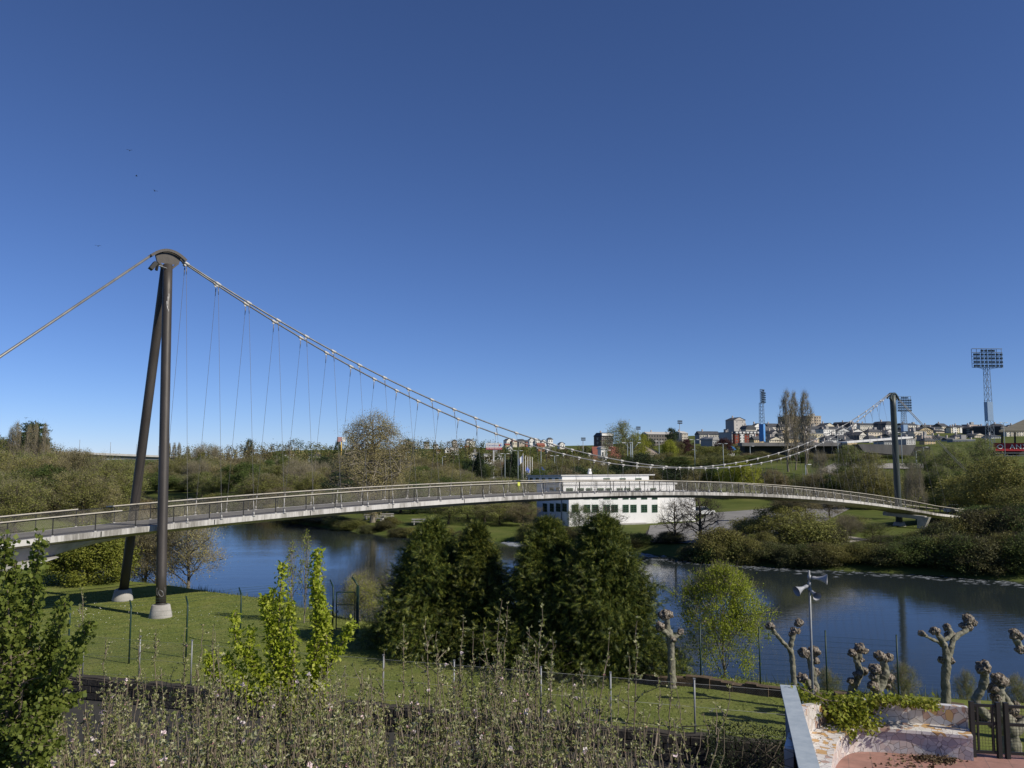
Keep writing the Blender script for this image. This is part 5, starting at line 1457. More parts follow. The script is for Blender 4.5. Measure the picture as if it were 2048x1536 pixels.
# picnic tables
def picnic(px, py, rz, lab):
    p = on_z(px, py, -.65); z = gz(p.x, p.y) + .12
    e = empty('picnic_table', (p.x, p.y, z), rz, lab, 'picnic table', 'picnic tables under the riverside trees')
    MB().box((0, 0, .76), (2.2, .9, .08)).build('table_top', M['concrete'], e)
    for s in (-1, 1):
        MB().box((0, s * .85, .44), (2.2, .36, .07)).build('bench_seat', M['concrete'], e); MB().box((s * .7, 0, .36), (.16, .7, .72)).box((s * .7, .85, .2), (.14, .26, .4)).box((s * .7, -.85, .2), (.14, .26, .4)).build('pedestal', M['concrete'], e)
picnic(741, 1037, .3, 'concrete picnic table touching the trunk of the big pale plane tree, left side'); picnic(757, 1040, -.2, 'concrete picnic table just right of the big pale plane trunk'); picnic(774, 1036, .2, 'concrete picnic table farthest right of the big pale plane tree'); picnic(838, 1047, .1, 'concrete picnic table by the water left of the first cypress')

# ------------------------------------------------------------------ generic houses and blocks
WIN_UNIT = {}
def win_unit(kind):
    if kind not in WIN_UNIT:
        mb = MB(); mb.box((0, 0, 0), (1, .06, 1), 0)
        mb.box((-.24, -.035, 0), (.40, .02, .84), 1); mb.box((.24, -.035, 0), (.40, .02, .84), 1)
        fr = {'w': M['win_white'], 'd': plain('dark_window_frame', (.06, .06, .065)), 'g': plain('grey_blind', (.34, .34, .33))}[kind]
        WIN_UNIT[kind] = mb.mesh('window', [fr, M['glass']])
    return WIN_UNIT[kind]
WALLM = {}
def wallm(col):
    key = tuple(round(c, 2) for c in col)
    if key not in WALLM: WALLM[key] = surf('render_%d_%d_%d' % tuple(int(c * 100) for c in key), [(.3, tuple(c * .86 for c in col)), (.55, col), (.8, tuple(min(.85, c * 1.07) for c in col))], .25, .9, 8, spec=.15, stretch=(1, 1, .5))
    return WALLM[key]
SLATE = surf('slate_roof', [(.3, (.045, .047, .052)), (.7, (.085, .088, .095))], .8, .7, 8)
TILE = surf('red_tile_roof', [(.3, (.19, .065, .045)), (.7, (.28, .10, .07))], .8, .8, 8)
ROOFM = {'slate': SLATE, 'tile': TILE, 'flat': surf('flat_roof', [(.3, (.24, .235, .23)), (.7, (.34, .33, .32))], .5, .9, 6), 'light': surf('pale_roof', [(.3, (.40, .38, .35)), (.7, (.52, .50, .47))], .5, .9, 6)}
def block(x0, x1, yt, D, label, wall=(.62, .60, .56), roof='gable', rm='slate', floors=3, bays=4, side=.3, yaw=22, rh=.22, name='house', cat='house', group='houses on the city hill', win='w', side_wall=None, zb=None, ww=.42, wh=.46, balc=False, stripes=None, chim=1, lw=True):
    """a building seen between picture columns x0..x1, roof top at row yt, front-left corner at distance D"""
    if group == 'scattered houses on the left ridge':     # stand it where the slope meets its foot
        D = min(range(340, 800, 10), key=lambda d: abs(at((x0 + x1) / 2, yt, d).z - gz(at((x0 + x1) / 2, yt, d).x, d) - .72 * (x1 - x0) * d / FPX - .8) + abs(d - D) * .002)
    y = math.radians(yaw); mpp = D / FPX / CP
    Wt = (x1 - x0) * mpp; dep = max(3.0, side * Wt / max(.15, math.sin(abs(y)) + .15)); fw = (1 - side) * Wt / math.cos(y)
    pc = at(x0 + (x1 - x0) * side, yt, D)
    z0 = gz(pc.x, D) - 2.5 if zb is None else zb
    H = pc.z - z0
    e = empty(name, (pc.x, D, z0), y, label, cat, group)
    rise = H * rh if roof != 'flat' else .4
    if roof in ('gable', 'gablef', 'hip', 'mansard', 'arch'): rise = min(rise, H * .45, 5.5, max(1.2, fw * .34))
    hw = H - rise
    # shell: front at v=0, left at u=0
    mb = MB(); mb.box((fw / 2, dep / 2, hw / 2), (fw, dep, hw)); mb.build('wall', wallm(wall), e)
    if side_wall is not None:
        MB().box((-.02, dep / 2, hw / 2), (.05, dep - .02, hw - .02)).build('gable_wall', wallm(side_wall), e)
    rb = MB(); ov = .35
    if roof == 'flat':
        rb.box((fw / 2, dep / 2, hw + rise / 2), (fw + .3, dep + .3, rise)); rb.box((fw * .6, dep * .55, hw + rise + .9), (fw * .22, dep * .3, 1.8))
    elif roof == 'gable':   # ridge along the front
        a = [(-ov, -ov, hw + .01), (fw + ov, -ov, hw + .01), (fw + ov, dep + ov, hw + .01), (-ov, dep + ov, hw + .01), (-ov, dep / 2, hw + rise), (fw + ov, dep / 2, hw + rise)]
        rb.add(a, [[0, 1, 5, 4], [2, 3, 4, 5], [0, 4, 3], [1, 2, 5], [3, 2, 1, 0]])
    elif roof == 'gablef':  # gable end to the front
        a = [(-ov, -ov, hw + .01), (fw + ov, -ov, hw + .01), (fw + ov, dep + ov, hw + .01), (-ov, dep + ov, hw + .01), (fw / 2, -ov, hw + rise), (fw / 2, dep + ov, hw + rise)]
        rb.add(a, [[1, 2, 5, 4], [3, 0, 4, 5], [2, 3, 5], [3, 2, 1, 0]])
        MB().add([(0, -.02, hw), (fw, -.02, hw), (fw / 2, -.02, hw + rise - .12), (0, .2, hw), (fw, .2, hw), (fw / 2, .2, hw + rise - .12)], [[0, 1, 2], [5, 4, 3], [0, 2, 5, 3], [1, 4, 5, 2]]).build('gable', wallm(wall), e)
    elif roof == 'arch':
        n = 8; vs = []
        for i in range(n + 1):
            t = PI * i / n; vs += [(fw / 2 - math.cos(t) * (fw / 2 + ov), -ov, hw + math.sin(t) * rise), (fw / 2 - math.cos(t) * (fw / 2 + ov), dep + ov, hw + math.sin(t) * rise)]
        rb.add(vs, [[2 * i, 2 * i + 2, 2 * i + 3, 2 * i + 1] for i in range(n)] + [list(range(0, 2 * n + 2, 2)), list(reversed(range(1, 2 * n + 2, 2)))])
    elif roof in ('hip', 'mansard'):
        k = .42 if roof == 'hip' else .14
        kx = min(fw, dep) * k
        a = [(-ov, -ov, hw + .01), (fw + ov, -ov, hw + .01), (fw + ov, dep + ov, hw + .01), (-ov, dep + ov, hw + .01), (kx, kx, hw + rise), (fw - kx, kx, hw + rise), (fw - kx, dep - kx, hw + rise), (kx, dep - kx, hw + rise)]
        rb.add(a, [[0, 1, 5, 4], [1, 2, 6, 5], [2, 3, 7, 6], [3, 0, 4, 7], [4, 5, 6, 7], [3, 2, 1, 0]])
    rf = rb.build('roof', ROOFM[rm], e)
    if group == 'scattered houses on the left ridge': chim = 0
    for i in range(chim):
        MB().box((fw * (.25 + .45 * i), dep * .5, hw + rise + .35), (.7, .7, 1.5)).build('chimney', wallm((.45, .40, .36)), rf)
    if roof == 'mansard':
        for i in range(bays):
            MB().box((fw * (i + .5) / bays, .02, hw + rise * .45), (1.3, 1.2, rise * .6)).build('dormer', M['white'], rf)
    if stripes:
        for (a, b, cl) in stripes:
            MB().box((fw * (a + b) / 2, -.12, hw * .5), (fw * (b - a), .3, hw * .96)).build('bay_panel', wallm(cl), e)
    fl = hw * .97 / floors
    fl = min(fl, 3.6)
    floors2 = min(floors, max(1, int(hw / fl)))
    for r in range(floors2):
        z = hw - (r + .52) * fl
        for b in range(bays):
            o = link('window', win_unit(win), e, (fw * (b + .5) / bays, -.31 if stripes and any(s_[0] < (b + .5) / bays < s_[1] for s_ in stripes) else -.03, z), (0, 0, 0), (fw / bays * ww, 1, fl * wh))
        if balc:
            for b in range(0, bays, 2):
                MB().box((fw * (b + .5) / bays, -.55, z - fl * .36), (fw / bays * .8, 1.0, fl * .22)).build('balcony', wallm(tuple(c * .8 for c in wall)), e)
        if lw and dep > 5 and side > .2:
            for b in range(max(1, int(dep / 6))):
                nb = max(1, int(dep / 6))
                link('window', win_unit(win), e, (-.06, dep * (b + .5) / nb, z), (0, 0, -PI / 2), (1.3, 1, fl * wh))
    return e
W1 = (.78, .76, .72); W2_ = (.66, .62, .54); CR = (.62, .55, .42); GY = (.38, .38, .39); BG = (.50, .46, .40); RB = (.26, .075, .05); PK = (.55, .44, .38); YL = (.62, .52, .30); DK = (.10, .085, .08)
g1 = 'apartment blocks on the city hill'
ab = dict(name='apartment_block', cat='apartments', group=g1)
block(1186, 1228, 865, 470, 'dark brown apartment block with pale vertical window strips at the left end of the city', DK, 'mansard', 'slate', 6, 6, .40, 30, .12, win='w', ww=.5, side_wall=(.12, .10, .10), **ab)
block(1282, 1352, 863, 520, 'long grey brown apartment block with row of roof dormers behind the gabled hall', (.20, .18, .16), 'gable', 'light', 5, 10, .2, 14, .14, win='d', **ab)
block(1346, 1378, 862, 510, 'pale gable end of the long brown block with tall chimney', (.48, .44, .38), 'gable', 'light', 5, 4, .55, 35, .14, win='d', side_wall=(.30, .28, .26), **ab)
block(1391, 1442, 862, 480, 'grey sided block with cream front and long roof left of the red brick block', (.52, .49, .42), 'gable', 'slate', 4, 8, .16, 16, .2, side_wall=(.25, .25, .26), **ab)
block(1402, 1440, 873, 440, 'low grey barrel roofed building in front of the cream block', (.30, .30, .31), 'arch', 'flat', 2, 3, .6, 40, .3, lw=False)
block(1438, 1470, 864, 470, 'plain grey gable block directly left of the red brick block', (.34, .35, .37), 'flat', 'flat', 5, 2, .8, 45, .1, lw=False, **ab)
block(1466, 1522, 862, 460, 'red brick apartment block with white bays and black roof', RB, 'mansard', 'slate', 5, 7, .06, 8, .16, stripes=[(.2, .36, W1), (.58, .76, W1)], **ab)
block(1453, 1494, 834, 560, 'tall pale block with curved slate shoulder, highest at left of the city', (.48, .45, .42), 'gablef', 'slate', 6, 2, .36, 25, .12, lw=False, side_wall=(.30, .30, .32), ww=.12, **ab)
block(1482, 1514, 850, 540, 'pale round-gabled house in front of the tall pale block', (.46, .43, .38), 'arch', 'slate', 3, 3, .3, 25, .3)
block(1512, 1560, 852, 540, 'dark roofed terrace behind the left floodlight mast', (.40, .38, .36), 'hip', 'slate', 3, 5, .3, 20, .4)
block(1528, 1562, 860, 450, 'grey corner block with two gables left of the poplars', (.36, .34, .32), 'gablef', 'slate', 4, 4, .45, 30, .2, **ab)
block(1552, 1600, 866, 440, 'cream apartment front partly behind the left poplar pair', (.56, .50, .42), 'gable', 'slate', 4, 7, .12, 12, .18, **ab)
block(1560, 1612, 832, 640, 'brown tower block behind the left poplar pair', (.36, .30, .25), 'flat', 'flat', 7, 5, .35, 25, .1, win='d', **ab)
block(1608, 1647, 831, 640, 'brown tower block with three stepped bays right of the poplars', (.46, .39, .31), 'flat', 'flat', 7, 5, .25, 25, .1, win='d', stripes=[(.05, .25, (.34, .28, .22)), (.45, .65, (.34, .28, .22))], **ab)
block(1600, 1650, 866, 430, 'yellow cream block with balconies right of the poplars', (.60, .53, .36), 'flat', 'flat', 5, 7, .15, 15, .1, balc=True, **ab)
block(1640, 1704, 853, 520, 'long white terrace under the far cable, left half', (.62, .58, .50), 'gable', 'slate', 3, 9, .15, 15, .22)
block(1672, 1712, 843, 640, 'black curved roof block on the crest left of the far mast', (.09, .085, .085), 'arch', 'slate', 4, 3, .7, 40, .3, lw=False, **ab)
block(1700, 1722, 846, 600, 'small white house on the crest left of the far mast', W1, 'gablef', 'slate', 3, 3, .25, 20, .25)
block(1716, 1756, 846, 590, 'white apartment front with small dark windows on the crest', W2_, 'gable', 'slate', 4, 8, .1, 14, .14, **ab)
block(1650, 1700, 868, 470, 'grey low hall below the white terrace', (.36, .36, .37), 'hip', 'slate', 2, 4, .5, 35, .4)
block(1692, 1740, 863, 450, 'dark gabled house with white front below the crest', (.60, .57, .52), 'gablef', 'slate', 3, 4, .55, 35, .3, side_wall=(.12, .12, .13))
block(1735, 1770, 860, 500, 'pale grey flat block just left of the far mast', (.52, .50, .48), 'flat', 'flat', 4, 4, .3, 22, .1, **ab)
block(1752, 1790, 842, 560, 'white curved gable block beside the far mast with black roof', (.70, .68, .65), 'arch', 'slate', 5, 3, .5, 35, .25, side_wall=(.14, .14, .15), lw=False, **ab)
block(1796, 1842, 846, 540, 'white block right of the far mast under the middle floodlight', (.70, .66, .58), 'gable', 'slate', 5, 7, .2, 22, .14, balc=True, **ab)
block(1762, 1812, 866, 430, 'cream house block hidden by the far mast', (.62, .58, .52), 'hip', 'slate', 3, 5, .3, 22, .25)
block(1808, 1858, 862, 420, 'beige apartment corner with stacked balconies right of the far mast', (.62, .54, .42), 'flat', 'flat', 5, 6, .4, 35, .1, balc=True, **ab)
block(1848, 1900, 853, 520, 'white terrace with grey gable right of the backstay', (.66, .62, .54), 'gable', 'slate', 5, 7, .4, 32, .2, side_wall=(.34, .35, .37), **ab)
block(1852, 1905, 870, 400, 'pale grey house with hipped black roof below the white terrace', (.52, .50, .49), 'hip', 'slate', 4, 5, .55, 38, .3, **ab)
block(1896, 1944, 852, 500, 'cream row of apartments with light vertical bays', (.68, .60, .44), 'gable', 'slate', 5, 7, .12, 18, .12, stripes=[(.1, .3, W1), (.5, .7, W1)], **ab)
block(1930, 1966, 853, 470, 'black sided block with white bays left of the right floodlight mast', (.58, .55, .50), 'mansard', 'slate', 5, 4, .5, 40, .14, side_wall=(.06, .06, .065), **ab)
block(1900, 1955, 878, 360, 'glass fronted pavilion with dark canopy beside the stadium', (.20, .23, .26), 'flat', 'flat', 1, 8, .1, 10, .1, win='d', ww=.8, wh=.75, lw=False)
block(1958, 2012, 850, 440, 'black gable block directly behind the right floodlight mast', (.075, .07, .075), 'arch', 'slate', 6, 5, .8, 45, .12, lw=False, side_wall=(.055, .055, .06), **ab)
block(2008, 2056, 856, 420, 'white striped apartment front under the stadium roof', (.64, .60, .52), 'flat', 'flat', 5, 7, .1, 20, .1, stripes=[(.2, .4, (.40, .36, .30)), (.6, .8, (.40, .36, .30))], **ab)
block(1530, 1580, 852, 600, 'grey roofed row on the crest between mast and tower block', (.42, .40, .38), 'gable', 'slate', 3, 6, .25, 20, .3)
block(1614, 1660, 852, 560, 'pale row of houses between tower block and far cable', (.60, .56, .48), 'gable', 'slate', 3, 6, .2, 20, .25)
block(1820, 1860, 868, 470, 'grey sided house behind the beige corner block', (.56, .52, .47), 'gablef', 'slate', 3, 4, .4, 30, .25)
# the rest of the hill: rows of smaller houses between the blocks
fr_ = random.Random(31); used_l = set()
WCOL = [('white', (.76, .74, .70)), ('cream', (.66, .60, .48)), ('pale grey', (.50, .50, .50)), ('beige', (.60, .52, .42)), ('ochre', (.56, .44, .26)), ('pinkish', (.58, .46, .40))]
ZONE = [(1440, 'behind the red brick block'), (1545, 'behind the poplars'), (1640, 'under the far cable'), (1725, 'left of the far mast'), (1800, 'right of the far mast'), (1870, 'behind the backstay'), (1935, 'left of the right floodlight mast'), (2060, 'under the stadium roof')]
for D_, y_, x0_, x1_, st_, row in ((590, 851, 1500, 2050, 27, 'on the crest row'), (500, 858, 1520, 2050, 30, 'on the middle row'), (410, 871, 1500, 1990, 33, 'on the lowest row'), (365, 880, 1600, 1990, 38, 'on the foot row')):
    x = x0_
    while x < x1_:
        w_ = fr_.uniform(31, 46); (cw, col), rf_ = fr_.choice(WCOL), fr_.choice(['gable', 'hip', 'gable', 'gablef', 'flat']); zn = [z[1] for z in ZONE if x <= z[0]][0]
        rw_ = {'gable': 'slate roofed', 'hip': 'hip roofed', 'gablef': 'gable fronted', 'flat': 'flat roofed'}[rf_]
        lab = '%s %s house %s %s' % (rw_, cw, row, zn)
        if lab not in used_l:
            used_l.add(lab); block(x, x + w_, y_ - 2 + fr_.uniform(-4, 4), D_ + fr_.uniform(-20, 20), lab, col, rf_, 'slate' if rf_ != 'flat' else 'flat', fr_.choice([3, 4, 5]), fr_.choice([4, 5, 6]), fr_.choice([.2, .3, .4]), fr_.uniform(16, 36), .25, side_wall=tuple(c * .72 for c in col))  # left walls repeat the wall colour darkened: shade put into the paint
        x += st_ * fr_.uniform(.85, 1.25)
# mid left of the city: hall with red roof, gabled hall
block(1180, 1292, 893, 330, 'long low hall with dull red roof below the dark apartment block', (.46, .40, .35), 'gable', 'tile', 1, 9, .08, 8, .55, name='hall', cat='hall', group='halls below the city', win='d', chim=0, lw=False)
block(1196, 1216, 892, 320, 'small white vaulted annexe in front of the red-roofed hall', W1, 'arch', 'light', 1, 2, .3, 20, .5, name='hall', cat='hall', group='halls below the city', chim=0, lw=False)
block(1252, 1330, 888, 300, 'wide pale hall with low curved gable beside the lamp posts', (.52, .42, .36), 'gablef', 'light', 1, 5, .05, 6, .42, name='hall', cat='hall', group='halls below the city', win='d', chim=0, lw=False, ww=.2)
# houses of the ridge left of the city
hr = dict(group='scattered houses on the left ridge')
block(1005, 1024, 877, 560, 'grey gabled white house right behind the billboard', W1, 'gablef', 'slate', 2, 2, .45, 35, .3, **hr)
block(1022, 1034, 880, 560, 'small cream house right of the grey gabled house', CR, 'gable', 'tile', 2, 2, .3, 25, .3, **hr)
block(1008, 1020, 887, 520, 'little yellow house low behind the billboard', YL, 'gable', 'tile', 2, 2, .3, 25, .3, **hr)
block(1012, 1026, 892, 500, 'white house with stepped roofs at the billboard edge', W1, 'gablef', 'slate', 2, 2, .3, 25, .35, **hr)
block(1031, 1049, 878, 600, 'brown roofed round-gabled house on the ridge', (.40, .34, .28), 'arch', 'slate', 2, 2, .4, 30, .35, **hr)
block(1047, 1062, 880, 590, 'dark red fronted house on the ridge beside white row', (.30, .12, .10), 'gable', 'slate', 2, 2, .3, 25, .25, **hr)
block(1055, 1069, 876, 600, 'first white gable of the ridge row under the cables', W1, 'gablef', 'slate', 2, 2, .3, 25, .3, **hr)
block(1068, 1080, 877, 600, 'second white gable of the ridge row under the cables', W1, 'gablef', 'slate', 2, 2, .3, 25, .3, **hr)
block(1079, 1094, 879, 600, 'third white gable of the ridge row under the cables, widest', W1, 'gablef', 'slate', 2, 3, .3, 25, .3, **hr)
block(1092, 1106, 875, 610, 'white house with black hipped roof, highest of the ridge row', W1, 'hip', 'slate', 3, 2, .3, 25, .3, **hr)
block(1070, 1090, 886, 560, 'low brick red house below the white ridge row', (.36, .16, .10), 'gable', 'tile', 1, 3, .3, 25, .4, **hr)
block(1114, 1130, 884, 590, 'white pair of gables standing alone right of the ridge row', W1, 'gablef', 'slate', 2, 2, .35, 25, .35, **hr)
block(1090, 1104, 895, 500, 'dark slatted warehouse below the ridge row', (.16, .17, .18), 'flat', 'flat', 2, 4, .2, 20, .1, lw=False, chim=0, **hr)
block(886, 900, 894, 420, 'small white gabled house alone on the green slope', W1, 'gablef', 'slate', 1, 1, .3, 20, .5, **hr)
block(899, 917, 895, 420, 'long white farm building with cream roof beside the small gabled house', W1, 'gable', 'light', 1, 5, .15, 12, .35, chim=0, **hr)
block(903, 914, 879, 620, 'dark roofed house on the crest above the farm building', (.45, .40, .36), 'hip', 'slate', 2, 2, .3, 25, .35, **hr)
block(929, 944, 877, 620, 'pale house with turret on the crest', (.55, .52, .48), 'hip', 'slate', 2, 3, .3, 25, .35, **hr)
block(936, 950, 882, 600, 'white flat house below the turret house', W1, 'flat', 'flat', 1, 3, .3, 25, .2, **hr)
block(928, 938, 891, 500, 'tiny yellow house above the green slope', YL, 'gable', 'tile', 1, 2, .3, 20, .4, **hr)
block(845, 858, 883, 620, 'low grey house half hidden by trees on the crest', (.42, .40, .38), 'gable', 'slate', 1, 2, .3, 20, .4, **hr)
block(865, 876, 888, 560, 'small white house between crest trees', W1, 'gable', 'slate', 1, 2, .3, 20, .4, **hr)
block(870, 882, 899, 430, 'brown walled shed left of the small gabled house', (.40, .34, .28), 'gable', 'tile', 1, 2, .3, 20, .4, **hr)
block(964, 1006, 907, 440, 'row of low white garages under the billboard', W1, 'flat', 'flat', 1, 7, .1, 8, .2, chim=0, lw=False, **hr)
block(936, 958, 904, 450, 'low white sheds left of the billboard', W1, 'flat', 'flat', 1, 4, .1, 8, .2, chim=0, lw=False, **hr)
block(1000, 1030, 925, 300, 'dull red roofed shed behind the flagpoles', (.42, .34, .28), 'gable', 'tile', 1, 4, .15, 12, .55, chim=0, lw=False, **hr)
block(565, 586, 908, 400, 'white flat house on the wooded slope left of the plane tree', W1, 'flat', 'flat', 1, 3, .2, 18, .15, chim=0, **hr)
block(549, 567, 912, 400, 'grey shed attached to the white flat house', (.30, .30, .30), 'gable', 'slate', 1, 2, .2, 18, .5, chim=1, **hr)
block(484, 496, 902, 430, 'white corner house at the left of the wooded slope', W1, 'gable', 'slate', 1, 2, .3, 18, .4, chim=0, **hr)
block(504, 530, 908, 430, 'low grey roofed house among trees', (.44, .42, .40), 'gable', 'slate', 1, 3, .2, 18, .5, chim=0, **hr)
block(608, 640, 904, 420, 'long dark roofed farm with white end', (.5, .49, .48), 'gable', 'slate', 1, 4, .3, 18, .55, chim=0, **hr)
block(362, 378, 928, 330, 'white and red house low behind the right hanger wires', (.62, .5, .46), 'flat', 'tile', 1, 2, .3, 18, .3, chim=0, **hr)
block(376, 384, 924, 340, 'tiny white shed beside the white and red house', W1, 'flat', 'flat', 1, 1, .3, 18, .2, chim=0, **hr)

# ------------------------------------------------------------------ stadium: concrete stand, roof, red sign, floodlights
st = at(1500, 905, 262); stad = empty('stadium', (st.x, 262, gz(st.x, 262) - 2), math.radians(2), 'grey concrete football stand with long beam above the wooded bank', 'stadium'); so_ = stad.location
def pz(px, py, D): return at(px, py, D) - so_
mb = MB(); a = pz(1484, 888, 262); b = pz(1768, 884, 262)
mb2 = MB()
def slab(px0, px1, y0, y1, D, dep, name, mat, parent=stad):
    a = pz(px0, y0, D); b = pz(px1, y0, D); c = pz(px0, y1, D)
    return MB().box(((a.x + b.x) / 2, a.y + dep / 2, (a.z + c.z) / 2), (b.x - a.x, dep, a.z - c.z)).build(name, mat, parent)
stad.rotation_euler = (0, 0, 0)
M['conc_grey'] = surf('grey_concrete', [(.3, (.15, .145, .14)), (.7, (.25, .24, .23))], .3, .9, 10, stretch=(1, 1, .4))
M['conc_mid'] = surf('mid_grey_concrete', [(.3, (.10, .096, .09)), (.7, (.17, .163, .152))], .4, .9, 10, stretch=(1, 1, .4))
M['conc_shade'] = surf('shaded_concrete', [(.3, (.03, .032, .032)), (.7, (.055, .055, .052))], .3, .9, 6)  # concrete turned near black: shade below beam and stand put into its colour
slab(1484, 1684, 885, 892, 262, 5, 'parapet_beam', M['conc_grey'])
slab(1490, 1684, 892, 922, 266, 6, 'back_wall', M['conc_shade'])
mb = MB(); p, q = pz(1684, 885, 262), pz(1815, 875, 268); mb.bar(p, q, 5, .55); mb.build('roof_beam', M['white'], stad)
slab(1684, 1860, 893, 932, 266, 6, 'back_wall', M['conc_shade'])
mb = MB(); a, b, c, d = pz(1716, 888, 257), pz(1832, 890, 257), pz(1820, 912, 257), pz(1728, 904, 257)
mb.add([a, b, c, d, a + Vector((0, 5, 0)), b + Vector((0, 5, 0)), c + Vector((0, 5, 0)), d + Vector((0, 5, 0))], [[3, 2, 1, 0], [4, 5, 6, 7], [0, 1, 5, 4], [2, 3, 7, 6], [1, 2, 6, 5], [3, 0, 4, 7]]); mb.build('ticket_hall', M['conc_mid'], stad)
gs = at(2000, 905, 262)
gst = empty('grandstand', (gs.x, 262, gz(gs.x, 262) - 2), 0, 'stand with dark sloping roof and red name board at the right edge', 'grandstand'); so_ = gst.location
def slab2(px0, px1, y0, y1, D, dep, name, mat):
    return slab(px0, px1, y0, y1, D, dep, name, mat, gst)
slab2(1990, 2110, 886, 902, 255, 1.0, 'name_board', surf('red_board', [(.3, (.30, .012, .018)), (.7, (.36, .018, .025))], .3, .6, 4))
slab2(1985, 2110, 902, 932, 262, 6, 'back_wall', M['conc_shade'])
mb = MB(); a, b = pz(1998, 861, 252), pz(2050, 838, 262); c_, d_ = pz(2120, 838, 262), pz(2120, 861, 252)
mb.add([a, b, c_, d_, a - Vector((0, 0, .5)), b - Vector((0, 0, .5)), c_ - Vector((0, 0, .5)), d_ - Vector((0, 0, .5))], [[0, 3, 2, 1], [4, 5, 6, 7], [0, 1, 5, 4], [1, 2, 6, 5], [2, 3, 7, 6], [3, 0, 4, 7]])
mb.build('roof', surf('ribbed_roof', [(.3, (.09, .085, .065)), (.7, (.16, .15, .12))], 1.2, .8, 6, stretch=(.2, 2, 1)), gst)
for px in (2004, 2030, 2056):
    MB().bar(pz(px, 862, 256), pz(px, 932, 258), .4, .4).build('column', M['dark_steel'], gst)
for k in range(5):
    MB().bar(pz(1990, 906 + k * 5.5, 250 + k * .2), pz(2110, 906 + k * 5.5, 250 + k * .2), .25, .12).build('terrace_rail', M['galv'], gst)
def lettering(txt, size, mat, parent, loc, rot, name='lettering', ext=.02):
    cu = bpy.data.curves.new(name, 'FONT'); cu.body = txt; cu.size = size; cu.extrude = ext; cu.space_character = 1.15
    ob = bpy.data.objects.new('tmp_text', cu); C.objects.link(ob)
    me = bpy.data.meshes.new_from_object(ob.evaluated_get(bpy.context.evaluated_depsgraph_get()))
    bpy.data.objects.remove(ob); me.materials.clear(); me.materials.append(mat)
    return link(name, me, parent, loc, rot)
p = pz(1994, 897.6, 254.9); bpy.context.view_layer.update()
lettering('O  ANXO CARRO', 1.95, M['white'], gst, p, (PI / 2, 0, 0), 'lettering', .03)
for o_ in gst.children:
    if o_.name.startswith('lettering'): o_.scale = (1.25, 1, 1)
M['lattice'] = surf('grey_blue_lattice', [(.3, (.12, .155, .20)), (.7, (.18, .22, .27))], .5, .6, 4)
M['lamp_dark'] = plain('lamp_housing', (.03, .035, .04), .5)
M['mast_panel'] = plain('pale_blue_panel', (.30, .42, .58), .6)
def flood(px, yt, D, wpx, hpx, rows, cols, face, label, mat_w=1.0, panel=(.18, .42), yb=None, pc=None):
    top = at(px, yt, D); z0 = gz(top.x, D) - 1; H = top.z - z0; hw_ = wpx * D / FPX / 2; hh = hpx * D / FPX
    e = empty('floodlight_mast', (top.x, D, z0), face, label, 'floodlight', 'stadium floodlight masts')
    mb = MB(); zt = H - hh; r0, r1 = mat_w * 1.25, mat_w * .85; th = .09 * mat_w
    cor = [(-1, -1), (1, -1), (1, 1), (-1, 1)]
    nl = 13
    for i in range(nl):
        za, zb = zt * i / nl, zt * (i + 1) / nl; ra, rb_ = r0 + (r1 - r0) * i / nl, r0 + (r1 - r0) * (i + 1) / nl
        for k in range(4):
            k2 = (k + 1) % 4; c, c2 = cor[k], cor[k2]
            mb.bar((c[0] * ra, c[1] * ra, za), (c[0] * rb_, c[1] * rb_, zb), th * 1.5, th * 1.5)
            mb.bar((c[0] * ra, c[1] * ra, za), (c2[0] * rb_, c2[1] * rb_, zb), th, th)
            mb.bar((c[0] * rb_, c[1] * rb_, zb), (c2[0] * rb_, c2[1] * rb_, zb), th, th)
    for s in (-1, 1):
        mb.bar((s * r1, -r1, zt - .6), (s * hw_ * .95, -.8, zt + .2), th, th); mb.bar((s * r1, r1, zt - .6), (s * hw_ * .6, -.6, zt + .2), th, th)
    mb.build('lattice_tower', M['lattice'], e)
    MB().box((0, 0, zt * sum(panel) / 2), (r0 * 1.9, r0 * 1.9, zt * (panel[1] - panel[0]))).build('service_panel', pc or M['mast_panel'], e)
    mb = MB()
    for r in range(rows + 1): mb.bar((-hw_, -.9, zt + hh * r / rows), (hw_, -.9, zt + hh * r / rows), .14, .14); mb.box((0, -.75, zt + hh * r / rows - .05), (hw_ * 2, .7, .06))
    for s in range(7): mb.bar((-hw_ + hw_ * 2 * s / 6, -.4, zt), (-hw_ + hw_ * 2 * s / 6, -.4, zt + hh), .12, .12)
    fr = mb.build('lamp_rack', M['lattice'], e)
    lm = MB(); lm.box((0, 0, 0), (.62 * 2 * hw_ / cols, .5, .52 * hh / rows)); lm.box((0, -.27, 0), (.5 * 2 * hw_ / cols, .04, .4 * hh / rows), 1); lme = lm.mesh('lamp', [M['lamp_dark'], M['glass']])
    for r in range(rows):
        for c in range(cols):
            if r == rows - 1 and (c < 2 or c > cols - 3): continue
            link('lamp', lme, e, (-hw_ + 2 * hw_ * (c + .5) / cols, -1.15, zt + hh * (r + .42) / rows))
    return e
flood(1971, 698, 285, 62, 38, 5, 8, .05, 'tallest floodlight mast with wide lamp rack at the far right', .82, (.38, .60))
flood(1806, 793, 430, 30, 30, 6, 8, .12, 'floodlight mast half hidden behind the top of the far bridge mast', .95, (.25, .55))
flood(1522, 779, 400, 20, 27, 6, 6, .9, 'floodlight mast with blue foot panel left of the poplars', .95, (.18, .55), pc=plain('strong_blue_panel', (.10, .28, .62), .6))
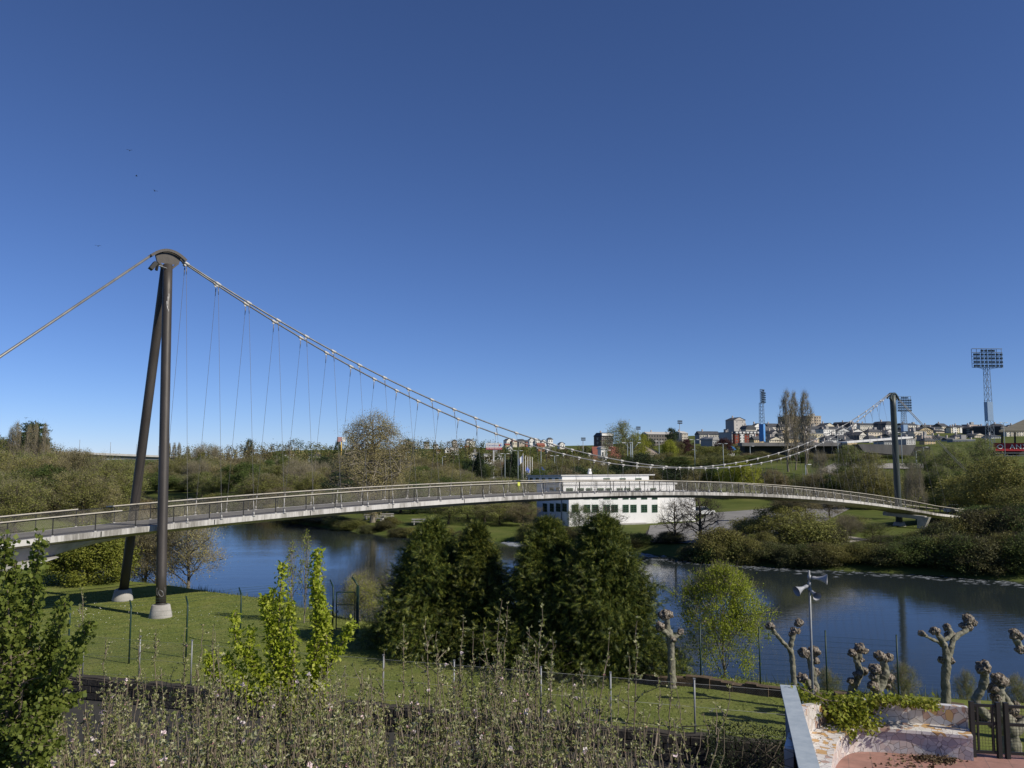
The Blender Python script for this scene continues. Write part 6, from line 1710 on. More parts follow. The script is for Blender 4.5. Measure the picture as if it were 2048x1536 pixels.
def smallflood(px, yt, D, label):
    top = at(px, yt, D); z0 = gz(top.x, D); H = top.z - z0
    e = empty('floodlight_pole', (top.x, D, z0), .5, label, 'floodlight', 'slender sports-field floodlight poles')
    MB().tube([(0, 0, -.5), (0, 0, H - .6)], [.22, .12], 8).build('pole', M['galv'], e)
    m_ = MB()
    for r in range(2):
        m_.bar((-1.2, 0, H - .9 + r * .9), (1.2, 0, H - .9 + r * .9), .12, .12)
    m_.build('cross_arm', M['galv'], e)
    for r in range(2):
        for c in range(3): MB().box((-.9 + c * .9, -.3, H - .75 + r * .9), (.6, .5, .6)).build('lamp', M['lamp_dark'], e)
smallflood(1359, 843, 380, 'slender pole with lamp cluster above the long brown block'); smallflood(1276, 855, 420, 'short pole with lamp cluster between birch and long brown block')
smallflood(1166, 877, 420, 'thin dark pole with lamp head left of the dark apartment block')

# ------------------------------------------------------------------ lamp posts, flags, billboards, tents
def lamp(px, yt, yb, D, label, heads=2, arm=.55, hcol=None):
    top = at(px, yt, D); bot = at(px, yb, D); z0 = min(bot.z, gz(top.x, D)); H = top.z - z0
    e = empty('street_lamp', (top.x, D, z0), rnd.uniform(-.3, .3), label, 'street lamp', 'lamp posts of the far bank')
    MB().tube([(0, 0, 0), (0, 0, H)], [.13, .08], 8).build('pole', M['lamp_pole'], e)
    for s in ((-1, 1) if heads == 2 else (1,) if heads == 1 else (-1, 1)):
        a = MB().tube([(0, 0, H - .1), (s * arm * .6, 0, H + .12), (s * arm, 0, H + .14)], .05, 6).build('arm', M['lamp_pole'], e)
        MB().box((s * (arm + .30), 0, H + .12), (.72, .30, .13)).ball((s * (arm + .3), 0, H + .07), .13, 0, 8, 5).build('lamp_head', M['white'], a)
M['lamp_pole'] = surf('lamp_post_paint', [(.3, (.22, .26, .27)), (.7, (.30, .34, .35))], 1, .5, 4)
for (px, yt, yb, D, lab, hd) in (
    (1036, 902, 963, 215, 'tall double-headed lamp post above the roadside at the yellow rail mark', 2), (1010, 908, 962, 225, 'double-headed lamp post under the billboard', 2), (1082, 897, 952, 215, 'double-headed lamp post at the left corner of the white building', 2),
    (1109, 912, 952, 230, 'double-headed lamp post rising behind the white building roof, left', 2), (1104, 926, 952, 240, 'single-headed low lamp post beside the double lamp behind the roof', 1), (1213, 901, 955, 225, 'double-headed lamp post behind the right part of the white roof', 2), (1255, 886, 950, 240, 'double-headed lamp post under the pale curved hall', 2),
    (1318, 883, 930, 250, 'double-headed lamp post in front of the pale curved hall, right end', 2), (1389, 880, 962, 215, 'tall double-headed lamp post in front of the copper trees', 2), (1393, 900, 940, 240, 'shorter double-headed lamp post beside the tall one at the copper trees', 2), (1446, 888, 956, 215, 'double-headed lamp post by the blue tent', 2),
    (1500, 893, 935, 240, 'single-headed lamp post in front of the concrete stand', 1), (1611, 930, 985, 170, 'white-topped lamp post under the right poplar', 1), (1367, 938, 960, 190, 'short globe-topped lamp post above the bridge handrail', 1), (1675, 870, 926, 225, 'lamp post on the bend of the pale road left of the far mast', 2), (1802, 866, 936, 215, 'lamp post just right of the far mast', 2), (1847, 895, 935, 220, 'lamp post right of the ticket hall', 1), (2007, 846, 925, 235, 'lamp post in front of the red name board', 2), (1832, 902, 975, 180, 'thin lamp post in front of the birches right of the far mast', 1),
    (885, 914, 940, 300, 'curved single lamp post among trees right of the plane tree', 1), (957, 914, 942, 290, 'thin lamp post left of the dark firs', 1), (1022, 893, 935, 290, 'thin grey mast beside the billboard leg', 1), (812, 905, 945, 260, 'thin lamp post right of the plane crown', 1)):
    lamp(px, yt, yb, D, lab, hd)
# floodlight like double Y post above the white roof
for px, lab in ((1261, 'left post of the Y-armed lamp pair under the curved hall'), (1264.5, 'right post of the Y-armed lamp pair under the curved hall')): 
    top = at(px, 884, 240); z0 = gz(top.x, 240); H = top.z - z0; e = empty('street_lamp', (top.x, 240, z0), 0, lab, 'street lamp', 'lamp posts of the far bank')
    MB().tube([(0, 0, 0), (0, 0, H)], .16, 8).build('pole', M['lamp_pole'], e); s = -1 if px < 1262 else 1
    a = MB().tube([(0, 0, H - 2.2), (s * 1.8, 0, H - .3)], .07, 6).build('arm', M['lamp_pole'], e); MB().box((s * 2.0, 0, H - .2), (.9, .4, .2)).build('lamp_head', M['white'], a)
for i, (px, yt) in enumerate(((1051, 912), (1055.5, 914), (1060, 914), (1064.5, 915), (1046, 908))):
    top = at(px, yt, 250); z0 = gz(top.x, 250); H = top.z - z0
    lab = ['first bare white flagpole right of the flag', 'second bare white flagpole right of the flag', 'third bare white flagpole right of the flag', 'last bare white flagpole, farthest from the flag', 'flagpole flying a blue and white flag'][i]
    e = empty('flagpole', (top.x, 250, z0), 0, lab, 'flagpole', 'flagpoles near the roadside tents')
    MB().tube([(0, 0, 0), (0, 0, H)], [.11, .06], 8).ball((0, 0, H), .12).build('pole', M['white'], e)
    if i == 4:
        fb = MB(); n = 6; vs = []
        for k in range(n + 1):
            for j in (0, 1): vs.append((-.05 - k * .25 * .9, .15 * math.sin(k * 1.3), H - .3 - j * 2.0 - k * .22))
        fb.add(vs, [[2 * k, 2 * k + 1, 2 * k + 3, 2 * k + 2] for k in range(n)], 0)
        for k, f_ in enumerate(fb.f): fb.m[k] = 0 if k < 2 or k > 3 else 1
        o_ = fb.build('flag', [plain('flag_blue', (.16, .26, .52)), M['white']], e); md = o_.modifiers.new('t', 'SOLIDIFY'); md.thickness = .02
BLUE = plain('tent_blue', (.03, .11, .55), .6); LBLUE = plain('tent_light_blue', (.10, .38, .80), .6)
def tent(px, yt, D, w_, lab, mat):
    top = at(px, yt, D); z0 = gz(top.x, D); H = max(2.4, top.z - z0); hw_ = w_ * D / FPX / 2
    e = empty('canopy_tent', (top.x, D, z0), .2, lab, 'tent', 'blue tents by the road')
    MB().add([(-hw_, -hw_, H - 1.3), (hw_, -hw_, H - 1.3), (hw_, hw_, H - 1.3), (-hw_, hw_, H - 1.3), (0, 0, H), (-hw_, -hw_, H - 2.0), (hw_, -hw_, H - 2.0), (hw_, hw_, H - 2.0), (-hw_, hw_, H - 2.0)], [[0, 1, 4], [1, 2, 4], [2, 3, 4], [3, 0, 4], [5, 6, 1, 0], [6, 7, 2, 1], [7, 8, 3, 2], [8, 5, 0, 3]]).build('canopy', mat, e)
    for sx in (-1, 1):
        for sy in (-1, 1): MB().bar((sx * hw_ * .95, sy * hw_ * .95, 0), (sx * hw_ * .95, sy * hw_ * .95, H - 1.3), .1, .1).build('leg', M['white'], e)
tent(1055, 932, 252, 7, 'small blue tent beside the bare flagpoles', BLUE); tent(1084, 933, 245, 12, 'larger blue tent behind the corner of the white building', BLUE); tent(1079, 947, 240, 8, 'low blue tent below the larger blue one', BLUE)
# pale blue fan-shaped shelter near the red block
p = at(1462, 892, 300); z0 = gz(p.x, 300); e = empty('fan_shelter', (p.x, 300, z0), 0, 'pale blue fan-shaped shelter below the red brick block', 'shelter'); H = p.z - z0
vs = [(0, 0, H - 2.2)]; n = 9
for i in range(n + 1): vs.append((math.cos(PI * .04 + PI * .82 * i / n) * -1.9, .25 * math.sin(i * 2.0), H - 2.2 + math.sin(PI * .04 + PI * .82 * i / n) * 2.2))
o_ = MB().add(vs, [[0, i + 2, i + 1] for i in range(n)]).build('canopy', LBLUE, e); md = o_.modifiers.new('t', 'SOLIDIFY'); md.thickness = .15
MB().tube([(0, 0, 0), (0, 0, H - 2.1)], .12, 8).build('post', M['white'], e); MB().box((0, .5, (H - 2.4) / 2), (2.6, .3, H - 2.6)).build('booth', M['white'], e)
# billboard
D = 330; a = at(972, 886, D); b = at(1004, 899, D); z0 = gz(a.x, D)
bb = empty('billboard', ((a.x + b.x) / 2, D, z0), 0, 'white and red roadside billboard with blue lettering on one post', 'billboard'); bw = b.x - a.x; bh = a.z - b.z; zb_ = b.z - z0
MB().box((0, 0, zb_ + bh / 2), (bw, .3, bh)).build('panel', M['white'], bb)
MB().box((0, -.165, zb_ + bh * .14), (bw - .1, .03, bh * .27)).build('red_strip', plain('billboard_red', (.55, .03, .03), .6), bb)
MB().bar((-bw * .02, .3, -1), (-bw * .02, .3, zb_ - .02), .5, .5).bar((-bw / 2, .1, zb_ - .08), (bw / 2, .1, zb_ - .08), .2, .15).build('post', M['white'], bb)
BT = plain('billboard_blue', (.05, .14, .50), .6)
lettering('Carrefour', bh * .36, BT, bb, (-bw * .44, -.16, zb_ + bh * .52), (PI / 2, 0, 0), 'lettering', .01)
lgo = MB(); cx_, cz_ = bw * .38, zb_ + bh * .64; s_ = bh * .2
lgo.add([(cx_ - s_ * 1.3, -.17, cz_), (cx_ - s_ * .1, -.17, cz_ - s_), (cx_ - s_ * .1, -.17, cz_ + s_)], [[0, 1, 2]], 1); lgo.add([(cx_ + s_ * 1.3, -.17, cz_), (cx_ + s_ * .1, -.17, cz_ + s_), (cx_ + s_ * .1, -.17, cz_ - s_)], [[0, 1, 2]], 0)
lgo.build('emblem', [BT, plain('emblem_red', (.6, .03, .03))], bb)
lt = MB()
for i in range(9): lt.box((-bw * .42 + i * bw * .1, -.19, zb_ + bh * .14), (bw * (.06 if i % 3 else .08), .02, bh * .10))
lt.build('lettering', M['white'], bb)
# sign box on a yellow pole
D = 420; p = at(683, 874, D); z0 = gz(p.x, D); sg = empty('pole_sign', (p.x, D, z0), .5, 'white and red double sign box on a yellow pole above the ridge trees', 'sign'); H = p.z - z0
MB().box((-1.0, 0, H - 1.2), (2.2, 1.0, 2.4)).build('sign_face', plain('sign_grey_red', (.36, .20, .20)), sg); MB().box((1.1, 0, H - 1.2), (1.9, 1.02, 2.3)).build('sign_face', M['white'], sg)
MB().tube([(0, 0, 0), (0, 0, H - 2.4)], .28, 8).build('pole', plain('yellow_pole', (.62, .40, .06)), sg)

# ------------------------------------------------------------------ motorway viaduct in the far left
vd0 = at(150, 905.5, 560); vd1 = at(420, 916.5, 900); vo = vd0.copy(); via = empty('viaduct', vo, 0, 'distant concrete road viaduct crossing the gap at far left', 'viaduct')
vv = vd1 - vd0; v0 = -vv * .5; v1 = vv * 1.25
MB().bar(v0 + Vector((0, 0, -.5)), v1 + Vector((0, 0, -.2)), 12, 1.5).build('parapet', surf('viaduct_concrete', [(.3, (.40, .39, .37)), (.7, (.50, .49, .47))], .1, .9, 6), via)
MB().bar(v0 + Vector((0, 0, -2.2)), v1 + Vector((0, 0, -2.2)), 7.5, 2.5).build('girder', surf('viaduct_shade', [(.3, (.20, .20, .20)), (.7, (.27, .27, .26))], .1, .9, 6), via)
for t in (-.1, .09, .55, .9):
    c = vv * t; MB().bar(c + Vector((0, 0, -3.4)), c + Vector((0, 0, -22)), 6, 3).build('pier', M['concrete'], via)
for i in range(7):
    t = .02 + i * .16; c = vv * t; MB().tube([c, c + Vector((0, 0, 9))], .16, 6).build('lamp_post', M['galv'], via)
# tiny birds high in the sky
for (x, y, D, lab) in ((259, 301, 120, 'tiny dark bird highest of the group above the mast'), (273, 352, 130, 'tiny dark bird in the middle of the group above the mast'), (310, 382, 125, 'tiny dark bird lowest of the three above the mast'), (196, 492, 120, 'tiny dark bird left of the mast saddle'), (52, 836, 150, 'tiny dark bird above the dark cedar')):
    p = at(x, y, D); e = empty('bird', p, rnd.random() * 6, lab, 'bird', 'birds in the sky')
    mb = MB(); mb.ball((0, 0, 0), .07, 0, 8, 6, (2.0, .8, .8)); mb.ball((.17, 0, .02), .045, 0, 6, 5)
    mb.add([(-.14, 0, 0), (-.30, .05, 0), (-.30, -.05, 0), (-.22, 0, .01)], [[0, 1, 3], [0, 3, 2]]); mb.build('body', M['lamp_dark'], e)
    for s in (-1, 1):
        o_ = MB().add([(.06, 0, .02), (-.06, 0, .02), (-.09, s * .25, .10), (.04, s * .22, .10), (-.12, s * .46, .04)], [[0, 1, 2, 3], [3, 2, 4]]).build('wing', M['lamp_dark'], e); md = o_.modifiers.new('t', 'SOLIDIFY'); md.thickness = .012
# ------------------------------------------------------------------ single trees one can tell apart
T = tree_px
big = tree_meshes('riverside_plane', 557, 'plane', (M['bark_pale'], LM['tan'], TW), limbs=44, subs=9, clumps=240, per=44, leaf=.010, spread=.034, twigs=12, tlen=.05, h0=.10, up=.28, trunk=.022, twr=.0009, rough=1.6)
PROTO['plane'] = [big]
def special(key, px, yt, D, wpx, label, name='tree', base=None, w0=.62, mat=None, group=None, rz=.3):
    top = at(px, yt, D); z0 = gz(top.x, D) if base is None else base; H = top.z - z0; e = empty(name, (top.x, D, z0 - .1), rz, label, 'tree', group)
    sx = wpx * D / FPX / w0; tm, cm = PROTO[key][0]
    link('trunk', tm, e, scale=(sx, sx, H + .1)); c = link('crown', cm, e, scale=(sx, sx, H + .1))
    if mat: c.material_slots[0].link = 'OBJECT'; c.material_slots[0].material = LM[mat]
    return e
special('plane', 748, 826, 131, 134, 'tallest pale budding plane tree standing alone on the far meadow', 'plane_tree')
pp = dict(name='poplar', group='columnar poplars by the stadium')
T('whip', 0, 1572, 783, 205, 36, None, label='left and tallest of the two joined bare poplars', **pp)
T('whip', 1, 1587, 786, 208, 30, None, label='right one of the two joined bare poplars', **pp)
T('whip', 0, 1609, 785, 200, 38, 'tan', label='single bare poplar standing right of the joined pair', **pp)
for i, (px, yt) in enumerate(((339, 886), (349, 886), (358.5, 886), (376, 893))):
    T('poplar', i, px, yt, 620, 11, 'tan', name='poplar', label=['first tiny distant poplar beside the mast above the viaduct', 'second tiny distant poplar right of the mast', 'third tiny distant poplar right of the mast', 'shorter tiny distant poplar, farthest right of its row'][i], group='distant poplars at the viaduct')
T('cedar', 0, 68, 843, 190, 110, 'dark', name='cedar', label='tall dark spreading cedar above the left wood')
for i, (px, yt, w_) in enumerate(((34, 846, 22), (24, 856, 18), (60, 853, 18), (72, 850, 16), (92, 850, 16))):
    T('whip', i, px, yt, 175, w_ * 1.5, 'tan', name='bare_poplar', label=['tall bare poplar left of the cedar', 'shorter bare poplar leftmost beside the cedar', 'bare poplar in front of the cedar, left', 'bare poplar in front of the cedar, middle', 'faint bare poplar at the right side of the cedar'][i], group='bare poplars around the cedar')
T('tallbud', 0, 1243, 846, 262, 60, 'birch', name='birch', label='large drooping green birch behind the red-roofed hall', base=None)
T('full', 1, 1275, 868, 270, 52, 'bright', name='lime_tree', label='yellow green round tree right of the large birch')
T('full', 0, 1344, 857, 420, 26, 'dark', name='pine_tree', label='dark conical pine in front of the long brown block')
T('full', 2, 1302, 877, 400, 14, 'dark', name='yew', label='small dark round yew left of the pine')
T('full', 1, 1338, 880, 262, 34, 'bright', name='tree', label='fresh green tree at the right end of the curved hall')
T('full', 0, 1370, 879, 275, 40, 'copper', name='copper_beech', label='dark purple beech left of the tall lamp post', group='copper beeches')
T('full', 2, 1449, 877, 290, 40, 'copper', name='copper_beech', label='dark purple beech behind the blue fan shelter', group='copper beeches')
T('budding', 1, 1352, 882, 272, 30, 'olive', label='olive budding tree between fresh green tree and purple beech')
T('full', 0, 1418, 893, 235, 80, 'olive', label='broad olive tree on the bank between the two lamp posts')
T('full', 1, 1480, 925, 170, 72, 'bright', name='tree', label='round yellow green tree above the bridge rail right of mid span', base=None)
T('tallbud', 0, 1698, 892, 190, 62, 'birch', name='birch', label='green birch on the road bend left of the far mast', group='birches around the far mast')
T('tallbud', 1, 1738, 905, 185, 56, 'olive', name='birch', label='olive birch between road bend and far mast', group='birches around the far mast')
T('tallbud', 0, 1850, 900, 175, 70, 'birch', name='birch', label='first green birch right of the far mast', group='birches around the far mast')
T('tallbud', 1, 1905, 893, 170, 80, 'birch', name='birch', label='second green birch right of the far mast, widest', group='birches around the far mast')
T('tallbud', 0, 1962, 880, 172, 62, 'birch', name='birch', label='tallest green birch in front of the red name board', group='birches around the far mast')
T('tallbud', 1, 1880, 930, 150, 60, 'birch', name='birch', label='low drooping birch beside the parked cars', group='birches around the far mast')
T('wide', 0, 2010, 918, 130, 150, 'olive', label='large dark olive tree filling the right edge above the bridge end')
T('wide', 1, 1960, 950, 137, 170, 'olive', label='spreading olive oak over the far bridge end')
T('wide', 0, 2050, 975, 112, 120, 'olive', label='spreading olive oak cut by the right edge')
T('bare', 0, 1828, 935, 128, 44, 'tan', name='bare_tree', label='pale bare pollard-like tree just right of the far mast', twig=TW)
T('bare', 0, 1640, 905, 190, 34, 'brown', name='bare_tree', label='brown bare tree under the single poplar')
T('bare', 1, 1660, 940, 165, 80, 'brown', name='bare_tree', label='brown bare thicket tree behind the bridge left of the far mast')
T('wide', 1, 1572, 1012, 97, 140, 'olive', name='tree', label='rounded olive tree in the middle of the far car park edge', base=-.9)
T('leafless', 0, 1398, 982, 98, 110, None, name='bare_tree', label='dark leafless tree with crooked trunk right of the white building', base=-1.2)
T('leafless', 1, 1350, 995, 100, 74, None, name='bare_tree', label='small dark leafless tree in front of the white annexe', base=-1.2)
T('bare', 1, 1688, 1030, 100, 50, 'olive', name='leaning_tree', label='leaning pale trunk under the bridge on the green bank', lean=.25)
T('budding', 0, 1158, 1008, 112, 44, 'green', label='fresh green shrub tree before the front corner of the white building', base=-1.6)
T('leafless', 0, 1210, 1002, 110, 70, 'tan', label='thin tan budding tree before the large windows of the white building', base=-1.6)
T('budding', 2, 1100, 1036, 115, 46, 'olive', label='olive shrub tree before the shaded side of the white building', base=-1.6)
T('cone', 0, 958, 905, 265, 34, 'dark', name='fir', label='dark fir left of the flagpoles', group='dark firs by the road'); T('cone', 0, 1028, 903, 262, 36, 'dark', name='fir', label='dark fir directly left of the flagpoles, beside tall lamp', group='dark firs by the road'); T('cone', 0, 1014, 920, 255, 30, 'dark', name='fir', label='lower dark fir between billboard leg and flagpoles', group='dark firs by the road')
T('full', 1, 815, 878, 420, 26, 'dark', name='pine_tree', label='dark round pine on the ridge right of the plane tree')
T('full', 0, 676, 881, 430, 16, 'dark', name='pine_tree', label='dark pine beside the yellow sign pole')
T('full', 0, 499, 880, 480, 18, 'dark', name='pine_tree', label='dark umbrella pine highest on the left ridge')
T('full', 0, 680, 945, 165, 76, 'dark', name='holm_oak', label='dark evergreen oak left of the plane tree'); T('full', 2, 668, 980, 150, 70, 'green', label='green rounded tree at the water left of the plane tree')
T('bare', 1, 600, 925, 190, 66, 'brown', name='bare_tree', label='grey leafless tree in the wood left of the dark oak', twig=TW)

# ------------------------------------------------------------------ the woods: many trees, each its own object
rt = random.Random(99)
FAR = []       # the smallest, farthest trees read as one mass: gathered into one far wood
def wood(px0, px1, step, top, D, w_, kinds, group, zone, jt=6, jd=.06, name='tree', base=None, lean=0, mass=False):
    px = px0
    while px <= px1:
        kind, mat, word = rt.choice(kinds)
        x = px + rt.uniform(-.35, .35) * step; d = D * (1 + rt.uniform(-jd, jd)); y = (interp(x, top) if not isinstance(top, (int, float)) else top) + rt.uniform(-jt, jt)
        p = at(x, y, d)
        dn, sn = seg_dist(np.array([p.x]), np.array([d]), FAR_SHORE); dm, sm = seg_dist(np.array([p.x]), np.array([d]), NEAR_SHORE)
        wet = sn[0] > 0 and sm[0] < 0
        if mass:
            FAR.append((p.x, d, gz(p.x, d), p.z, w_ * rt.uniform(.85, 1.35) * d / FPX, kind, mat))
        elif not wet:
            T(kind, rt.randrange(3), x, y, d, w_ * rt.uniform(.8, 1.25), mat, name=name, label='%s %s' % (word, zone), group=group, base=base)
        px += step
OL = ('budding', 'olive', 'olive budding tree'); OB = ('budding', 'birch', 'light green tree'); TB = ('tallbud', 'olive', 'slim olive budding tree'); BR = ('budding', 'brown', 'brown budding tree'); GN = ('full', 'green', 'dense green tree'); DK_ = ('full', 'dark', 'dark evergreen tree'); BA = ('bare', 'tan', 'greyish leafless tree'); BT_ = ('budding', 'birch', 'light green tree'); TN = ('budding', 'tan', 'pale tan budding tree')
ridge = [(330, 903), (375, 893), (400, 889), (430, 899), (470, 893), (500, 886), (540, 887), (580, 883), (620, 886), (660, 894), (700, 892), (800, 886), (850, 880), (900, 884), (960, 884), (1000, 886), (1180, 893)]
wood(372, 1000, 13, ridge, 500, 26, [OL, BR, GN, OL, BR, DK_], 'trees on the ridge crest', 'on the crest of the far ridge', 4, mass=True)
wood(1000, 1195, 15, 896, 470, 22, [OL, BR, GN], 'trees on the ridge crest', 'on the ridge below the white houses', 4, mass=True)
wood(340, 1170, 18, [(330, 915), (420, 908), (500, 900), (700, 903), (860, 903), (1000, 905), (1180, 905)], 390, 34, [OL, BR, GN, BA, BR, OL], 'trees on the wooded slope', 'on the wooded slope below the ridge', 5, mass=True)
wood(340, 1080, 21, [(330, 925), (430, 915), (560, 918), (700, 915), (900, 922), (1080, 926)], 300, 42, [OL, BR, GN, TB, DK_, BA], 'trees on the wooded slope', 'low on the wooded slope', 6)
wood(320, 940, 24, [(310, 935), (400, 925), (560, 935), (700, 930), (950, 935)], 235, 56, [OL, TB, BA, GN, OL, TN], 'trees of the far valley wood', 'in the valley wood behind the bridge', 8)
wood(455, 1060, 30, [(450, 945), (560, 955), (640, 945), (850, 945), (1060, 958)], 185, 70, [OL, TB, BR, GN, OL], 'trees of the far valley wood', 'behind the handrail in the valley wood', 9)
wood(478, 700, 27, [(470, 965), (560, 975), (700, 985)], 160, 66, [OL, TB, BR, GN], 'trees along the far bend', 'overhanging the water on the far bend', 8)
wood(800, 1046, 30, [(800, 962), (900, 960), (1070, 968)], 152, 78, [OL, BR, GN, OL], 'trees along the far meadow', 'behind the far meadow', 8)
wood(900, 1044, 32, [(900, 985), (1070, 1000)], 132, 76, [OL, BT_, OL, BR], 'trees along the far meadow', 'on the shore left of the white building', 8)
# left bank wood
wood(-20, 180, 26, [(-20, 880), (60, 890), (130, 895), (180, 915)], 185, 80, [OL, GN, OL, BR], 'trees of the left wood', 'at the back of the left wood', 7)
wood(-30, 320, 27, [(-20, 905), (60, 915), (130, 905), (200, 920), (330, 935)], 155, 84, [OL, OL, BR, BT_, TN], 'trees of the left wood', 'in the left wood behind the bridge', 8)
wood(-30, 345, 28, [(-20, 940), (100, 940), (200, 945), (340, 945)], 132, 90, [OL, OL, GN, BT_, TN], 'trees of the left wood', 'at the water edge of the left wood', 10)
wood(-40, 60, 34, 960, 112, 110, [OL, OL, TN], 'trees of the left wood', 'at the near corner of the left wood', 10)
wood(150, 425, 15, [(150, 925), (250, 922), (330, 924), (420, 920)], 420, 36, [OL, GN, DK_, BR], 'trees under the viaduct', 'in the gap under the viaduct', 3, mass=True)
wood(150, 425, 20, [(150, 930), (330, 930), (420, 925)], 300, 46, [OL, GN, BT_, BR], 'trees under the viaduct', 'in front of the viaduct gap', 4)
wood(250, 445, 22, [(250, 945), (440, 948)], 262, 60, [OL, GN, BT_, TB], 'trees under the viaduct', 'beyond the inner bend of the river', 6)
wood(250, 445, 20, [(250, 958), (440, 962)], 240, 60, [OL, GN, BT_], 'trees under the viaduct', 'close to the inner bend of the river', 6)
wood(300, 440, 20, [(290, 945), (440, 950)], 222, 56, [OL, GN, BT_], 'trees under the viaduct', 'on the inner bend of the river', 6)
T('bare', 0, 415, 893, 420, 70, 'brown', name='bare_tree', label='wide brown leafless tree right of the viaduct end')
# embankment and city green
wood(1105, 1300, 22, [(1100, 925), (1300, 912)], 205, 60, [BR, OL, DK_, GN, BR], 'trees behind the white building', 'on the bank behind the white building', 8)
wood(1085, 1300, 26, [(1085, 940), (1300, 930)], 185, 66, [BR, DK_, GN, OL], 'trees behind the white building', 'directly behind the white roof', 6)
wood(1480, 1800, 20, [(1480, 906), (1640, 910), (1800, 912)], 243, 44, [GN, DK_, OL, BR, OL], 'trees below the stadium', 'directly before the concrete stand', 5)
wood(1310, 1500, 21, [(1300, 908), (1500, 912)], 222, 50, [GN, DK_, OL, OL], 'shrubs on the stadium bank', 'on the bank below the hall and city', 5)
wood(1300, 1530, 26, [(1300, 935), (1530, 938)], 185, 64, [GN, OL, OL, BR, DK_], 'shrubs on the stadium bank', 'on the bank above the middle of the bridge', 7)
wood(1540, 1780, 24, [(1530, 945), (1660, 955), (1790, 955)], 170, 56, [OL, BR, GN, BR], 'trees below the stadium', 'below the concrete stand', 8)
wood(1700, 2060, 26, [(1700, 935), (1800, 945), (2060, 940)], 160, 70, [OL, GN, BT_, OL], 'trees below the stadium', 'around the far mast below the stadium', 8)
wood(1770, 2010, 24, [(1770, 897), (2010, 893)], 330, 36, [OL, GN, BR], 'trees among the city houses', 'beside the pavilion', 4, mass=True)
wood(1560, 1660, 30, 985, 130, 60, [BR, OL], 'trees below the stadium', 'behind the car park', 8)
wood(1955, 2080, 30, [(1950, 1010), (2060, 995)], 114, 70, [OL, OL, GN], 'trees at the far bridge end', 'around the far end of the bridge', 8)
wood(1385, 1560, 30, [(1180, 897), (1380, 902), (1560, 897)], 330, 32, [OL, GN, BR], 'trees among the city houses', 'among the lower city houses', 5, mass=True)
wood(1380, 2050, 70, [(1380, 893), (1700, 892), (2050, 895)], 385, 26, [OL, GN, DK_, BR], 'trees among the city houses', 'between the hill houses', 4, mass=True)

# riverside scrub, bush by bush
def scrub(px0, px1, step, top, D, w_, mats, group, zone, base=None, jt=5):
    px = px0
    while px <= px1:
        mat, word = rt.choice(mats); x = px + rt.uniform(-.3, .3) * step; d = D if isinstance(D, (int, float)) else interp(x, D)
        d *= 1 + rt.uniform(-.015, .015); y = (interp(x, top) if not isinstance(top, (int, float)) else top) + rt.uniform(-jt, jt)
        p = at(x, y, d); z0 = gz(p.x, d) if base is None else base
        T('bush', rt.randrange(3), x, y, d, w_ * rt.uniform(.8, 1.25), mat, name='bush', label='%s bush %s' % (word, zone), cat='bush', group=group, base=max(z0, -2.2))
        px += step
SC = [('gorse', 'dark'), ('gorse', 'dark'), ('olive', 'olive'), ('green', 'green')]
scrub(1268, 1284, 24, 1092, 99.5, 50, SC, 'scrub along the far waterline', 'at the foot of the quay wall')
scrub(1398, 1480, 24, [(1268, 1098), (1330, 1096), (1400, 1092), (1480, 1082)], [(1268, 100), (1400, 92), (1480, 89.5)], 62, SC, 'scrub along the far waterline', 'at the water below the car park')
scrub(1480, 1720, 24, [(1480, 1082), (1600, 1088), (1720, 1090)], [(1480, 89), (1540, 87), (1720, 84)], 66, SC, 'scrub along the far waterline', 'at the water below the far path')
scrub(1720, 2070, 26, [(1720, 1092), (1800, 1088), (1860, 1075), (2060, 1072)], [(1720, 85), (1850, 82), (2070, 77)], 84, SC, 'scrub along the far waterline', 'at the water below the far mast')
scrub(1780, 2070, 34, [(1780, 1074), (1850, 1062), (1900, 1046), (1960, 1025), (2070, 1020)], [(1780, 92), (2070, 88)], 90, [('olive', 'olive'), ('green', 'green'), ('gorse', 'dark')], 'scrub behind the far waterline', 'on the slope below the bridge end')
scrub(540, 730, 22, [(540, 1022), (640, 1035), (730, 1048)], [(540, 156), (640, 139), (730, 126)], 54, [('olive', 'olive'), ('brown', 'brown')], 'scrub on the far bend', 'fringing the far bend')
scrub(440, 560, 22, [(440, 985), (560, 1012)], [(440, 216), (500, 184), (560, 152)], 40, [('olive', 'olive'), ('green', 'green')], 'scrub on the far bend', 'at the inner end of the far bend')
scrub(730, 950, 32, [(730, 1052), (950, 1066)], [(730, 124.5), (850, 117), (950, 112.5)], 40, [('olive', 'olive'), ('gorse', 'reedy')], 'scrub on the far meadow', 'at the edge of the far meadow', None, 3)
scrub(790, 800, 30, 1035, 128, 40, [('olive', 'rounded olive')], 'scrub on the far meadow', 'standing alone on the far meadow')
scrub(1060, 1290, 28, [(1060, 1050), (1090, 1056), (1230, 1066), (1290, 1080)], [(1060, 111), (1180, 106), (1290, 100)], 60, SC, 'scrub below the white building', 'below the white building')
scrub(-40, 350, 30, [(-40, 1010), (200, 1005), (350, 1000)], [(-40, 124), (100, 136), (350, 152)], 70, [('olive', 'olive'), ('green', 'green'), ('brown', 'brown')], 'scrub of the left wood', 'under the left wood')
scrub(1440, 1530, 30, 1068, 92, 44, [('gorse', 'dark'), ('olive', 'olive')], 'scrub by the car park', 'on the kerb of the far path')
T('bush', 1, 1440, 1060, 90, 96, 'olive', name='bush', label='large rounded tan willow bush at the water below the dark leafless tree', cat='bush', base=-2.0)
T('bush', 0, 1618, 1042, 93, 130, 'olive', name='bush', label='broad olive bush beside the car park under the bridge', cat='bush')

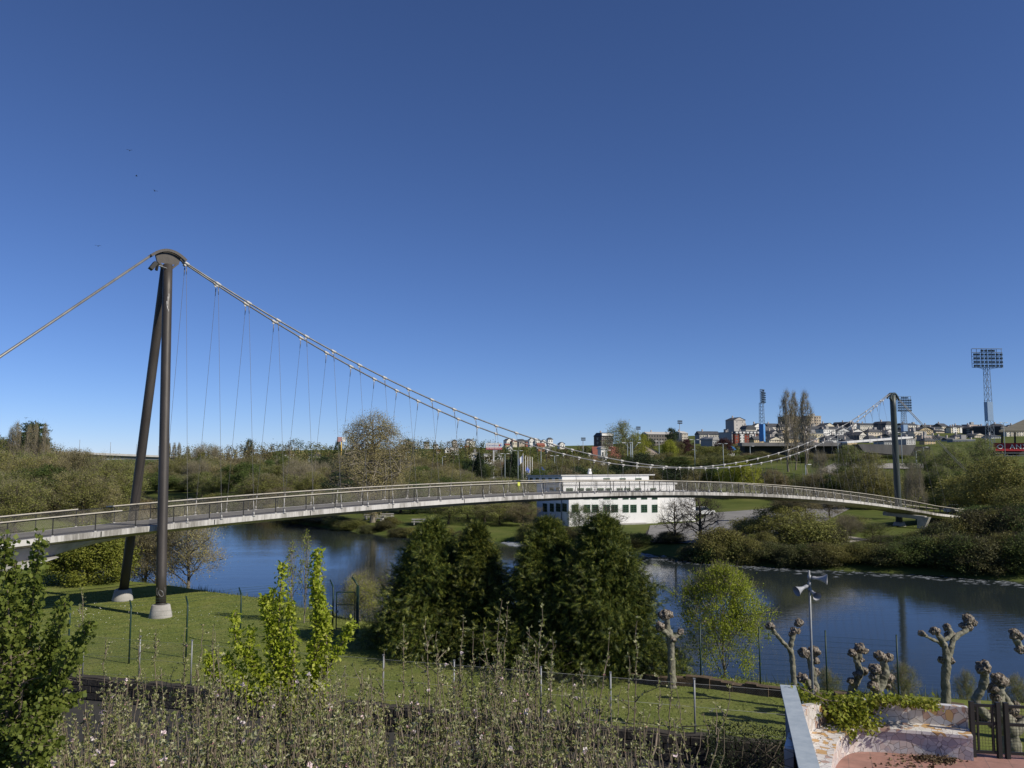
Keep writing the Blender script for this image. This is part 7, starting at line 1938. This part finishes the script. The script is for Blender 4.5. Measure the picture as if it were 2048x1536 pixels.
T('bush', 2, 1500, 1038, 104, 80, 'olive', name='bush', label='olive bush standing on the left part of the far car park', cat='bush')
T('budding', 1, 1700, 1030, 106, 70, 'olive', label='olive budding tree on the green bank left of the far mast pier')
T('budding', 0, 1745, 1045, 100, 60, 'green', label='small green tree at the water side of the far green bank')
T('bush', 0, 1660, 1058, 92, 70, 'gorse', name='bush', label='dark bush at the right end of the far path', cat='bush')
T('bush', 1, 1340, 1072, 101, 60, 'gorse', name='bush', label='low dark bush on top of the bank right of the quay wall', cat='bush')

# ------------------------------------------------------------------ parked cars of the far bank
def car(px, py, D, rz, col, lab):
    p = at(px, py, D); z = gz(p.x, D) + .05; e = empty('parked_car', (p.x, D, z), rz, lab, 'car', 'cars parked on the far bank')
    mb = MB(); pr = [(-2.05, .35), (-2.0, .78), (-1.55, .88), (-1.0, .92), (1.0, .92), (1.95, .80), (2.08, .55), (2.05, .3), (-2.0, .28)]
    n = len(pr); vs = [(x, s * .82, z_) for s in (-1, 1) for x, z_ in pr]
    mb.add(vs, [list(range(n)), list(reversed(range(n, 2 * n)))] + [[i, n + i, n + (i + 1) % n, (i + 1) % n] for i in range(n)]); mb.build('body', plain('car_paint_' + lab.split()[0], col, .35, .0, .5), e)
    mb = MB(); pr = [(-1.65, .9), (-1.2, 1.38), (.35, 1.42), (1.05, .92)]; n = 4
    vs = [(x, s * (.78 if z_ < 1 else .66), z_) for s in (-1, 1) for x, z_ in pr]
    mb.add(vs, [list(range(n)), list(reversed(range(n, 2 * n)))] + [[i, n + i, n + (i + 1) % n, (i + 1) % n] for i in range(n)]); mb.build('cabin_glass', M['glass'], e)
    MB().box((-.4, 0, 1.43), (1.5, 1.25, .05)).build('roof_panel', plain('car_roof_' + lab.split()[0], col, .35, .0, .5), e)
    for sx in (-1.28, 1.28):
        for sy in (-.78, .78): MB().tube([(sx, sy - .09, .31), (sx, sy + .09, .31)], .31, 14).build('wheel', M['dark_steel'], e)
car(1915, 1000, 140, .1, (.62, .62, .60), 'white car parked among the birches right of the far mast')
car(1990, 1000, 138, .1, (.30, .31, .32), 'grey car half hidden under the right olive tree')
car(1405, 1018, 140, .5, (.55, .56, .56), 'silver car behind the dark leafless tree')
car(863, 928, 330, .2, (.08, .02, .02), 'maroon car among the trees below the farm building')
# yellow tape on the rail of the bridge
tp = [t for t in np.arange(20, 40, .1) if abs(pix(bp(t, HW - .12, deck_z(t) + RH))[0] - 1036) < 1.5][0]
mb = MB(); mb.box((0, 0, -.10), (.26, .15, .30)); mb.bar((-.1, -.1, -.2), (-.05, -.12, -.55), .1, .02)
c = bp(tp, HW - .08, deck_z(tp) + RH); link('rail_marker', mb.mesh('rail_marker', [plain('yellow_tape', (.62, .66, .12), .6)]), bridge, c - BO, (0, 0, ang))

# ------------------------------------------------------------------ far wood: small trees that read as one mass on ridge and hill
rng = np.random.default_rng(515); cols = ['olive', 'brown', 'green', 'dark', 'tan', 'birch']; acc = {c: ([], [], [0]) for c in cols}; tv = ([], [], [0])
for (x, y, z0, z1, w_, kind, mat) in FAR:
    H = max(3.0, z1 - z0); base = z1 - H; n = 520; k = 26
    a = rng.random(k) * 6.283; hh = rng.uniform(.30, .98, k); rr = np.sqrt(np.clip(1 - ((hh - .58) / .46) ** 2, 0, 1)) * rng.uniform(.3, 1, k) ** .5
    cen = np.stack([np.cos(a) * rr * w_ / 2, np.sin(a) * rr * w_ / 2, hh * H], 1); ci = rng.integers(0, k, n); off = rng.normal(size=(n, 3)) * np.array([w_, w_, H]) * .075
    P = cen[ci] + off + np.array([x, y, base]); Nr = unit(cen[ci] - np.array([0, 0, H * .45]) + off) + rng.normal(size=(n, 3)) * .5 + np.array([0, 0, .3]); L = rng.uniform(.35, .9, n)
    V, F = leaves_np(P, rng.normal(size=(n, 3)), L, L * .7, rng, .15, Nr)
    c = mat if mat in cols else 'olive'; A = acc[c]; A[0].append(V); A[1].append(F + A[2][0]); A[2][0] += len(V)
    V, F = tubes_np([(np.array([[x, y, base - .3], [x, y, base + H * .75]]), np.array([.25, .08]))], 4); tv[0].append(V); tv[1].append(F + tv[2][0]); tv[2][0] += len(V)
gs = [(np.concatenate(acc[c][0]), np.concatenate(acc[c][1]), i) for i, c in enumerate(cols) if acc[c][0]] + [(np.concatenate(tv[0]), np.concatenate(tv[1]), len(cols))]
tag(link('far_wood', np_mesh('far_wood', gs, [LM[c] for c in cols] + [M['bark']])), 'distant wood covering the far ridge and filling the gaps of the hill town', 'wood', kind='stuff')
T('budding', 1, 1000, 1003, 124, 84, 'olive', label='broad olive budding tree on the far meadow above the dip of the cypress group')
T('budding', 0, 1046, 1008, 122, 62, 'brown', label='brown budding tree touching the shaded side of the white building')
# ------------------------------------------------------------------ orchard in front: apple trees with upright shoots, pear, left tree
def near_ground(x, y):
    return float(np.interp(y, [0, 8, 18, 24], [2.6, 2.4, .6, -.75]))
LM['bud'] = leafmat('pink_apple_buds', [(.62, .25, .30), (.75, .45, .48)], .2, .05)

def apple_tree(px, D, width, top_profile, nshoots, seed, label, low=1.2, lean=0.0, leafy=1.0, extra=()):
    """crown of long upright shoots; top_profile gives the picture row the shoots reach in each column"""
    rng = np.random.default_rng(seed)
    c = at(px, 1400, D); x0, y0 = c.x, D; z0 = near_ground(x0, y0); O = np.array([x0, y0, z0])
    paths = []; trunk_top = np.array([0, 0, 1.1])
    paths.append((np.array([[0, 0, -.1], [.03, .02, .5], [0, 0, 1.15]]), np.array([.11, .085, .075])))
    scaff = []
    na = 7
    for i in range(na):
        a = i * 6.283 / na + rng.normal() * .3; r = width * .5 * rng.uniform(.35, .95); zt = rng.uniform(2.0, 3.0)
        e = np.array([math.cos(a) * r, math.sin(a) * r * .8, zt]); p = curve_pts(trunk_top, e, .10, rng, 6, .04)
        paths.append((p, np.linspace(.055, .022, 6))); scaff.append(p)
        for j in range(3):
            q = p[rng.integers(2, 6)]; e2 = q + np.array([rng.normal() * .55, rng.normal() * .5, rng.uniform(.3, .9)]); p2 = curve_pts(q, e2, .06, rng, 5, .05)
            paths.append((p2, np.linspace(.026, .013, 5))); scaff.append(p2)
    LP = []; LD = []; LL = []; BP = []; BD_ = []; KP = []; KD = []
    shoots = []
    for i in range(int(nshoots * 1.2)):
        p = scaff[rng.integers(len(scaff))]; q = p[rng.integers(1, len(p))]
        w = q + O; pxs = pix(Vector(w))[0]
        top_y = interp(pxs, top_profile) + abs(rng.normal()) * 115 + (0 if rng.random() < .25 else 25)
        zt = at(pxs, top_y, max(4, w[1])).z - z0
        L = max(.5, zt - q[2]); L = min(L, 3.4)
        e = q + np.array([rng.normal() * .10 * L + lean * L, rng.normal() * .10 * L, L]); shoots.append((curve_pts(q, e, .0, rng, 7, .022), .008 + .0030 * L, L))
    for (qx, qy, tx, ty, dd) in extra:      # the long single shoots that stand above the rest
        a = np.array(at(qx, qy, D + dd)) - O; b = np.array(at(tx, ty, D + dd)) - O
        L = np.linalg.norm(b - a); shoots.append((curve_pts(a, b, .0, rng, 9, .014), .007 + .0025 * L, L))
        nb = int(L / .28)
        for j in range(nb):
            t = rng.uniform(.15, .8); s = a + (b - a) * t; d = np.array([rng.normal() * .5, rng.normal() * .5, rng.uniform(.3, 1)]); l2 = rng.uniform(.12, .5) * (1.1 - t)
            shoots.append((curve_pts(s, s + d * l2, .05, rng, 4, .04), .008, l2))
    for (sp, r0, L) in shoots:
        k = len(sp); paths.append((sp, np.linspace(r0, .0032, k)))
        m = max(3, int(L / .052 * leafy))
        t = np.sort(rng.uniform(.02, 1, m)); t[-1] = 1.0
        f = t * (k - 1); i0 = np.minimum(f.astype(int), k - 2); s = sp[i0] + (sp[i0 + 1] - sp[i0]) * (f - i0)[:, None]
        for c_ in s:
            nl = rng.integers(3, 7); d = rng.normal(size=(nl, 3)); d[:, 2] = np.abs(d[:, 2]) * .8 + .25
            off = rng.normal(size=3) * .02
            LP.append(np.repeat((c_ + off)[None], nl, 0)); LD.append(d); LL.append(rng.uniform(.024, .056, nl))
            u = rng.random()
            if u < .009:
                o = c_ + off + np.array([rng.normal() * .02, rng.normal() * .02, .03]); n5 = 9; d = rng.normal(size=(n5, 3)); d[:, 2] += .3; BP.append(np.repeat(o[None], n5, 0)); BD_.append(d)
            elif u < .03:
                o = c_ + off; KP.append(np.repeat(o[None], 3, 0)); d = rng.normal(size=(3, 3)); d[:, 2] += .8; KD.append(d)
    e = empty('apple_tree', tuple(O), 0, label, 'tree', 'blossoming apple trees of the near orchard')
    V, F = tubes_np(paths, 5); link('branches', np_mesh('apple_branches', [(V, F, 0)], [M['twig']], True), e)
    P = np.concatenate(LP); D_ = np.concatenate(LD); L_ = np.concatenate(LL); V, F = leaves_np(P, D_, L_, L_ * .48, rng, .3)
    link('leaves', np_mesh('apple_leaves', [(V, F, 0)], [LM['apple']]), e)
    if BP:
        P = np.concatenate(BP); D_ = np.concatenate(BD_); V, F = leaves_np(P, D_, rng.uniform(.026, .046, len(P)), .034, rng, .2); g = [(V, F, 0)]
        if KP:
            P = np.concatenate(KP); D_ = np.concatenate(KD); V, F = leaves_np(P, D_, .024, .016, rng, .3); g.append((V, F, 1))
        link('blossom', np_mesh('apple_blossom', g, [M['blossom'], LM['bud']]), e)
    return e
prof = [(0, 1420), (120, 1400), (200, 1350), (300, 1325), (420, 1320), (480, 1345), (560, 1345), (640, 1330), (700, 1315), (790, 1345), (850, 1325), (900, 1320), (960, 1300), (1010, 1290), (1090, 1300), (1150, 1330), (1230, 1370), (1300, 1400), (1400, 1440), (1480, 1475)]
apple_tree(95, 10.5, 3.2, prof, 90, 1, 'apple tree in the bottom left corner, half behind the round-leaved tree')
apple_tree(265, 12.5, 3.2, prof, 95, 2, 'apple tree in front of the left lawn, with pink tipped shoots', extra=((205, 1420, 212, 1275, .2), (272, 1420, 280, 1262, -.1), (310, 1420, 312, 1258, 0), (366, 1420, 370, 1255, .1), (395, 1400, 404, 1248, -.1), (160, 1400, 163, 1182, .3)))
apple_tree(440, 11.5, 3.0, prof, 95, 3, 'apple tree directly left of the yellow green pear', extra=((425, 1420, 427, 1250, 0), (445, 1420, 430, 1262, .1)))
apple_tree(600, 10.0, 2.8, prof, 95, 4, 'apple tree in front of the pear columns')
apple_tree(745, 11.5, 2.8, prof, 90, 5, 'apple tree right of the pear with one tall shoot before the cypress', extra=((765, 1430, 768, 1300, 0), (806, 1440, 808, 1248, 0), (858, 1420, 852, 1238, .1), (878, 1420, 873, 1265, .1), (720, 1400, 726, 1340, 0)))
apple_tree(925, 12.0, 3.0, prof, 95, 6, 'apple tree below the middle cypresses with clustered tall shoots', extra=((920, 1440, 926, 1232, 0), (942, 1440, 946, 1262, .1), (985, 1430, 1004, 1200, 0), (1000, 1430, 1015, 1212, .1), (975, 1430, 968, 1262, -.1)))
apple_tree(1075, 11.5, 2.8, prof, 80, 7, 'apple tree below the right cypresses with the tallest twin shoots', extra=((1070, 1440, 1084, 1212, 0), (1055, 1440, 1058, 1255, .1), (1098, 1440, 1104, 1272, .1), (1045, 1440, 1046, 1285, 0)))
apple_tree(1215, 11.0, 2.6, prof, 42, 8, 'sparse apple tree below the slim pollard', leafy=.75, extra=((1195, 1480, 1220, 1262, 0), (1270, 1480, 1274, 1242, .1), (1257, 1460, 1257, 1310, 0), (1320, 1500, 1316, 1350, 0), (1180, 1460, 1160, 1330, 0)))
apple_tree(1365, 10.5, 2.0, prof, 20, 9, 'apple tree with few bare shoots at the right end of the orchard', leafy=.55, extra=((1420, 1536, 1470, 1357, 0), (1375, 1520, 1352, 1375, 0), (1335, 1500, 1345, 1320, .1), (1410, 1520, 1424, 1440, 0)))
prof2 = [(p[0], p[1] + 95) for p in prof]
for k, (px, D, n) in enumerate(((180, 8.4, 80), (350, 8.2, 85), (520, 8.0, 85), (690, 8.2, 85), (850, 8.4, 85), (1010, 8.4, 80), (1160, 8.6, 50), (1290, 8.8, 26))):
    words_ = ['below the round-leaved tree, second from the left', 'below the left lawn fence', 'below the pear, left of its stem', 'below the pear, right of its stem', 'below the left cypress', 'below the middle of the cypress group', 'below the rightmost cypress', 'below the slim pollard, very thin'][k]
    apple_tree(px, D, 2.2, prof2, n, 20 + k, 'front apple tree at the lower frame, ' + words_, leafy=.95 if k < 6 else .7)

def leafy_tree(name, label, O, shoots, mat, leaf, asp, seed, dens, cluster, twigm, droop=0.0, rad=.03):
    """shoots: list of (point list in world, spread radius of the leaves around it)"""
    rng = np.random.default_rng(seed); O = np.array(O); paths = []; LP = []; LD = []
    for pts, spread in shoots:
        sp = np.array([tuple(p) for p in spline([tuple(p) for p in pts], 5)]) - O
        L = np.linalg.norm(np.diff(sp, axis=0), axis=1).sum(); paths.append((sp, np.linspace(rad, .006, len(sp))))
        m = int(L * dens); f = rng.uniform(.12, 1, m) * (len(sp) - 1); i0 = np.minimum(f.astype(int), len(sp) - 2); s = sp[i0] + (sp[i0 + 1] - sp[i0]) * (f - i0)[:, None]
        sprd = spread * np.clip((len(sp) - f) / len(sp) + .25, .3, 1)
        for c_, sr in zip(s, sprd):
            d = rng.normal(size=3); d /= np.linalg.norm(d); d[2] = abs(d[2]) * .6; q = c_ + d * sr * rng.random() ** .6
            if sr > .15: paths.append((np.stack([c_, (c_ + q) / 2 + [0, 0, .01], q]), np.array([.007, .005, .003])))
            nl = rng.integers(max(1, cluster - 2), cluster + 2); dd = rng.normal(size=(nl, 3)); dd[:, 2] -= droop
            LP.append(q + rng.normal(size=(nl, 3)) * .035); LD.append(dd)
    e = empty(name, tuple(O), 0, label, 'tree')
    V, F = tubes_np(paths, 5); link('branches', np_mesh(name + '_branches', [(V, F, 0)], [twigm], True), e)
    P = np.concatenate(LP); D_ = np.concatenate(LD); L = rng.uniform(.65, 1.2, len(P)) * leaf; V, F = leaves_np(P, D_, L, L * asp, rng, .12)
    link('leaves', np_mesh(name + '_leaves', [(V, F, 0)], [mat]), e)
    return e
D = 12.8; b = at(600, 1480, D)
def P_(pts, D): return [at(x, y, D + (d[0] if d else 0)) for x, y, *d in pts]
shoots = [(P_([(600, 1460), (572, 1340), (558, 1250), (566, 1130)], D), .12), (P_([(600, 1440), (625, 1330), (632, 1230), (630, 1165), (634, 1102)], D), .085), (P_([(585, 1420), (548, 1330), (542, 1260), (545, 1185)], D), .13),
          (P_([(610, 1420), (648, 1330), (652, 1260), (648, 1215)], D), .13), (P_([(605, 1400), (635, 1300), (640, 1240), (640, 1180)], D), .11), (P_([(580, 1400), (588, 1310), (580, 1250), (578, 1205)], D), .11),
          (P_([(570, 1430), (520, 1350), (475, 1290), (470, 1225)], D), .09), (P_([(570, 1420), (515, 1340), (500, 1300), (505, 1258)], D), .10), (P_([(610, 1420), (660, 1330), (690, 1275), (704, 1248)], D), .08), (P_([(600, 1420), (556, 1300), (532, 1225), (530, 1195)], D), .09),
          (P_([(600, 1440), (470, 1380), (425, 1345), (418, 1310)], D), .13), (P_([(600, 1440), (590, 1400), (560, 1340), (572, 1290)], D), .17), (P_([(600, 1440), (640, 1400), (632, 1350), (622, 1290)], D), .17), (P_([(590, 1440), (510, 1390), (480, 1350), (450, 1310)], D), .14)]
leafy_tree('pear_tree', 'yellow green pear tree with two tall leafy columns before the river', (b.x, D, near_ground(b.x, D)), shoots, LM['pear'], .072, .56, 61, 115, 4, M['twig'], .35, .035)
D = 9.2; b = at(40, 1536, D); rl = random.Random(4)
shoots = []
for (tx, ty, dx, sp) in ((8, 1072, -20, .22), (30, 1125, 10, .22), (-30, 1100, -10, .3), (45, 1155, 0, .25), (78, 1075, 30, .10), (70, 1150, 20, .2), (15, 1180, 0, .3), (60, 1210, 10, .3), (110, 1245, 40, .2), (130, 1205, 60, .17), (120, 1290, 40, .2), (-20, 1200, -20, .35), (20, 1270, 0, .35), (80, 1290, 20, .3), (180, 1243, 70, .09), (140, 1300, 50, .2), (165, 1270, 50, .10), (60, 1340, 10, .35), (0, 1340, -10, .4), (110, 1360, 30, .28), (40, 1400, 0, .4), (-20, 1420, -10, .4), (90, 1440, 20, .3), (30, 1470, 0, .4), (110, 1500, 20, .3), (150, 1400, 30, .22)):
    shoots.append((P_([(30, 1640), (28 + dx * .5, 1500 if ty < 1400 else 1570), ((28 + tx) / 2 + dx * .3, (ty + 1480) / 2, rl.uniform(-.6, .6)), (tx, ty, rl.uniform(-.7, .7))], D), sp))
leafy_tree('round_leaved_tree', 'dense green round-leaved tree at the left edge', (b.x, D, near_ground(b.x, D)), shoots, LM['lime'], .056, .9, 62, 78, 5, M['twig'], .5, .03)
